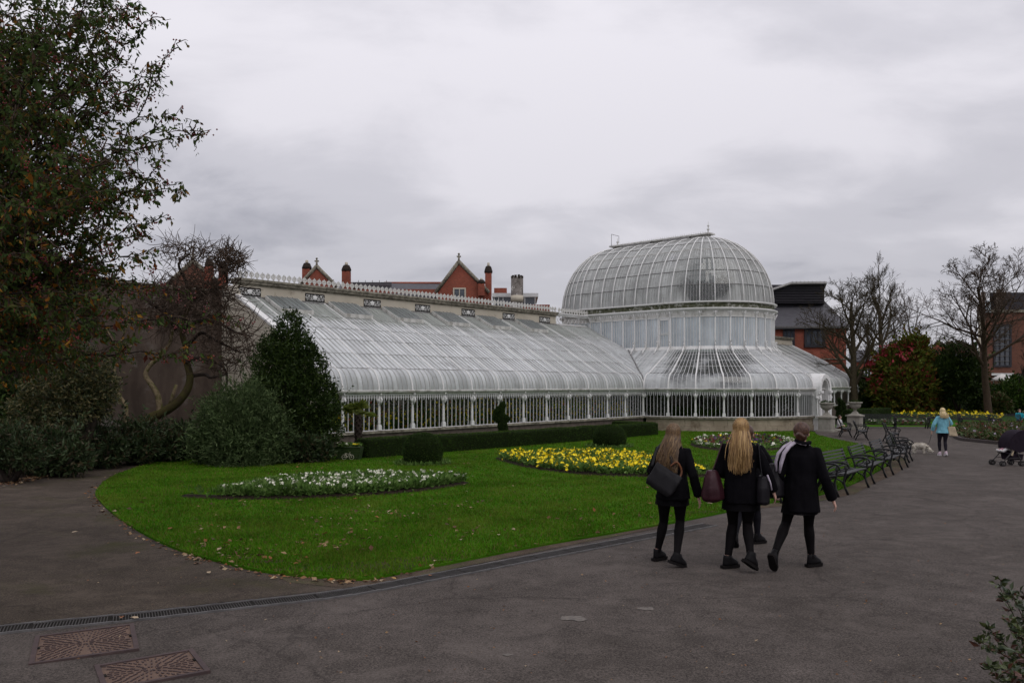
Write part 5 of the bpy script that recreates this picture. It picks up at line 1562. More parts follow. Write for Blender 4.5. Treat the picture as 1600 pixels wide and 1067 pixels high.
for i, (x, y, r, Y, lab) in enumerate(((18, 700, 36, 19, 'brownish low shrub at the left edge beside the path'), (88, 705, 38, 20.5, 'dark low rhododendron second from the left edge'), (150, 695, 34, 23, 'dark low rhododendron under the variegated shrub'), (205, 690, 32, 24, 'low rhododendron with pale leaves below the slender sapling'), (250, 690, 28, 25, 'low rhododendron below the mossy limb'), (290, 688, 26, 26, 'small dark shrub at the end of the border beside the path'))):
    shrub('rhododendron', lab, 'shrub', [pb(x, y, r, Y), pb(x - r * .7, y + r * .3, r * .7, Y), pb(x + r * .7, y + r * .25, r * .7, Y - .3)], 2600 if i else 4200, .15 if i else .11, M['leaf_rhodo'] if i else M['leaf_var'] if False else M['leaf_rhodo'], .17, 'low shrubs along the border', sprigs=60)
# strap-leaved clump
sc_ = empty('strap_leaf_clump', (*at(143, 690, 22).xy, zg(22)), 0, 'arching strap leaved clump in the left border', 'plant')
n = 70; a = vr.uniform(0, 6.28, n); V = []; F = []
for i in range(n):
    ln, w = vr.uniform(.8, 1.4), .025; dx, dy = math.cos(a[i]), math.sin(a[i]); b = len(V)
    for k in range(5):
        t = k / 4; rad_ = ln * .45 * t; z = ln * .95 * t * (1.35 - .75 * t)
        ww = w * (1 - t * .9)
        V += [(dx * rad_ - dy * ww, dy * rad_ + dx * ww, z), (dx * rad_ + dy * ww, dy * rad_ - dx * ww, z)]
        if k: F.append((b + 2 * k - 2, b + 2 * k - 1, b + 2 * k + 1, b + 2 * k))
f_ = link('foliage', fast_mesh('foliage', V, F, M['strap']), sc_); f_['kind'] = 'stuff'

# ---- berried tree in the left foreground
tr0 = empty('berry_tree', (-7.3, 9.6, zg(9.6)), 0, 'leafy tree with green and orange leaves and red berries filling the upper left', 'tree')
T0 = Vector(tr0.location)
br = random.Random(12)
wood, tws = MB(), MB()
wood.tube([Vector((0, 0, -.1)), Vector((.05, -.05, .9)), Vector((.15, -.1, 1.8)), Vector((.2, -.1, 2.6))], [.17, .14, .12, .10], 9)
LP, LD, LS, BP = [], [], [], []
hub = Vector((.2, -.1, 2.3))
targets = [(205, 5, 8), (275, 62, 7.8), (240, 20, 8.4), (265, 120, 8), (250, 95, 8.8), (330, 203, 7.8), (285, 165, 8.2), (290, 300, 7.8), (255, 245, 8.4), (262, 335, 8), (240, 370, 8.6), (245, 400, 7.9), (228, 450, 8.3), (232, 505, 7.8), (330, 555, 8.6), (395, 500, 9.2), (200, 550, 8), (150, 570, 8.2), (80, 575, 8), (20, 560, 7.6), (100, 520, 7.4), (30, 480, 7.2), (170, 470, 7.4), (120, 400, 7.0), (60, 330, 7.0), (160, 300, 7.2), (190, 200, 7.3), (100, 230, 7.0), (20, 180, 7.0), (150, 110, 7.4), (60, 90, 7.2), (130, 20, 7.8), (40, -20, 7.8), (160, -50, 8.2), (-60, -80, 8), (-80, 100, 7), (-80, 300, 7), (-60, 450, 7.2), (90, -70, 8.4), (200, 330, 8.2), (110, 130, 9.2), (180, 60, 9), (60, 250, 9.4), (150, 420, 9.2), (40, 400, 9.6), (205, 265, 8.9), (215, 150, 8.7), (300, 460, 9.0), (-20, 20, 9), (210, -40, 8.2)]
def spray(p0, p1, lev):
    mid = p0.lerp(p1, .5) + Vector((br.gauss(0, .12), br.gauss(0, .12), .10 + .22 * br.random())) * (p1 - p0).length * (.8 if lev == 0 else .45)
    L_ = (p1 - p0).length; n = max(5, int(L_ / .14))
    pts = [(p0 * (1 - t) ** 2 + mid * 2 * t * (1 - t) + p1 * t * t) for t in [k / n for k in range(n + 1)]]
    for k in range(1, n): pts[k] = pts[k] + Vector((br.gauss(0, .02), br.gauss(0, .02), br.gauss(0, .02)))
    return pts
def leafy(pts, dens, t0=0.0):
    n = len(pts) - 1
    for i in range(n):
        if i / n < t0: continue
        for _ in range(dens if br.random() > .25 else max(1, dens - 1)):
            t = br.random(); p = pts[i].lerp(pts[i + 1], t)
            d = (pts[i + 1] - pts[i]).normalized() * br.uniform(.1, .8) + Vector((br.gauss(0, .6), br.gauss(0, .6), br.gauss(-.75, .45)))
            p = p + Vector((br.gauss(0, .022), br.gauss(0, .022), br.gauss(-.01, .022)))
            LP.append(tuple(p)); LD.append(tuple(d)); LS.append(.055 * math.exp(br.gauss(0, .30)))
for _ in range(66): targets.append((br.uniform(-90, 165), br.uniform(-70, 570), br.uniform(7.2, 10.2)))
for _ in range(14): targets.append((br.uniform(150, 225), br.uniform(-40, 520), br.uniform(7.6, 9.4)))
for (x, y, Y) in targets:
    tip = at(x, y, Y) - T0
    base = hub + Vector((br.gauss(0, .15), br.gauss(0, .15), br.uniform(-.5, .9)))
    main = spray(base, tip, 0); n = len(main) - 1
    wood.tube(main, [.020 * (1 - k / n) ** 1.2 + .003 for k in range(n + 1)], 5, False)
    leafy(main, 2, .45)
    if x > 200 and br.random() < .9:
        for k in range(3, 0, -1): BP += [tuple(main[n - k + 1] + Vector((br.gauss(0, .02), br.gauss(0, .02), -.03 + br.gauss(0, .02)))) for _ in range(4)]
    for k in range(int(n * .25), n):
        for _ in range(2 if k / n > .6 else 1):
            if br.random() < .15: continue
            tang = (main[min(k + 1, n)] - main[k - 1]).normalized()
            side = Vector((br.gauss(0, 1), br.gauss(0, 1), br.gauss(.05, .5))).normalized()
            l2 = br.uniform(.35, .95) * (1.15 - .75 * k / n) * (1.0 if x < 200 or k / n < .6 else .6)
            tip2 = main[k] + (tang * .8 + side).normalized() * l2 + Vector((0, 0, -.10 * l2))
            sp_ = spray(main[k], tip2, 1); m_ = len(sp_) - 1
            tws.tube(sp_, [.006 * (1 - q / m_) + .0022 for q in range(m_ + 1)], 3, False)
            leafy(sp_, 4 if x < 170 else (3 if x < 240 else 2))
            if br.random() < .14:
                BP += [tuple(tip2 + Vector((br.gauss(0, .03), br.gauss(0, .03), -.04 + br.gauss(0, .025)))) for _ in range(9)]
wood.build('trunk', M['bark_dark'], tr0, recalc=False)
t_ = tws.build('twig', M['bark_red'], tr0, recalc=False); t_['kind'] = 'stuff'
LP, LD, LS = np.array(LP), np.array(LD), np.array(LS)
# leaves low in the crown have turned more than those near the top
turn = vr.random(len(LP)) < np.clip(.34 - .085 * (LP[:, 2] - 1.6), .03, .4)
for nm, k_, m_ in (('foliage', ~turn, 'leaf_tree'), ('turning_foliage', turn, 'leaf_turning')):
    f_ = link(nm, leaves_mesh(nm, LP[k_], LD[k_], LS[k_], .23, M[m_], vr), tr0); f_['kind'] = 'stuff'
BPn = np.array(BP); n = len(BPn); rb = .011
oct_ = np.array([(1, 0, 0), (-1, 0, 0), (0, 1, 0), (0, -1, 0), (0, 0, 1), (0, 0, -1)]) * rb
of = np.array([(0, 2, 4), (2, 1, 4), (1, 3, 4), (3, 0, 4), (2, 0, 5), (1, 2, 5), (3, 1, 5), (0, 3, 5)])
V = (BPn[:, None] + oct_[None]).reshape(-1, 3); F = ((np.arange(n) * 6)[:, None, None] + of[None]).reshape(-1, 3)
f_ = link('berry_cluster', fast_mesh('berry_cluster', V, F, M['berry'], True), tr0); f_['kind'] = 'stuff'

# ---- clipped hedges, balls and figures
def clipped(name, label, cat, mb, voxel, n, size, m, loc=(0, 0, 0), rz=0, group=None, sm=3):
    o = empty(name, loc, rz, label, cat, group)
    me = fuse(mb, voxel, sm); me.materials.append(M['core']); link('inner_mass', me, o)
    leaf_cover('foliage', me, n, size, m, o)
    return o
def hedge(name, label, path, w, h, n, group=None, m='leaf_box'):
    mb = MB()
    for (p, q) in zip(path[:-1], path[1:]):
        p, q = Vector(p), Vector(q); L_ = (q - p).length; k = max(2, int(L_ / 1.2))
        d = (q - p).normalized(); nr_ = Vector((-d.y, d.x)); rings = []
        for i in range(k + 1):
            c = p.lerp(q, i / k); z = zg(c.y)
            hh = h + vr.normal() * .012; ww = w / 2 + vr.normal() * .012
            rings.append([(c.x - nr_.x * ww, c.y - nr_.y * ww, z - .05), (c.x + nr_.x * ww, c.y + nr_.y * ww, z - .05), (c.x + nr_.x * ww, c.y + nr_.y * ww, z + hh), (c.x - nr_.x * ww, c.y - nr_.y * ww, z + hh)])
        mb.loft(rings, True, True, False)
    return clipped(name, label, 'hedge', mb, .07, n, .05, M[m], group=group, sm=2)
hedge('box_hedge', 'long low clipped hedge running below the left glasshouse wing', [(-4.95, 26.3), (7.35, 41.4), (5.6, 43.2)], .62, .66, 36000)
def ball(label, px, py_base, rx, hpx, group, n=9000, m='leaf_yew'):
    x, y = gp(px, py_base); s = y / FPX; r = rx * s * .96; h = hpx * s * 1.14
    y += r * .8
    mb = MB(); mb.lathe([(r * .72, -.03), (r * .93, h * .18), (r, h * .42), (r * .93, h * .68), (r * .72, h * .88), (r * .4, h * .98), (.02, h)], 20)
    o = clipped('topiary_ball', label, 'topiary', mb, .05, n, .05, M[m], (x, y, zg(y)), 0, group)
    # ring of low plants at its foot
    k = 500; a = vr.uniform(0, 6.28, k); q = r * vr.uniform(.8, 1.45, k)
    P = np.stack([np.cos(a) * q, np.sin(a) * q, .03 + vr.random(k) * .06], 1)
    f = link('skirt_planting', leaves_mesh('skirt_planting', P, vr.normal(size=(k, 3)) + np.array([0, 0, 1.2]), vr.uniform(.07, .14, k), .22, M['leaf_bed'], vr), o); f['kind'] = 'stuff'
    MB().lathe([(r * 1.5, .030), (r * 1.42, .05), (.02, .055)], 24).build('soil_ring', M['soil'], o)
    return o
ball('clipped round topiary dome on the lawn beside the white flower bed', 658, 728, 33, 44, 'topiary domes on the lawn')
ball('clipped round topiary dome between the hedge and yellow flower bed', 955, 700, 28, 31, 'topiary domes on the lawn', 8000)
def figure_mb(k=1.0):
    mb = MB()
    mb.tube([(.05, 0, -.05), (.04, 0, .45), (-.02, 0, .85), (-.06, 0, 1.2)], [.22, .21, .20, .17], 10, ends=True)
    mb.tube([(-.36, 0, 1.12), (-.24, 0, 1.02), (.0, 0, 1.26), (.24, 0, 1.10)], [.09, .12, .13, .08], 8, ends=True)
    mb.tube([(-.34, 0, 1.16), (-.28, 0, 1.42), (-.22, 0, 1.55)], [.11, .11, .08], 8, ends=True)
    mb.tube([(-.08, 0, 1.25), (-.05, 0, 1.6), (.0, 0, 1.74)], [.12, .13, .10], 8, ends=True)
    mb.ball((-.02, 0, 1.68), (.15, .13, .14))
    return mb
px_, Yf = at(786, 690, 33.4).x, 33.4
clipped('topiary_figure', 'clipped yew figure like a standing bird behind the long hedge', 'topiary', figure_mb(), .035, 9000, .045, M['leaf_yew'], (px_, Yf, zg(Yf)), 0.1, 'topiary figures by the glasshouse')
Yf = 53.0
o2 = clipped('topiary_figure', 'dark clipped yew figure right of the porch', 'topiary', figure_mb(), .05, 4000, .06, M['leaf_dark'], (at(1311, 640, Yf).x, Yf, zg(Yf)), 2.8, 'topiary figures by the glasshouse')
hedge('box_hedge', 'short clipped hedge on the far lawn right of the porch', [at(1318, 650, 56).xy, at(1384, 640, 62).xy], .8, .95, 9000)
ball('dark topiary dome behind the far left bench', 1363, 659, 17, 17, 'topiary domes on the far lawn', 3000)
ball('topiary dome at the end of the far hedge', 1415, 649, 12, 13, 'topiary domes on the far lawn', 3000)

# ---- small palm
Yp = 27.6
pm_ = empty('palm_tree', (at(560, 690, Yp).x, Yp, zg(Yp)), 0, 'small fan palm with yellow-green crown in front of the left windows', 'palm')
hp = at(0, 648, Yp).z - zg(Yp)
tk = MB(); tk.tube([(0, 0, -.05), (.01, 0, hp * .5), (0, 0, hp)], [.13, .12, .10], 9)
for i in range(60): tk.box((.115 * math.cos(i * 2.4), .115 * math.sin(i * 2.4), .1 + (hp - .1) * i / 60), (.05, .05, .08), (0, .5, i * 2.4))
tk.build('trunk', M['bark_dark'], pm_, recalc=False)
for i in range(13):
    az = i * 2.4; el = .1 + 1.3 * ((i * .37) % 1); ln = .42
    d = Vector((math.cos(az) * math.cos(el), math.sin(az) * math.cos(el), math.sin(el)))
    stem_end = Vector((0, 0, hp - .05)) + d * .30
    V = []; F = []; side = d.cross(Vector((0, 0, 1))).normalized(); upv = side.cross(d)
    for k in range(15):
        q = -1.25 + 2.5 * k / 14; dd = (d * math.cos(q) + side * math.sin(q)).normalized(); b = len(V); w = .018
        mid = stem_end + dd * ln * .55 + upv * .02; tip = stem_end + dd * ln - Vector((0, 0, .07)); sd = dd.cross(upv).normalized() * w
        V += [stem_end, mid + sd, tip, mid - sd]; F += [(b, b + 1, b + 2), (b, b + 2, b + 3)]
    fr_ = link('frond', fast_mesh('frond', [tuple(v) for v in V], F, M['palm']), pm_)
    MB().tube([Vector((0, 0, hp - .05)), stem_end], .010, 4).build('stalk', M['palm'], fr_)

# ---- shrubs beyond the far benches
Yr = 72
rs = shrub('pieris_shrub', 'huge rounded shrub with bright red clusters among yellow-green leaves', 'shrub',
      [pb(1425, 560, 30, Yr), pb(1395, 580, 32, Yr), pb(1450, 585, 30, Yr), pb(1420, 605, 42, Yr - 1), pb(1385, 610, 26, Yr), pb(1455, 620, 24, Yr), pb(1432, 545, 18, Yr)], 17000, .36, M['leaf_red'], .24, sprigs=120)
P, d = blob_leaves([pb(1395, 575, 32, Yr), pb(1385, 600, 26, Yr), pb(1408, 560, 24, Yr), pb(1440, 595, 16, Yr - 1.6)], 105, vr, .97)
P = np.repeat(P, 12, 0) + vr.normal(0, .16, (105 * 12, 3)) + np.array([0, -.25, .05]); n = len(P)
f_ = link('red_cluster', leaves_mesh('red_cluster', P - np.array(rs.location), vr.normal(size=(n, 3)), vr.uniform(.2, .4, n), .3, M['bloom_red'], vr), rs); f_['kind'] = 'stuff'
shrub('rhododendron_tree', 'dark broad evergreen on bare stems right of the red flowering shrub', 'shrub',
      [pb(1500, 565, 28, 70), pb(1482, 585, 24, 70), pb(1515, 590, 22, 70), pb(1498, 595, 30, 70)], 9000, .34, M['leaf_dark'], .24, sprigs=80)
for i, (x, y, r, Y, m_, lab) in enumerate(((1355, 615, 24, 78, 'leaf_dark', 'dark shrub left of the red flowering one'), (1370, 628, 20, 74, 'leaf_dark', 'low dark shrub beneath the left of the red flowering one'), (1470, 630, 22, 78, 'leaf_dark', 'low dark shrub between red and dark evergreen shrubs'), (1540, 622, 22, 74, 'leaf_dark', 'dark shrub at the foot of the tall leafless tree'), (1585, 615, 26, 70, 'leaf_box', 'mid green shrub near the right edge behind the beds'), (1630, 612, 30, 70, 'leaf_dark', 'dark shrub cut by the right edge'), (1330, 600, 24, 84, 'leaf_dark', 'dark ivy covered mound at the end of the right glass wing'), (1440, 632, 20, 80, 'leaf_dark', 'dark low shrub right under the red flowering one'), (1510, 628, 22, 80, 'leaf_dark', 'dark low shrub behind the white far flowers'), (1560, 630, 14, 68, 'leaf_brown', 'rusty low planting behind the far white flowers'))):
    shrub('far_shrub', lab, 'shrub', [pb(x, y, r, Y), pb(x - r * .7, y + r * .35, r * .7, Y), pb(x + r * .7, y + r * .35, r * .7, Y)], 3600, .3, M[m_], .24, 'evergreen shrubs behind the far lawn')
# ---- bottom right corner shrub, close to the camera
cs = empty('corner_shrub', (*gp(1620, 1060), 0), 0, 'dark leafy shrub with reddish stems in the bottom right corner', 'shrub')
cs.location.z = zg(cs.location.y); CS = Vector(cs.location); Yc = 4.9
stm = MB(); LP, LD, LS = [], [], []
cr_ = random.Random(9)
for (x, y, Y) in ((1560, 915, 4.9), (1580, 928, 4.8), (1596, 930, 5.0), (1575, 970, 4.7), (1533, 1003, 4.6), (1548, 1040, 4.5), (1590, 985, 4.6), (1610, 950, 4.8), (1560, 1060, 4.4), (1630, 900, 5.0), (1600, 1020, 4.4), (1640, 960, 4.7), (1580, 1050, 4.3), (1660, 930, 5), (1602, 1060, 4.3), (1545, 985, 4.8)):
    tip = at(x, y, Y) - CS; b0 = Vector((cr_.gauss(.05, .05), cr_.gauss(0, .05), 0)); mid = b0.lerp(tip, .55) + Vector((.06, 0, -.03))
    if y < 800: b0 = Vector((.35, .5, 0)); mid = b0.lerp(tip, .6) + Vector((.08, 0, .1))
    pts = [b0.lerp(mid, t).lerp(mid.lerp(tip, t), t) for t in [k / 8 for k in range(9)]]
    stm.tube(pts, [.006 - .0005 * k for k in range(9)], 5)
    for k in range(3, 9):
        for _ in range(9 if k < 7 else 16):
            LP.append(tuple(pts[k] + Vector((cr_.gauss(0, .014), cr_.gauss(0, .014), cr_.gauss(0, .014))))); LD.append((cr_.gauss(0, 1), cr_.gauss(0, 1), cr_.gauss(.5, .5))); LS.append(cr_.uniform(.03, .07))
stm.build('stem', M['bark_red'], cs)
M['leaf_corner'] = leaf_mat('corner_shrub_leaf', [(0.030, 0.045, 0.014), (0.045, 0.060, 0.018), (0.022, 0.034, 0.012), (0.06, 0.075, 0.024), (0.075, 0.03, 0.018)], .15, .3, .45)
f_ = link('foliage', leaves_mesh('foliage', np.array(LP), np.array(LD), np.array(LS), .26, M['leaf_corner'], vr), cs); f_['kind'] = 'stuff'

# ---- flower beds
def pompom(kind):
    """one blossom head: ring of petals round an eye"""
    mb = MB()
    for ring, (np_, rr, tilt, s) in enumerate(((6, .030, .25, .040), (5, .014, .75, .034))):
        for k in range(np_):
            q = 2 * math.pi * k / np_ + ring * .5
            c, s_ = math.cos(q), math.sin(q); z = s * math.sin(tilt)
            mb.add([(c * .006, s_ * .006, .004 * ring), (c * rr - s_ * s * .6, s_ * rr + c * s * .6, z * .6), (c * (rr + s), s_ * (rr + s), z), (c * rr + s_ * s * .6, s_ * rr - c * s * .6, z * .6)], [(0, 1, 2), (0, 2, 3)])
    return mb.mesh('flower', False)
def cluster(n, spread, seed):
    """a head of several blossoms"""
    r = random.Random(seed); mb = MB()
    for _ in range(n):
        o = Vector((r.gauss(0, spread), r.gauss(0, spread), r.gauss(0, spread * .35)))
        m3 = Euler((r.gauss(0, .5) + .35, r.gauss(0, .5), r.uniform(0, 6))).to_matrix()
        for ring, (np_, rr, tilt, s) in enumerate(((5, .016, .2, .024),)):
            for k in range(np_):
                q = 2 * math.pi * k / np_; c, s_ = math.cos(q), math.sin(q); z = s * math.sin(tilt)
                P = [(0, 0, 0), (c * rr - s_ * s * .65, s_ * rr + c * s * .65, z * .6), (c * (rr + s), s_ * (rr + s), z), (c * rr + s_ * s * .65, s_ * rr - c * s * .65, z * .6)]
                mb.add([m3 @ Vector(p) + o for p in P], [(0, 1, 2), (0, 2, 3)])
    return mb.mesh('flower', False)
def flower_bed(name, label, outline, nfl, kinds, foliage_m, leaf, fh, nleaf, scale=(.8, 1.25), group=None, inset=.05, front_bias=0):
    """outline: world polygon"""
    P2 = np.array(outline); c = P2.mean(0); base = (c[0], c[1], zg(c[1]) + .035)
    o = empty(name, base, 0, label, 'flower bed', group)
    bm = MB(); k = len(outline)
    ring0 = [(p[0] - c[0], p[1] - c[1], zg(p[1]) - base[2] + .02) for p in P2]
    ring1 = [((p[0] - c[0]) * .95, (p[1] - c[1]) * .93, zg(p[1]) - base[2] + .085) for p in P2]
    bm.loft([ring0, ring1], True, False, True); bm.add(ring1, [tuple(range(k))]); bm.build('soil', M['soil'], o)
    inner = [tuple(c + (p - c) * (1 - inset)) for p in P2]
    lo, hi = P2.min(0), P2.max(0)
    def samp(n, sep=0):
        X = vr.uniform(lo[0], hi[0], n * 6); Y = vr.uniform(lo[1], hi[1], n * 6); kk = in_poly(X, Y, inner); X, Y = X[kk], Y[kk]
        if sep:
            keep = []
            for x, y in zip(X, Y):
                if all((x - a) ** 2 + (y - b) ** 2 > sep * sep for a, b in keep): keep.append((x, y))
                if len(keep) >= n: break
            return np.array(keep)
        return np.stack([X, Y], 1)[:n]
    q = samp(nleaf); n = len(q)
    L3 = np.stack([q[:, 0] - c[0], q[:, 1] - c[1], zgv(q[:, 1]) - base[2] + .08 + vr.random(n) * fh * .75], 1)
    D = vr.normal(size=(n, 3)) * .7; D[:, 2] += .9
    f = link('foliage', leaves_mesh('foliage', L3, D, vr.uniform(.6, 1.3, n) * leaf, .24, M[foliage_m], vr), o); f['kind'] = 'stuff'
    area = abs(sum(P2[i][0] * P2[(i + 1) % k][1] - P2[(i + 1) % k][0] * P2[i][1] for i in range(k))) / 2
    pts = samp(nfl, .62 * math.sqrt(area / nfl))
    for (x, y) in pts:
        me = kinds(x, y, P2, c)
        s = vr.uniform(*scale)
        link('flower', me, o, (x - c[0], y - c[1], zg(y) - base[2] + .08 + fh * vr.uniform(.75, 1.15)), (vr.normal() * .25 + .35, vr.normal() * .25, vr.uniform(0, 6.28)), s)
    return o
def fm(me, m): return use(me, M[m])
W_ = [fm(cluster(7, .038, s), 'pet_white') for s in (1, 2, 3)]
Yl = [fm(cluster(6, .050, s), 'pet_yellow') for s in (4, 5, 6)]
Wp = [fm(cluster(3, .022, s), 'pet_white') for s in (7, 8)]
Pp = [fm(cluster(3, .040, s), 'pet_purple') for s in (9, 10)]
Mp = [fm(cluster(3, .040, s), 'pet_maroon') for s in (11, 12)]
Yp_ = [fm(cluster(3, .030, s), 'pet_yellow') for s in (13,)]
Mv = [fm(cluster(3, .040, s), 'pet_mauve') for s in (14, 15)]
rnd_ = random.Random(2)
def bed_poly(front, back, dz):
    return smooth_line([gp(*p) for p in front] + [gp(p[0], p[1], dz) for p in back], 4, True)
flower_bed('white_flower_bed', 'pointed oval bed of white flowers in the left of the lawn', bed_poly([(276, 779), (340, 783), (450, 783), (560, 778), (660, 770), (738, 757)], [(690, 742), (600, 738), (500, 741), (400, 751), (330, 764)], .22), 165, lambda x, y, P, c: rnd_.choice(W_), 'leaf_bed', .11, .21, 15000, (.45, 1.0))
flower_bed('yellow_flower_bed', 'long oval bed of bright yellow flowers in the middle of the lawn', bed_poly([(771, 717), (810, 730), (870, 740), (940, 746), (1020, 748), (1090, 749), (1128, 745)], [(1120, 733), (1050, 716), (970, 706), (890, 703), (820, 707)], .2), 290, lambda x, y, P, c: rnd_.choice(Yl), 'leaf_bed', .13, .17, 16000, (1.1, 1.65))
def mixed(x, y, P, c):
    e = min(math.hypot((x - p[0]), (y - p[1])) for p in P)
    if e < .62 and rnd_.random() < .8: return rnd_.choice(Wp)
    return rnd_.choice(Pp + Pp + Mp + Mp + Yp_)
flower_bed('pansy_bed', 'oval bed of purple and yellow pansies edged in white', smooth_line([gp(1162 + 85 * math.cos(a), 695.5 + 11.5 * math.sin(a)) for a in np.linspace(0, 6.283, 13)[:-1]], 3, True), 280, mixed, 'leaf_bed', .12, .13, 7000, (1.3, 2.0))
flower_bed('mauve_flower_bed', 'low bed of mauve and white flowers behind the far benches', bed_poly([(1352, 664), (1400, 665), (1450, 665)], [(1450, 658), (1400, 657), (1355, 658)], .15), 90, lambda x, y, P, c: rnd_.choice(Wp + Wp + Mv + Mp), 'leaf_bed', .16, .15, 3500, (2, 3))
flower_bed('far_yellow_bed', 'wide bed of yellow flowers beyond the far benches', bed_poly([(1385, 651), (1430, 654), (1500, 656), (1565, 658)], [(1555, 649), (1500, 643.5), (1440, 642), (1395, 644)], .2), 170, lambda x, y, P, c: rnd_.choice(Yl), 'leaf_bed', .24, .2, 4500, (2.2, 3.4))
flower_bed('far_white_bed', 'small patch of white flowers behind the far yellow bed', bed_poly([(1490, 643.5), (1530, 645.5), (1558, 646)], [(1550, 641), (1520, 638.5), (1495, 638.5)], .2), 60, lambda x, y, P, c: rnd_.choice(W_), 'leaf_bed', .24, .2, 1600, (2.2, 3.4))
# kerbed bed at the right
kp = smooth_line([gp(*p) for p in [(1487, 675), (1490, 682), (1503, 688), (1530, 691), (1565, 694.5), (1620, 698), (1700, 702), (1720, 690), (1660, 674), (1580, 668), (1510, 668)]], 5, True)
kb = flower_bed('kerbed_bed', 'raised bed of rusty green plants behind a dark edging kerb', kp, 60, lambda x, y, P, c: rnd_.choice(Mv + Mp), 'leaf_brown', .2, .38, 11000, (1.5, 2.2), inset=.10)
kd = resample(kp + [kp[0]], .24); kc = np.array([kb.location.x, kb.location.y])
for i in range(len(kd) - 1):
    p, q = kd[i], kd[i + 1]; c = (p + q) / 2; d = q - p
    if c[0] > 25: continue
    MB().box((0, 0, .05), (np.linalg.norm(d) - .012, .13, .17)).build('kerb_brick', M['kerb'], kb, (c[0] - kc[0], c[1] - kc[1], zg(c[1]) - kb.location.z), (0, 0, math.atan2(d[1], d[0])))
# ------------------------------------------------------------------ benches, urns, planter
BL = 1.78
end_mb = MB()
end_mb.tube([(0, .50, 0), (0, .43, .16), (0, .37, .32), (0, .38, .44), (0, .43, .58), (0, .50, .74), (0, .53, .86)], [.028, .024, .022, .024, .022, .022, .026], 6, flat=(1, 1.25))
end_mb.tube([(0, -.06, 0), (0, .0, .14), (0, .03, .28), (0, .0, .40), (0, -.02, .52), (0, -.01, .60)], [.028, .023, .022, .022, .02, .02], 6, flat=(1, 1.25))
end_mb.tube([(0, .44, .62), (0, .33, .655), (0, .18, .665), (0, .05, .66), (0, -.05, .63), (0, -.08, .56), (0, -.03, .53), (0, .02, .56)], [.02, .022, .024, .024, .022, .02, .017, .012], 6)
end_mb.tube([(0, -.01, .40), (0, .18, .385), (0, .38, .41)], .022, 5)
end_mb.tube([(0, -.01, .14), (0, .07, .27), (0, .20, .34), (0, .33, .28), (0, .43, .15)], .018, 5)
end_mb.tube([(0, .05, .64), (0, .16, .58), (0, .20, .50), (0, .14, .45), (0, .08, .49)], [.012, .015, .015, .013, .01], 5)
end_me = use(end_mb.mesh('end_frame'), M['iron'])
seat_me = use(MB().box((0, 0, 0), (BL - .03, .055, .024)).mesh('seat_slat'), M['slat'])
back_me = use(MB().box((0, 0, 0), (BL - .03, .020, .038)).mesh('back_slat'), M['slat'])
def make_bench(label, group):
    o = empty('park_bench', (0, 0, 0), 0, label, 'bench', group)
    for sx in (-1, 1): link('end_frame', end_me, o, (sx * BL / 2, 0, 0))
    for k in range(5): link('seat_slat', seat_me, o, (0, .005 + .083 * k, .425 - .012 * (2 - abs(k - 2)) * .8), (0, 0, 0))
    for k in range(6):
        t = k / 5; link('back_slat', back_me, o, (0, .395 + .105 * t ** 1.2, .50 + .335 * t), (-.24, 0, 0))
    return o
first = [None]
def place_bench(p0, p1, label, group):
    p0, p1 = Vector(p0), Vector(p1); d = (p1 - p0).normalized(); c = (p0 + p1) / 2
    if first[0] is None: o = first[0] = make_bench(label, group)
    else:
        o = copy_tree(first[0]); o['label'] = label; o['group'] = group
    sl = (zg(p1.y) - zg(p0.y)) / max((p1 - p0).length, .1)
    o.location = (c.x, c.y, zg(c.y) + .003)
    o.rotation_euler = (0, -math.atan(sl), math.atan2(d.y, d.x))
    return o
gA = 'black slatted benches along the lawn edge'
for p0, p1, lab in (((5.02, 15.12), (6.64, 16.20), 'black slatted bench nearest the walking girls, behind the one on the right'),
                    ((6.86, 16.45), (8.02, 18.0), 'black slatted bench second from the walking girls'),
                    ((8.36, 18.55), (9.50, 20.3), 'black slatted bench third along the lawn edge'),
                    ((9.86, 20.75), (10.98, 22.5), 'black slatted bench fourth along the lawn edge'),
                    ((11.42, 23.1), (12.36, 24.9), 'black slatted bench fifth along the lawn edge'),
                    ((12.72, 25.4), (13.45, 27.2), 'black slatted bench farthest round the lawn curve before the gap')):
    place_bench(p0, p1, lab, gA)
gB = 'black benches on the path before the porch'
for p0, lab in (((16.75, 34.5), 'nearest of three benches seen from behind near the porch'), ((16.45, 36.9), 'middle of three benches seen from behind near the porch'), ((16.75, 39.4), 'farthest of three benches seen from behind near the porch')):
    place_bench(p0, (p0[0] + 1.78 * .36, p0[1] + 1.78 * .933), lab, gB)
gC = 'black benches in a row before the far lawn'
for px0, px1, lab in ((1353, 1398, 'leftmost bench of the far row, before the mauve flowers'), (1401, 1447, 'far bench just left of the woman in light blue'), (1457, 1499, 'far bench partly hidden by the woman in light blue'), (1503, 1547, 'far bench right of the woman behind the kerbed bed'), (1550, 1596, 'rightmost bench of the far row')):
    place_bench(gp(px0, 669), gp(px1, 669.5), lab, gC)
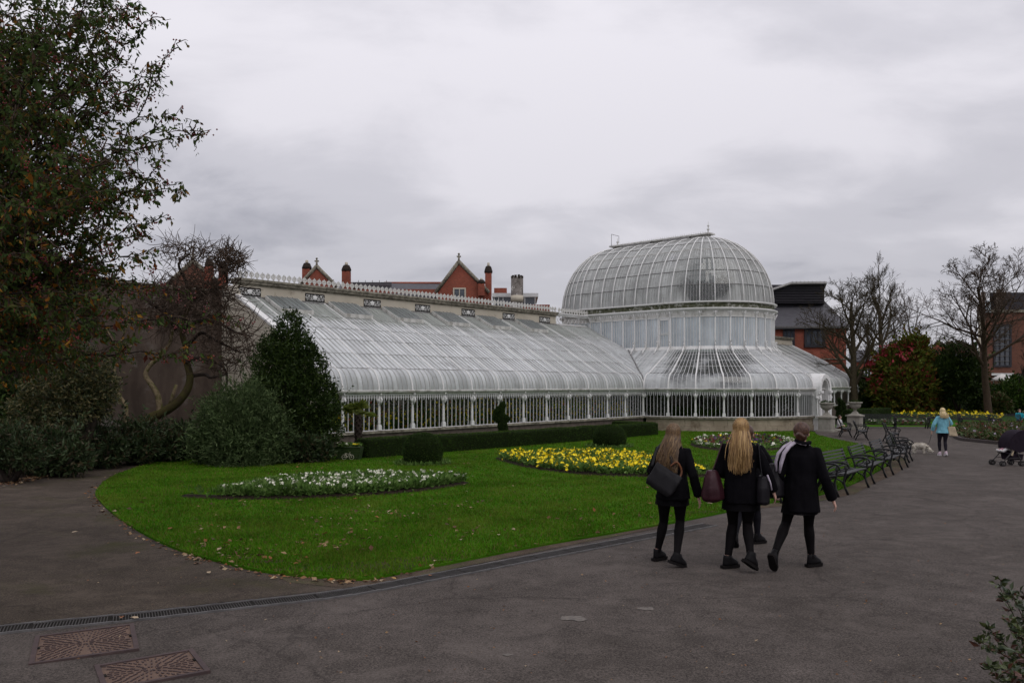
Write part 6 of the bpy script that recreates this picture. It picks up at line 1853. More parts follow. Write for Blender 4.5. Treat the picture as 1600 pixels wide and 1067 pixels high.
# urns on pedestals either side of the porch
def urn(x, y, label):
    z = zg(y)
    o = empty('urn_pedestal', (x, y, z - .02), math.atan2(UY, UX), label, 'urn', 'stone urns flanking the porch')
    p = MB(); p.box((0, 0, .06), (.92, .92, .14)); p.box((0, 0, .46), (.70, .70, .68)); p.build('pedestal', M['stone_grey'], o)
    for k, (dx, dy) in enumerate(((0, -.352), (-.352, 0), (.352, 0))):
        MB().box((dx, dy, .46), (.46 if dx == 0 else .02, .02 if dx == 0 else .46, .48)).build('panel', M['stone_grey'], o)
    c = MB(); c.box((0, 0, .835), (.86, .86, .07)); c.box((0, 0, .90), (.80, .80, .07), None, .55); c.box((0, 0, 1.0), (.40, .40, .16), None, .5); c.build('cap', M['stone_grey'], o)
    b = MB(); b.lathe([(.12, 1.05), (.085, 1.12), (.10, 1.22), (.20, 1.27), (.31, 1.36), (.34, 1.50), (.33, 1.55), (.43, 1.59), (.44, 1.63), (.40, 1.65), (.36, 1.63), (.30, 1.58)], 20); b.build('bowl', M['stone_grey'], o)
    n = 160; q = unit(n) * np.array([.3, .3, .1]) + np.array([0, 0, 1.64])
    f = link('planting', leaves_mesh('planting', q, unit(n) + np.array([0, 0, .7]), .1, .25, M['leaf_dark'], vr), o); f['kind'] = 'stuff'
urn(*bl(-1.85, -8.55), 'grey stone urn on panelled pedestal left of the white porch')
urn(*bl(2.25, -8.75), 'grey stone urn on pedestal right of the porch behind the benches')
# green planter with a bicycle motif
pl_ = empty('planter_box', (*gp(543, 720), 0), -.05, 'green wooden planter with a painted bicycle beside the dark evergreen', 'planter')
pl_.location.z = zg(pl_.location.y) + .03
Wt, Wb, Hh, Dp = .86, .70, .40, .42
def frus(x0, x1, y0, y1, z0, z1, k0, k1): return [(x0 * k0, y0, z0), (x1 * k0, y0, z0), (x1 * k1, y0, z1), (x0 * k1, y0, z1)]
nb_ = 4
for k in range(nb_):
    z0, z1 = Hh * k / nb_ + .003, Hh * (k + 1) / nb_ - .003; w0, w1 = Wb + (Wt - Wb) * z0 / Hh, Wb + (Wt - Wb) * z1 / Hh
    MB().slab([(-w0 / 2, 0, z0), (w0 / 2, 0, z0), (w1 / 2, -.02, z1), (-w1 / 2, -.02, z1)], (0, .025, 0)).build('plank', M['planter'], pl_)
    MB().slab([(-w0 / 2, .03, z0), (w0 / 2, .03, z0), (w1 / 2, .02, z1), (-w1 / 2, .02, z1)], (0, Dp, 0)).build('plank', M['planter'], pl_)
MB().box((0, Dp / 2, Hh + .012), (Wt - .05, Dp - .02, .02)).build('soil', M['soil'], pl_)
MB().tube([(-.42, -.03, Hh + .01), (.42, -.03, Hh + .01)], .016, 4).build('rim', M['planter'], pl_)
bk_ = MB(); y_ = -.035
for cx_ in (-.10, .14):
    bk_.tube([(cx_ + .075 * math.cos(q * .524), y_, .10 + .075 * math.sin(q * .524)) for q in range(13)], .007, 4, False)
    bk_.ball((cx_, y_, .10), .014, None, 6, 4)
for a_, b_ in (((-.10, .10), (-.05, .215)), ((-.10, .10), (.01, .10)), ((.01, .10), (-.055, .20)), ((-.055, .20), (.085, .205)), ((.085, .205), (.01, .10)), ((.14, .10), (.075, .245)), ((.075, .245), (.11, .25)), ((-.085, .22), (-.02, .22))):
    bk_.tube([(a_[0], y_, a_[1]), (b_[0], y_, b_[1])], .0065, 4, False)
bk_.build('bicycle_emblem', M['paint_cream'], pl_, recalc=False)
n = 420; q = np.stack([vr.uniform(-.38, .38, n), vr.uniform(.02, Dp, n), Hh + .01 + vr.random(n) * .09], 1)
f_ = link('foliage', leaves_mesh('foliage', q, unit(n) + np.array([0, 0, .8]), .08, .25, M['leaf_bed'], vr), pl_); f_['kind'] = 'stuff'
for k in range(16):
    link('flower', rnd_.choice(Wp if k < 11 else Yp_), pl_, (-.38 + .05 * k, vr.uniform(0, .2), Hh + .09), (.5, 0, k), .9)
# ------------------------------------------------------------------ people (local frame: x right, y away along the facing direction, z up)
def vlerp(a, b, t): return Vector(a).lerp(Vector(b), t)
def limb(mb, a, b, c, ra, rb, rc, bulge=0.0, sides=10):
    a, b, c = Vector(a), Vector(b), Vector(c)
    mb.tube([a, vlerp(a, b, .35), vlerp(a, b, .8), b, vlerp(b, c, .28), vlerp(b, c, .7), c], [ra, ra * .96 + rb * .04, rb * 1.08, rb, rb * (1.0 + bulge), rc * 1.1 + bulge * .01, rc], sides, ends=True)
def foot_mb(mb, ankle, heading, pitch, k=1.0, sole=False):
    """shoe along heading (radians, 0 = +y), pitch > 0 lifts the heel"""
    m3 = Matrix.Rotation(heading, 3, 'Z') @ Matrix.Rotation(-pitch, 3, 'X'); A = Vector(ankle)
    def P(p): return A + m3 @ (Vector(p) * k)
    if sole:
        pts = [(-.030, -.082), (.030, -.082), (.041, -.05), (.042, .0), (.051, .08), (.048, .125), (.030, .160), (0, .172), (-.030, .160), (-.048, .125), (-.051, .08), (-.042, .0), (-.041, -.05)]
        lo = [P((x, y, -.098)) for x, y in pts]; hi = [P((x, y, -.066)) for x, y in pts]
        mb.loft([lo, hi], True, True, False)
    else:
        mb.loft([[P((x * w, y0 + x2 * dy, z)) for x, x2 in ((-1, 0), (-.7, .7), (0, 1), (.7, .7), (1, 0), (.7, -.7), (0, -1), (-.7, -.7))] for w, y0, dy, z in ((.047, .045, .122, -.070), (.049, .045, .120, -.045), (.047, .035, .105, -.018), (.042, .01, .072, .012), (.043, .0, .052, .050))], True, True, True)
def hand_mb(mb, w, d, side, k=1.0, curl=.5, palm_in=None):
    """hand from wrist w along direction d; side = +1 right hand; five separate fingers"""
    w = Vector(w); d = Vector(d).normalized(); fwd = Vector((0, 1, 0)); fwd = (fwd - d * fwd.dot(d)).normalized()   # thumb side points forward
    inn = d.cross(fwd).normalized() * (1 if side > 0 else -1)
    if inn.x * side > 0: inn = -inn
    mb.loft([[w + d * t * k + fwd * (c * wy) * k + inn * (s_ * th) * k for c, s_ in ((1, 0), (.7, .7), (0, 1), (-.7, .7), (-1, 0), (-.7, -.7), (0, -1), (.7, -.7))] for t, wy, th in ((-.01, .024, .020), (.03, .034, .018), (.065, .040, .016), (.088, .038, .014))], True, True, True)
    for j, (o, ln) in enumerate(((.028, .070), (.010, .078), (-.009, .072), (-.027, .056))):
        p = w + (d * .08 + fwd * o) * k; pts = [p]; dd = d.copy(); sp = fwd * (o * .25)
        for q in range(3):
            dd = (dd + inn * curl * (.35 + .3 * q)).normalized(); p = p + (dd * ln / 3 + sp * .2) * k; pts.append(p)
        mb.tube(pts, [.0092 * k, .0088 * k, .0080 * k, .0068 * k], 6, ends=True)
    p = w + (d * .022 + fwd * .026) * k; pts = [p]; dd = (d * .7 + fwd * .75 + inn * .2).normalized()
    for q in range(3):
        p = p + dd * .022 * k; pts.append(p); dd = (dd + d * .25 + inn * .15).normalized()
    mb.tube(pts, [.012 * k, .0115 * k, .0095 * k, .008 * k], 6, ends=True)
def head_mb(mb, c, yaw, k=1.0):
    c = Vector(c); m3 = Matrix.Rotation(yaw, 3, 'Z')
    def P(p): return c + m3 @ (Vector(p) * k)
    mb.ball(P((0, -.012, .025)), (.074 * k, .093 * k, .090 * k), (0, 0, yaw), 14, 10)      # cranium
    mb.ball(P((0, .028, -.035)), (.058 * k, .065 * k, .080 * k), (0, 0, yaw), 12, 8)      # face
    mb.ball(P((0, .060, -.088)), (.026 * k, .024 * k, .022 * k), (0, 0, yaw), 8, 6)       # chin
    mb.tube([P((0, .082, .012)), P((0, .100, -.022)), P((0, .088, -.034))], [.009 * k, .015 * k, .010 * k], 6, ends=True)   # nose
    mb.ball(P((0, .085, -.060)), (.022 * k, .010 * k, .010 * k), (0, 0, yaw), 8, 6)       # mouth
    mb.ball(P((0, .074, .030)), (.045 * k, .016 * k, .010 * k), (0, 0, yaw), 8, 6)        # brow
    for s in (-1, 1):
        mb.ball(P((s * .075, -.005, -.012)), (.010 * k, .020 * k, .032 * k), (0, 0, yaw + s * .3), 8, 6)   # ear
        mb.ball(P((s * .042, .062, -.030)), (.022 * k, .02 * k, .02 * k), None, 8, 6)     # cheek
    return P
def strands(P0, tipf, n, seed, wid, seg=8, wave=0.0, thick=.0035):
    """hair strands as flat ribbons: P0() root, tipf(root) -> polyline"""
    r = random.Random(seed); V = []; F = []
    for _ in range(n):
        line = tipf(r)
        b = len(V); ph = r.uniform(0, 6.28); fq = r.uniform(1.8, 2.6)
        for i, (p, nrm) in enumerate(line):
            p = Vector(p); nrm = Vector(nrm).normalized(); t = i / (len(line) - 1)
            q = Vector(line[min(i + 1, len(line) - 1)][0]) - Vector(line[max(i - 1, 0)][0])
            s = q.cross(nrm); s = s.normalized() if s.length > 1e-6 else Vector((1, 0, 0))
            p = p + s * (math.sin(ph + t * fq * 6.28) * wave * t) + nrm * (math.cos(ph + t * fq * 6.28) * wave * .5 * t)
            w = wid * (1 - .75 * t ** 2) * .5
            V += [tuple(p - s * w), tuple(p + nrm * thick), tuple(p + s * w)]
            if i:
                a = b + 3 * (i - 1); c = b + 3 * i
                F += [(a, a + 1, c + 1, c), (a + 1, a + 2, c + 2, c + 1)]
    return V, F
def long_hair(parent, hc, material, length, n, seed, width=.105, wave=.0, side_bias=0.0, flare=1.0, yaw=0.0, k=1.0):
    """long loose hair seen from behind; hc head centre"""
    hc = Vector(hc)
    m3 = Matrix.Rotation(yaw, 3, 'Z')
    def line(r):
        az = r.uniform(-2.45, 2.45); el0 = r.uniform(.75, 1.45)         # az 0 = back of head (-y)
        pts = []
        for i in range(5):
            el = el0 + (-.25 - el0) * i / 4
            d = Vector((math.sin(az) * math.cos(el), -math.cos(az) * math.cos(el), math.sin(el)))
            rad = Vector((.086, .106, .103)) * k
            p = Vector((d.x * rad.x, d.y * rad.y - .012 * k, d.z * rad.z + .025 * k)); pts.append((hc + m3 @ p, m3 @ d))
        last, dn = pts[-1]; L_ = length * r.uniform(.62, 1.06) * (1 - .22 * abs(az) / 2.45); ns = 9
        fly = r.gauss(0, .012) if r.random() < .93 else r.gauss(0, .03)
        tx = hc.x + (m3 @ Vector((math.sin(az) * width * flare * k, 0, 0))).x + side_bias + fly
        ty = hc.y - (.205 * k if abs(az) < 1.6 else .10 * k) + r.gauss(0, .012)
        for i in range(1, ns + 1):
            t = i / ns; e_ = 1 - (1 - t) ** 1.6
            pts.append((Vector((last.x + (tx - last.x) * e_, last.y + (ty - last.y) * e_, last.z - L_ * t)), dn * .6 + Vector((0, -.5, 0))))
        return pts
    V, F = strands(None, line, int(n * 1.7), seed, .012 * k, wave=wave + .004)
    return link('hair', fast_mesh('hair', V, F, material, True), parent)
def cap_mb(hc, k=1.0, grow=1.0, yaw=0.0):
    mb = MB(); hc = Vector(hc)
    mb.ball(hc + Vector((0, -.022 * k, .032 * k)), (.083 * k * grow, .098 * k * grow, .094 * k * grow), (0, 0, yaw), 16, 10)
    mb.ball(hc + Vector((0, -.06 * k, -.03 * k)), (.066 * k * grow, .055 * k * grow, .07 * k * grow), None, 12, 8)
    return mb
from mathutils import noise as mnoise
def fold(o, amp, sc=(7, 7, 3.2), seed=0.0):
    """soft cloth folds"""
    me = o.data; n = len(me.vertices)
    co = np.empty(n * 3, dtype=np.float32); me.vertices.foreach_get('co', co); co = co.reshape(-1, 3)
    nr = np.empty(n * 3, dtype=np.float32); me.vertices.foreach_get('normal', nr); nr = nr.reshape(-1, 3)
    d = np.empty(n)
    for i in range(n):
        x, y, z = co[i]
        p = Vector((x * sc[0] + seed, y * sc[1], z * sc[2] + x * 2))
        d[i] = mnoise.noise(p) + .5 * mnoise.noise(p * 2.3)
    co += nr * (d * amp)[:, None].astype(np.float32)
    me.vertices.foreach_set('co', co.ravel()); me.update()
def person(loc, rz, label, J, mats, H=1.65, skirt=None, coat_hem=.74, coat_flare=1.0, hairdo=None, yaw=0.0, group=None, voxel=.011, shoes=True, coat_len=True, sleeve=1.0, waist=1.0):
    """J: joints in metres for H = 1.65; hips at pelvis height ~.86"""
    k = H / 1.65
    o = empty('person', loc, rz, label, 'person', group, None)
    J = {a: Vector(b) * k for a, b in J.items()}
    body = MB(); pel, ch, nk, hd = J['pelvis'], J['chest'], J['neck'], J['head']
    def ell(c, rx, ry, z=None, n=14): return [Vector((c.x + rx * k * math.cos(2 * math.pi * q / n), c.y + ry * k * math.sin(2 * math.pi * q / n), c.z)) for q in range(n)]
    def tors(f, ext=()):
        return [ell(pel + Vector((0, 0, -.08 * k)), .10 * f, .075 * f), ell(pel, .165 * f, .115 * f), ell(pel.lerp(ch, .35), .135 * f, .100 * f), ell(pel.lerp(ch, .7), .148 * f, .105 * f), ell(ch, .150 * f, .100 * f), ell(ch.lerp(nk, .5), .118 * f, .080 * f), ell(ch.lerp(nk, .85), .070 * f, .058 * f), ell(nk, .052, .052)]
    body.loft(tors(.95)); body.tube([nk - Vector((0, 0, .05 * k)), nk.lerp(hd, .5), hd], [.055 * k, .050 * k, .050 * k], 10, ends=True)
    HP = head_mb(body, hd, yaw, k)
    for s in ('L', 'R'):
        limb(body, J['sh' + s] - Vector((0, 0, .012 * k)), J['el' + s], J['wr' + s], .040 * k, .036 * k, .024 * k, .05)
        limb(body, J['hip' + s], J['kn' + s], J['an' + s], .078 * k, .050 * k, .035 * k, .10)
        hand_mb(body, J['wr' + s], J['wr' + s] - J['el' + s], 1 if s == 'R' else -1, k)
        foot_mb(body, J['an' + s], J.get('fh' + s, Vector((0, 0, 0))).x / k if 'fh' + s in J else 0, J['fp' + s].x / k if 'fp' + s in J else 0, k * .92)
    bo = fused(body, voxel * .62, 'body', mats['skin'], o, 2)
    for s in (-1, 1):
        MB().ball(HP((s * .030, .076, .004)), .0105 * k, None, 8, 6).build('eye', M['eye'], o)
    leg = MB()
    for s in ('L', 'R'): limb(leg, J['hip' + s], J['kn' + s], J['an' + s], .086 * k, .056 * k, .040 * k, .10)
    leg.loft([ell(pel + Vector((0, 0, -.10 * k)), .12, .09), ell(pel, .172, .122), ell(pel + Vector((0, 0, .10 * k)), .145, .11)])
    fused(leg, voxel, 'tights' if skirt else 'trousers', mats['legs'], o, 3)
    for s in ('L', 'R'):
        fh = J['fh' + s].x / k if 'fh' + s in J else 0; fp = J['fp' + s].x / k if 'fp' + s in J else 0
        sh = MB(); foot_mb(sh, J['an' + s], fh, fp, k * .95); so = sh.build('shoe', mats['shoe'], o)
        sl = MB(); foot_mb(sl, J['an' + s], fh, fp, k * .96, True); sl.build('sole', mats['sole'], so)
    if skirt:
        sk = MB(); hz = skirt * k; hm = (J['knL'] + J['knR'] + J['hipL'] + J['hipR']) / 4
        rings = []
        nsk = 36
        for t in (0, .3, .65, 1.0):
            c = pel.lerp(Vector((hm.x, hm.y, hz)), t); c.z = pel.z + .06 * k + (hz - pel.z - .06 * k) * t; ring = []
            for q in range(nsk):
                a = 2 * math.pi * q / nsk; pl = 1 + .035 * t * math.sin(q * 2 * math.pi / 3)
                ring.append(Vector((c.x + (.168 + .030 * t) * k * pl * math.cos(a), c.y + (.125 + .050 * t) * k * pl * math.sin(a), c.z)))
            rings.append(ring)
        sk.loft(rings, True, False, True); sk.build('skirt', mats['skirt'], o)
    ct = MB(); hz = coat_hem * k
    cb = Vector((pel.x, pel.y, hz))
    prof_ = [ell(cb, .205 * coat_flare, .155 * coat_flare), ell(cb.lerp(pel, .5), .196 * (.5 + coat_flare / 2), .148 * (.5 + coat_flare / 2)), ell(pel + Vector((0, 0, .04 * k)), .182, .138), ell(pel.lerp(ch, .45), .168 * waist, .125), ell(pel.lerp(ch, .8), .180, .13), ell(ch, .186, .128), ell(ch.lerp(nk, .42), .160, .108), ell(ch.lerp(nk, .70), .112, .085), ell(ch.lerp(nk, .98), .070, .066)]
    ct.loft(prof_)
    for s in ('L', 'R'):
        a, b, c = J['sh' + s], J['el' + s], J['wr' + s]; inn = vlerp(a, ch, .45)
        ct.tube([inn, a, vlerp(a, b, .45), b, vlerp(b, c, .5), vlerp(b, c, .96)], [.062 * k, .064 * k, .061 * k * sleeve, .056 * k * sleeve, .052 * k * sleeve, .049 * k * sleeve], 12, ends=False)
        ct.ball(a + Vector((0, 0, -.005 * k)), (.064 * k, .064 * k, .056 * k))
    # a few soft folds
    fold(fused(ct, voxel, 'blazer' if skirt else 'jumper', mats['coat'], o, 3), .016 * k, seed=loc[0] * 3)
    if hairdo: hairdo(o, hd, k)
    return o, J, k
SK = dict(skin=M['skin_pale'], legs=M['tights'], shoe=M['shoe'], sole=M['sole'], skirt=M['skirt'], coat=M['blazer'])
def std(lean=.0, **ov):
    J = dict(pelvis=(0, 0, .90), chest=(0, lean * .6, 1.27), neck=(0, lean, 1.42), head=(0, lean + .02, 1.535),
             shL=(-.160, lean, 1.325), shR=(.160, lean, 1.325), elL=(-.225, -.04, 1.06), elR=(.225, -.04, 1.06), wrL=(-.25, .05, .84), wrR=(.25, .05, .84),
             hipL=(-.09, 0, .84), hipR=(.09, 0, .84), knL=(-.09, .02, .47), knR=(.09, .02, .47), anL=(-.09, 0, .098), anR=(.09, 0, .098))
    J.update(ov); return J
gG = 'girls in black school clothes walking together'
def world_girl(px, py): x, y = gp(px, py); return (x, y, zg(y))
# girl 1: long wavy ash-blonde hair, charcoal tote
def hair1(o, hd, k):
    fused(cap_mb(hd, k, 1.0), .012, 'hair_base', M['hair_ash'], o, 3)
    long_hair(o, hd, M['hair_ash'], .50 * k, 620, 3, .100, .014, -.03, 1.0, 0, k)
g1, J1, k1 = person(world_girl(1051, 879), -.42, 'girl with long wavy ash blonde hair, leftmost of the group in black', std(.02,
    knL=(-.13, .10, .47), anL=(-.20, .06, .098), knR=(.07, .08, .48), anR=(.10, -.24, .13), hipL=(-.10, 0, .84), hipR=(.09, 0, .84), elR=(.255, -.05, 1.05), wrR=(.30, .02, .80), elL=(-.25, -.06, 1.08), wrL=(-.24, .14, .98),
    fpR=(.35, 0, 0), fhL=(-.5, 0, 0), fhR=(-.9, 0, 0)), SK, 1.65, skirt=.69, coat_hem=.77, coat_flare=1.04, hairdo=hair1, group=gG)
# girl 2: long straight dark blonde hair, burgundy bag
def hair2(o, hd, k):
    fused(cap_mb(hd, k, 1.02), .012, 'hair_base', M['hair_blonde'], o, 3)
    long_hair(o, hd, M['hair_blonde'], .47 * k, 680, 5, .098, .003, .01, 1.0, 0, k)
g2, J2, k2 = person(world_girl(1157, 889), -.42, 'girl with long straight dark blonde hair in the middle of the group', std(.02,
    knL=(-.10, .12, .47), anL=(-.14, .0, .098), fhL=(-.7, 0, 0), knR=(.06, .09, .47), anR=(.13, -.18, .19), fpR=(.55, 0, 0), fhR=(-.6, 0, 0), elR=(.27, .02, 1.08), wrR=(.33, .12, .86), elL=(-.23, -.02, 1.06), wrL=(-.20, .18, 1.0)), SK, 1.72, skirt=.65, coat_hem=.73, coat_flare=.94, hairdo=hair2, group=gG)
# girl 3: dark brown hair in a low bun, pale striped hood, black bag
def hair3(o, hd, k):
    mb = cap_mb(hd, k, 1.03); fused(mb, .010, 'hair_base', M['hair_brown'], o, 3)
    b = MB(); b.ball(hd + Vector((-.015, -.125, -.025)), (.048, .040, .050)); b.tube([hd + Vector((-.04, -.11, -.03)), hd + Vector((-.01, -.165, .0)), hd + Vector((.03, -.14, -.03)), hd + Vector((.0, -.13, -.07)), hd + Vector((-.045, -.13, -.05))], [.02, .024, .024, .022, .018], 8, ends=True)
    fused(b, .009, 'bun', M['hair_brown'], o, 2)
    def line(r):
        az = r.uniform(-2.4, 2.4); el0 = r.uniform(-.3, 1.4); pts = []
        tgt = hd + Vector((-.01, -.13, -.03)) * k
        for i in range(6):
            el = el0 * (1 - i / 6); a2 = az * (1 - .55 * i / 5)
            d = Vector((math.sin(a2) * math.cos(el), -math.cos(a2) * math.cos(el), math.sin(el)))
            p = hd + Vector((d.x * .089, d.y * .106 - .02, d.z * .100 + .03)) * k
            pts.append((p.lerp(tgt, (i / 5) ** 2.5 * .8), d))
        return pts
    V, F = strands(None, line, 260, 8, .016, thick=.002); link('hair', fast_mesh('hair', V, F, M['hair_brown'], True), o)
g3, J3, k3 = person(world_girl(1252, 887), -.42, 'girl with brown hair in a bun, rightmost of the group', std(.02,
    knL=(-.17, .02, .49), anL=(-.26, -.36, .20), fpL=(1.0, 0, 0), fhL=(-.25, 0, 0), knR=(.07, .12, .47), anR=(.10, .12, .098), fhR=(-.7, 0, 0), elR=(.245, -.03, 1.04), wrR=(.33, .06, .79), elL=(-.24, -.05, 1.06), wrL=(-.27, .08, .86)), SK, 1.67, skirt=.62, coat_hem=.645, coat_flare=1.0, hairdo=hair3, group=gG, sleeve=1.1)
# girl 4, mostly hidden beyond girl 2
g4, J4, k4 = person(world_girl(1168, 851), -.30, 'girl almost hidden beyond the blonde girl, only arm and legs showing', std(.02,
    knL=(-.10, .06, .48), anL=(-.16, -.30, .17), fpL=(.75, 0, 0), fhL=(-.2, 0, 0), knR=(.12, .12, .47), anR=(.13, .14, .098), fhR=(-.8, 0, 0), elR=(.34, -.04, 1.08), wrR=(.34, .08, .84)), dict(SK, legs=M['tights_grey']), 1.60, skirt=.58, coat_hem=.72, hairdo=hair3 if False else (lambda o, hd, k: fused(cap_mb(hd, k, 1.04), .012, 'hair', M['hair_brown'], o, 3)), group=gG)

# bags
def from_local(p, loc, rz):
    c, s = math.cos(rz), math.sin(rz)
    return Vector((loc[0] + p[0] * c - p[1] * s, loc[1] + p[0] * s + p[1] * c, loc[2] + p[2]))
def bag(name, label, owner, loc, shape, material, strap, strap_mat=None, extra=None):
    """modelled in the owner's frame"""
    o = empty(name, owner.location, owner.rotation_euler.z, label, 'bag')
    fold(fused(shape, .012, 'body', material, o, 3), .012)
    MB().tube(smooth_line(strap, 5), .011, 6, flat=(1.6, .6)).build('strap', strap_mat or material, o)
    if extra: extra(o)
    return o
b1 = MB()
m3 = Euler((.05, .55, .1)).to_matrix(); cc = Vector((-.055, -.205, 1.02))
b1.loft([[cc + m3 @ Vector((x * w, y * d, z)) for x, y in ((-1, -1), (1, -1), (1, 1), (-1, 1))] for z, w, d in ((-.15, .145, .045), (-.10, .165, .065), (.06, .17, .05), (.13, .175, .022))])
def b1x(o):
    MB().tube(smooth_line([(.02, -.20, 1.17), (.09, -.19, 1.22), (.14, -.16, 1.12), (.12, -.2, 1.02)], 4), .012, 6).build('tan_handle', M['tan'], o)
bag('tote_bag', 'large charcoal tote slung across the back of the leftmost girl', g1, None, b1, M['bag_grey'], [(-.20, -.2, 1.16), (-.16, -.10, 1.36), (-.08, -.02, 1.44), (.0, -.15, 1.32), (.05, -.2, 1.18)], None, b1x)
b2_ = MB(); cc = Vector((-.30, -.10, .98))
b2_.loft([[cc + Vector((x * w, y * d, z)) for x, y in ((-1, 0), (-.7, -.7), (0, -1), (.7, -.7), (1, 0), (.7, .7), (0, 1), (-.7, .7))] for z, w, d in ((-.20, .10, .12), (-.17, .135, .16), (-.06, .125, .16), (.07, .095, .13), (.15, .06, .09))])
bag('shoulder_bag', 'burgundy leather shoulder bag on the blonde girl', g2, None, b2_, M['bag_wine'], [(-.30, -.02, 1.12), (-.25, .03, 1.32), (-.20, .02, 1.47), (-.22, -.08, 1.36), (-.29, -.16, 1.12)])
b3_ = MB(); cc = Vector((-.30, -.02, 1.0))
b3_.loft([[cc + Vector((x * w, y * d, z)) for x, y in ((-1, 0), (-.7, -.7), (0, -1), (.7, -.7), (1, 0), (.7, .7), (0, 1), (-.7, .7))] for z, w, d in ((-.20, .10, .13), (-.17, .135, .17), (-.04, .115, .17), (.10, .085, .12), (.20, .05, .08))])
bag('shoulder_bag', 'black shoulder bag hanging at the left of the girl with the bun', g3, None, b3_, M['bag_black'], [(-.28, .04, 1.2), (-.22, .04, 1.40), (-.16, 0, 1.45), (-.20, -.10, 1.34), (-.28, -.10, 1.18)])
# pale striped hood / scarf of girl 3
sc3 = MB()
def ribbon(mb, pts, nrm, w, th=.008):
    P = [Vector(p) for p in pts]; rings = []
    for i, p in enumerate(P):
        t = (P[min(i + 1, len(P) - 1)] - P[max(i - 1, 0)]).normalized(); n_ = Vector(nrm[i]).normalized() if isinstance(nrm, list) else Vector(nrm).normalized()
        s = t.cross(n_).normalized(); ww = w[i] if isinstance(w, list) else w
        rings.append([p - s * ww + n_ * th, p + s * ww + n_ * th, p + s * ww - n_ * th, p - s * ww - n_ * th])
    mb.loft(rings, True, True, True)
ribbon(sc3, [(-.06, -.075, 1.455), (-.12, -.105, 1.41), (-.175, -.13, 1.33), (-.205, -.15, 1.22), (-.225, -.16, 1.10)], (-.25, -1, .35), [.018, .021, .022, .020, .009])
ribbon(sc3, [(-.10, -.045, 1.455), (-.18, -.065, 1.40), (-.245, -.09, 1.32), (-.27, -.11, 1.22), (-.262, -.13, 1.12)], (-.7, -1, .35), [.012, .018, .020, .016, .008])
ribbon(sc3, [(-.055, -.080, 1.462), (.0, -.098, 1.438), (.055, -.090, 1.430), (.095, -.05, 1.432)], (0, -1, .4), [.012, .011, .011, .010])
sc3.build('striped_hood', M['lilac'], g3)
hd3 = MB(); hd3.tube(smooth_line([(-.05, -.07, 1.47), (.0, -.085, 1.445), (.06, -.075, 1.44), (.09, -.03, 1.45)], 4), .026, 8, ends=True); hd3.build('collar', M['blazer'], g3)
# second bag on the blonde girl's right: black with a pale edge
b4_ = MB(); cc = Vector((.25, -.02, .93))
b4_.loft([[cc + Vector((x * w, y * d, z)) for x, y in ((-1, 0), (-.7, -.7), (0, -1), (.7, -.7), (1, 0), (.7, .7), (0, 1), (-.7, .7))] for z, w, d in ((-.17, .06, .10), (-.14, .08, .13), (.02, .08, .13), (.15, .05, .10))])
def b4x(o):
    MB().tube([(.30, -.06, 1.10), (.33, -.05, 1.02), (.345, -.04, .93)], .010, 6).build('pale_edge', M['lilac'], o)
bag('hand_bag', 'black bag with a pale pink edge between the two right girls', g2, None, b4_, M['bag_black'], [(.24, .04, 1.08), (.22, .03, 1.25), (.20, -.02, 1.44), (.23, -.08, 1.2), (.25, -.1, 1.08)], None, b4x)

# woman in light blue with a dog
WB = dict(skin=M['skin_pale'], legs=M['legging'], shoe=M['trainer'], sole=M['white_cloth'], skirt=None, coat=M['blue_top'])
def hairw(o, hd, k):
    fused(cap_mb(hd, k, 1.02), .016, 'hair_base', M['hair_pale'], o, 3)
    long_hair(o, hd, M['hair_pale'], .24 * k, 420, 6, .095, .010, 0, 1.1, 0, k)
wl_ = world_girl(1473, 712)
wm, Jw, kw = person(wl_, -.15, 'blonde woman in a light blue top and dark leggings walking away', std(.02,
    knL=(-.08, .10, .47), anL=(-.06, .10, .098), knR=(.08, .02, .47), anR=(.06, -.12, .12), fpR=(.25, 0, 0), elL=(-.30, -.03, 1.08), wrL=(-.33, .05, .86), elR=(.28, .02, 1.10), wrR=(.20, .20, 1.05)), WB, 1.66, None, .78, 1.10, hairw, 0, None, .016, sleeve=1.15, waist=1.12)
tb = MB(); cc = Vector((.27, -.10, .86))
tb.loft([[cc + Vector((x * w + z * -.25, y * .035, z)) for x, y in ((-1, -1), (1, -1), (1, 1), (-1, 1))] for z, w in ((-.16, .14), (0, .13), (.16, .11))])
bag('canvas_tote', 'cream canvas tote hanging from the shoulder of the woman in blue', wm, None, tb, M['tote'], [(.17, -.12, 1.0), (.16, -.12, 1.2), (.17, -.02, 1.46), (.22, .06, 1.2), (.28, -.08, 1.02)], M['tote'])
# dog
dx, dy = gp(1437, 708)
dog = empty('dog', (dx, dy, zg(dy)), -.5, 'small shaggy white dog sniffing the path beside the woman in blue', 'dog')
d_ = MB()
d_.tube([(-.20, 0, .25), (-.10, 0, .27), (.05, 0, .265), (.17, 0, .25)], [.095, .105, .110, .095], 10, ends=True)
d_.tube([(.15, 0, .26), (.25, -.01, .22), (.31, -.03, .15)], [.08, .065, .06], 9, ends=True)
d_.ball((.33, -.03, .12), (.075, .065, .065)); d_.tube([(.35, -.03, .11), (.42, -.04, .065)], [.04, .026], 8, ends=True)
for s in (-1, 1):
    d_.tube([(.30, -.03 + s * .05, .15), (.29, -.03 + s * .075, .09)], [.028, .018], 7, ends=True)
    d_.tube([(.14, s * .06, .24), (.13, s * .065, .13), (.14, s * .065, .02)], [.05, .036, .030], 8, ends=True)
    d_.tube([(-.18, s * .06, .24), (-.14, s * .07, .16), (-.20, s * .07, .10), (-.18, s * .07, .02)], [.062, .05, .034, .030], 8, ends=True)
    d_.ball((.155, s * .065, .018), (.042, .032, .022)); d_.ball((-.165, s * .07, .018), (.042, .032, .022))
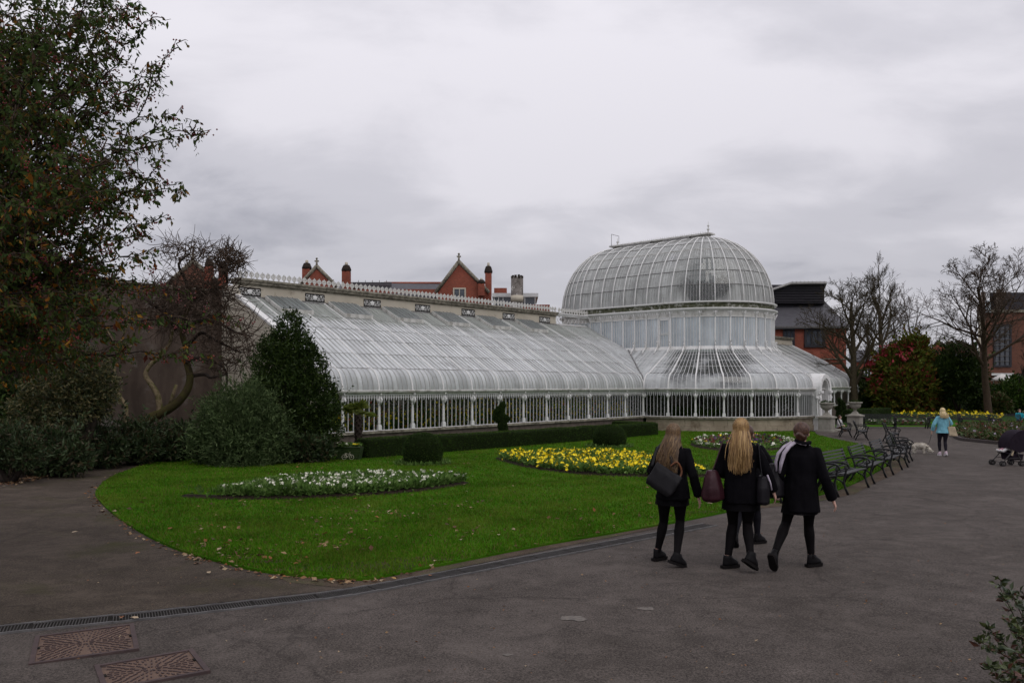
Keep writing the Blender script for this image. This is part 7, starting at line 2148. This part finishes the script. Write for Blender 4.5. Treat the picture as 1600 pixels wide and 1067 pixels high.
d_.tube([(-.25, 0, .29), (-.32, 0, .36), (-.33, 0, .42)], [.035, .040, .026], 8, ends=True)
dm = fuse(d_, .014, 2); dm.materials.append(M['fur']); link('body', dm, dog)
M['fur_tuft'] = leaf_mat('fur_tuft', [(.66, .62, .54), (.52, .47, .38), (.72, .69, .62), (.42, .36, .28)], .1, .8, .1)
leaf_cover('coat', dm, 3800, .05, M['fur_tuft'], dog, .10, .9)
for s in (-1, 1): MB().ball((.385, -.035 + s * .03, .135), .009, None, 6, 4).build('eye', M['eye'], dog)
MB().ball((.445, -.042, .062), (.016, .016, .014), None, 8, 6).build('nose', M['rubber'], dog)
# lead from hand to collar
hw = from_local(Jw['wrL'] + Vector((0, .03, -.07)), wl_, -.15); cl_ = from_local((.22, 0, .30), dog.location, -.5)
ld = empty('dog_lead', cl_, 0, 'thin lead between the woman in blue and the white dog', 'lead')
mid_ = (hw + cl_) / 2 + Vector((0, 0, -.12))
MB().tube(smooth_line([tuple(hw - cl_), tuple(mid_ - cl_), (0, 0, 0)], 6), .006, 5).build('cord', M['bag_grey'], ld)
MB().lathe([(.080, -.012), (.084, 0), (.080, .012)], 12, (0, 0, -.05)).build('collar', M['bag_wine'], ld)

# pushchair with a baby at the right edge (faces left)
px0, py0 = gp(1581, 727)
pr = empty('pushchair', (px0, py0, zg(py0)), .08, 'dark folding pushchair with plum hood at the right edge', 'pushchair')
def whl(x, y):
    for s in (-.035, .035):
        w = MB(); nseg = 16
        rings = []
        for q in range(nseg + 1):
            a = 2 * math.pi * q / nseg
            rings.append([Vector((x + math.cos(a) * r, y + s + t, .075 + math.sin(a) * r)) for r, t in ((.048, -.014), (.070, -.014), (.075, 0), (.070, .014), (.048, .014))])
        w.loft(rings, True, False, True); wo = w.build('wheel', M['rubber'], pr)
        sp = MB()
        for q in range(5): sp.tube([(x, y + s, .075), (x + .05 * math.cos(q * 1.257), y + s, .075 + .05 * math.sin(q * 1.257))], .007, 4)
        sp.ball((x, y + s, .075), .018, None, 6, 4); sp.build('rim', M['steel'], wo)
for x in (-.42, .12): 
    for y in (-.21, .21): whl(x, y)
fr_ = MB()
for y in (-.21, .21):
    fr_.tube([(-.42, y, .10), (-.25, y, .28), (.05, y, .62), (.30, y, .95), (.42, y, 1.02)], .013, 6)
    fr_.tube([(.12, y, .10), (-.02, y, .40), (-.12, y, .55)], .013, 6); fr_.tube([(-.35, y, .20), (.10, y, .22)], .010, 6)
fr_.tube([(-.42, -.21, .11), (-.42, .21, .11)], .010, 5); fr_.tube([(.12, -.21, .11), (.12, .21, .11)], .010, 5); fr_.tube([(.42, -.21, 1.02), (.42, .21, 1.02)], .014, 6)
fr_.build('frame', M['steel_dark'], pr)
st = MB(); st.loft([[Vector((x, y, z)) for x, y, z in ((a, -.18, b), (a, .18, b), (a + .03, .18, b - .03), (a + .03, -.18, b - .03))] for a, b in ((-.30, .36), (-.05, .36), (.06, .48), (.22, .78))], True, True, True); st.build('seat', M['pram'], pr)
hdm = MB(); rings = []
for q in range(9):
    a = R(-10 + 150 * q / 8); rings.append([Vector((.14 - .40 * math.sin(a) * 1.0 + .10, y * (1 - .06 * abs(q - 4) / 4), .58 + .46 * math.cos(a) * .9)) if False else Vector((.20 - .44 * math.cos(a), y, .55 + .42 * math.sin(a))) for y in (-.22, -.14, 0, .14, .22)])
hdm.loft(rings, False, False, True)
side_ = [Vector((.20 - .44 * math.cos(R(-10 + 150 * q / 8)), -.225, .55 + .42 * math.sin(R(-10 + 150 * q / 8)))) for q in range(9)]
hdm.slab(side_ + [Vector((.30, -.225, .42)), Vector((.05, -.225, .36))], (0, .012, 0)); hdm.slab([v + Vector((0, .44, 0)) for v in side_] + [Vector((.30, .215, .42)), Vector((.05, .215, .36))], (0, .012, 0))
hdm.build('hood', M['pram'], pr)
MB().slab([(.28, -.245, .85), (.44, -.245, .70), (.42, -.245, .55), (.25, -.245, .60)], (0, .012, 0)).build('side_panel', M['pram_red'], pr)
bs = MB(); bs.box((.0, 0, .24), (.34, .34, .16), None, 1.12); bs.build('basket', M['pram'], pr)
MB().box((-.14, -.2, .36), (.05, .03, .14), (0, .3, 0)).build('yellow_strap', M['tote'], pr)
pr.scale = (1.1, 1.1, 1.1)
bb = empty('person', (px0, py0, zg(py0) + .40), .08, 'baby in pale clothes lying back in the pushchair with legs out', 'person')
bm_ = MB()
bm_.tube([(.04, 0, .10), (.10, 0, .22), (.16, 0, .34)], [.085, .095, .075], 10, ends=True); bm_.ball((.18, 0, .46), (.075, .075, .085)); bm_.ball((.115, 0, .455), (.016, .014, .014))
for s in (-1, 1):
    bm_.tube([(.02, s * .06, .07), (-.18, s * .07, .11), (-.34, s * .07, .04)], [.058, .046, .034], 9, ends=True); bm_.tube([(-.34, s * .07, .03), (-.38, s * .08, .07)], [.032, .026], 8, ends=True)
    bm_.tube([(.14, s * .09, .32), (.02, s * .12, .24), (-.06, s * .10, .22)], [.036, .030, .022], 8, ends=True)
    for q in range(4): bm_.tube([(-.06, s * .10 + (q - 1.5) * .011, .22), (-.09, s * .10 + (q - 1.5) * .013, .215)], .006, 5, ends=True)
    bm_.tube([(-.055, s * .082, .225), (-.07, s * .07, .235)], .006, 5, ends=True)
fused(bm_, .008, 'body', M['skin_pale'], bb, 3)
bt = MB(); bt.tube([(.03, 0, .09), (.10, 0, .22), (.155, 0, .34)], [.095, .105, .082], 10, ends=True)
for s in (-1, 1): bt.tube([(.14, s * .09, .32), (.02, s * .12, .24), (-.04, s * .105, .222)], [.044, .038, .030], 9, ends=True)
fused(bt, .012, 'jacket', M['pink_cloth'], bb, 2)
for s in (-1, 1):
    bt = MB(); bt.tube([(.02, s * .065, .07), (-.18, s * .07, .11), (-.33, s * .07, .045)], [.066, .054, .042], 9, ends=True); fused(bt, .012, 'trouser_leg', M['pink_cloth'] if s > 0 else M['white_cloth'], bb, 2)
    MB().tube([(-.33, s * .07, .03), (-.41, s * .08, .055)], [.042, .036], 8, ends=True).build('sock', M['white_cloth'], bb)
# person pushing the pushchair would stand outside the frame; two small figures in the distance
def seated(loc, rz, label, top, trouser, hair, H=1.55):
    J = std(.05, pelvis=(0, 0, .50), chest=(0, .03, .88), neck=(0, .06, 1.03), head=(0, .08, 1.145), shL=(-.18, .05, .955), shR=(.18, .05, .955), elL=(-.23, .10, .72), elR=(.23, .10, .72), wrL=(-.12, .30, .62), wrR=(.12, .30, .62),
            hipL=(-.09, .02, .47), hipR=(.09, .02, .47), knL=(-.11, .42, .47), knR=(.11, .42, .47), anL=(-.11, .42, .098), anR=(.11, .42, .098))
    return person(loc, rz, label, J, dict(skin=M['skin_pale'], legs=trouser, shoe=M['shoe'], sole=M['sole'], skirt=None, coat=top), H, None, .46, 1.0, lambda o, hd, k: fused(cap_mb(hd, k, 1.08), .02, 'hair', hair, o, 2), 0, None, .02)
sx_, sy_ = gp(1593, 668)
seated((sx_, sy_ + .05, zg(sy_) - .03), math.pi * .9, 'distant person in turquoise sitting on the far bench at the right edge', M['turq'], M['legging'], M['hair_brown'])
wx_, wy_ = bl(-.95, -8.9)
seated((wx_, wy_, zg(wy_) - .20), -2.4, 'distant person in a white top crouching beside the porch pedestal', M['white_cloth'], M['brown_cloth'], M['hair_brown'], 1.45)
# ------------------------------------------------------------------ fallen leaves and small litter
lr = np.random.default_rng(77)
def leaf_litter(name, label, P, size, m='litter'):
    n = len(P); D = lr.normal(size=(n, 3)); D[:, 2] *= .25
    me = leaves_mesh(name, P, D, size, .32, M[m], lr, .10, 3.0)
    return tag(link(name, me), label, 'fallen leaves', kind='stuff')
# over the lawn
n = 900
Y = 8.5 + lr.random(6 * n) ** 1.6 * 18; X = lr.uniform(-9, 4, 6 * n)
k = in_poly(X, Y, lawn_poly); X, Y = X[k], Y[k]
w_ = np.exp(-((X + 3.0) / 4.5) ** 2) * np.where(Y < 15.5, 1, .3) * np.clip(.15 + 1.6 * np.sin(X * 2.3 + 1.3 * np.sin(Y * 1.9)) * np.sin(Y * 2.1 + X), .06, 1); k = lr.random(len(X)) < w_; X, Y = X[k][:n], Y[k][:n]
leaf_litter('fallen_leaves', 'brown fallen leaves scattered over the front of the lawn', np.stack([X, Y, zgv(Y) + .055], 1), lr.uniform(.04, .11, len(X)))
# along the lawn kerb and the planting border
E1 = np.array(edge_front[:75]); i = lr.integers(0, len(E1), 420)
P = E1[i] + lr.normal(0, .07, (420, 2)) + np.array([-.05, -.05])
leaf_litter('edge_leaves', 'fallen leaves gathered along the curved lawn edge', np.stack([P[:, 0], P[:, 1], zgv(P[:, 1]) + .014], 1), lr.uniform(.035, .09, 420))
B1 = np.array(smooth_line(G([(-60, 778), (0, 762), (80, 744), (170, 725), (250, 717), (310, 712)]), 12)); i = lr.integers(0, len(B1), 900)
P = B1[i] + np.abs(lr.normal(0, .5, (900, 1))) * np.array([[-.5, .8]]) + lr.normal(0, .1, (900, 2))
leaf_litter('border_leaves', 'drift of brown leaves along the left planting border', np.stack([P[:, 0], P[:, 1], zgv(P[:, 1]) + .03], 1), lr.uniform(.05, .12, 900))
# grit and crumbs on the tarmac
n = 900; Y = 4.9 + lr.random(n) ** 1.5 * 16; X = lr.uniform(-.55, .7, n) * Y
leaf_litter('grit', 'tiny pale crumbs and leaf scraps on the tarmac', np.stack([X, Y, zgv(Y) + .008], 1), lr.uniform(.008, .034, n))
# single leaves one can point at
def one_leaf(px, py, s, col, label, dz=.02):
    x, y = gp(px, py); mb = MB()
    pts = [(0, 0, 0), (.22, .30, .06), (.16, .62, .10), (0, 1.0, .03), (-.18, .6, .12), (-.24, .28, .05)]
    mb.add([(a * s, b * s, c * s) for a, b, c in pts], [(0, 1, 2, 3), (0, 3, 4, 5)])
    o = mb.build('fallen_leaf', col, None, (x, y, zg(y) + dz), (lr.normal() * .1, lr.normal() * .1, lr.uniform(0, 6.28)), recalc=False)
    tag(o, label, 'leaf', 'single leaves lying on path and drain')
M['leaf_gold'] = mat('golden_leaf', (.42, .26, .07), (.30, .17, .05), 20, .7)
M['leaf_pale'] = mat('pale_dry_leaf', (.42, .34, .24), (.30, .22, .14), 20, .7)
M['leaf_orange'] = mat('orange_leaf', (.30, .11, .035), (.22, .08, .03), 20, .7)
for a in ((217, 970, .10, 'leaf_pale', 'pale leaf lying on the drain grating above the two iron covers'), (190, 968, .13, 'leaf_orange', 'brown curled leaf on the drain left of the pale one'), (619, 908, .10, 'leaf_gold', 'golden leaf at the lawn corner beside the drain'), (672, 903, .09, 'leaf_orange', 'curled brown leaf on the dark drain strip'), (218, 869, .10, 'leaf_orange', 'orange leaf alone on the side path'), (328, 899, .10, 'leaf_pale', 'pale leaf on the path near the lawn tip'), (112, 838, .09, 'leaf_pale', 'pale twiggy leaf in the middle of the side path'), (693, 882, .08, 'leaf_pale', 'pale leaf on the grass edge above the drain'), (780, 842, .10, 'leaf_pale', 'pale leaf in the grass near the drain'), (1103, 790, .13, 'leaf_pale', 'pale leaf in the grass beside the leftmost girl')):
    one_leaf(a[0], a[1], a[2], M[a[3]], a[4], .03 if a[1] > 895 else .06)
# pale stains where something was spilt on the tarmac
def stain(px, py, r, label):
    x, y = gp(px, py); pts = []
    for q in range(18):
        a = 2 * math.pi * q / 18; rr = r * lr.uniform(.55, 1.1); pts.append((x + rr * 1.5 * math.cos(a), y + rr * math.sin(a)))
    o = sheet('dried_stain', smooth_line(pts, 2, True), .005, M['stain'], kind='structure')
M['stain'] = mat('dried_stain', (.17, .15, .13), (.11, .10, .094), 30, .9, .1)
stain(897, 966, .10, ''); stain(1010, 951, .07, ''); stain(792, 1023, .03, '')
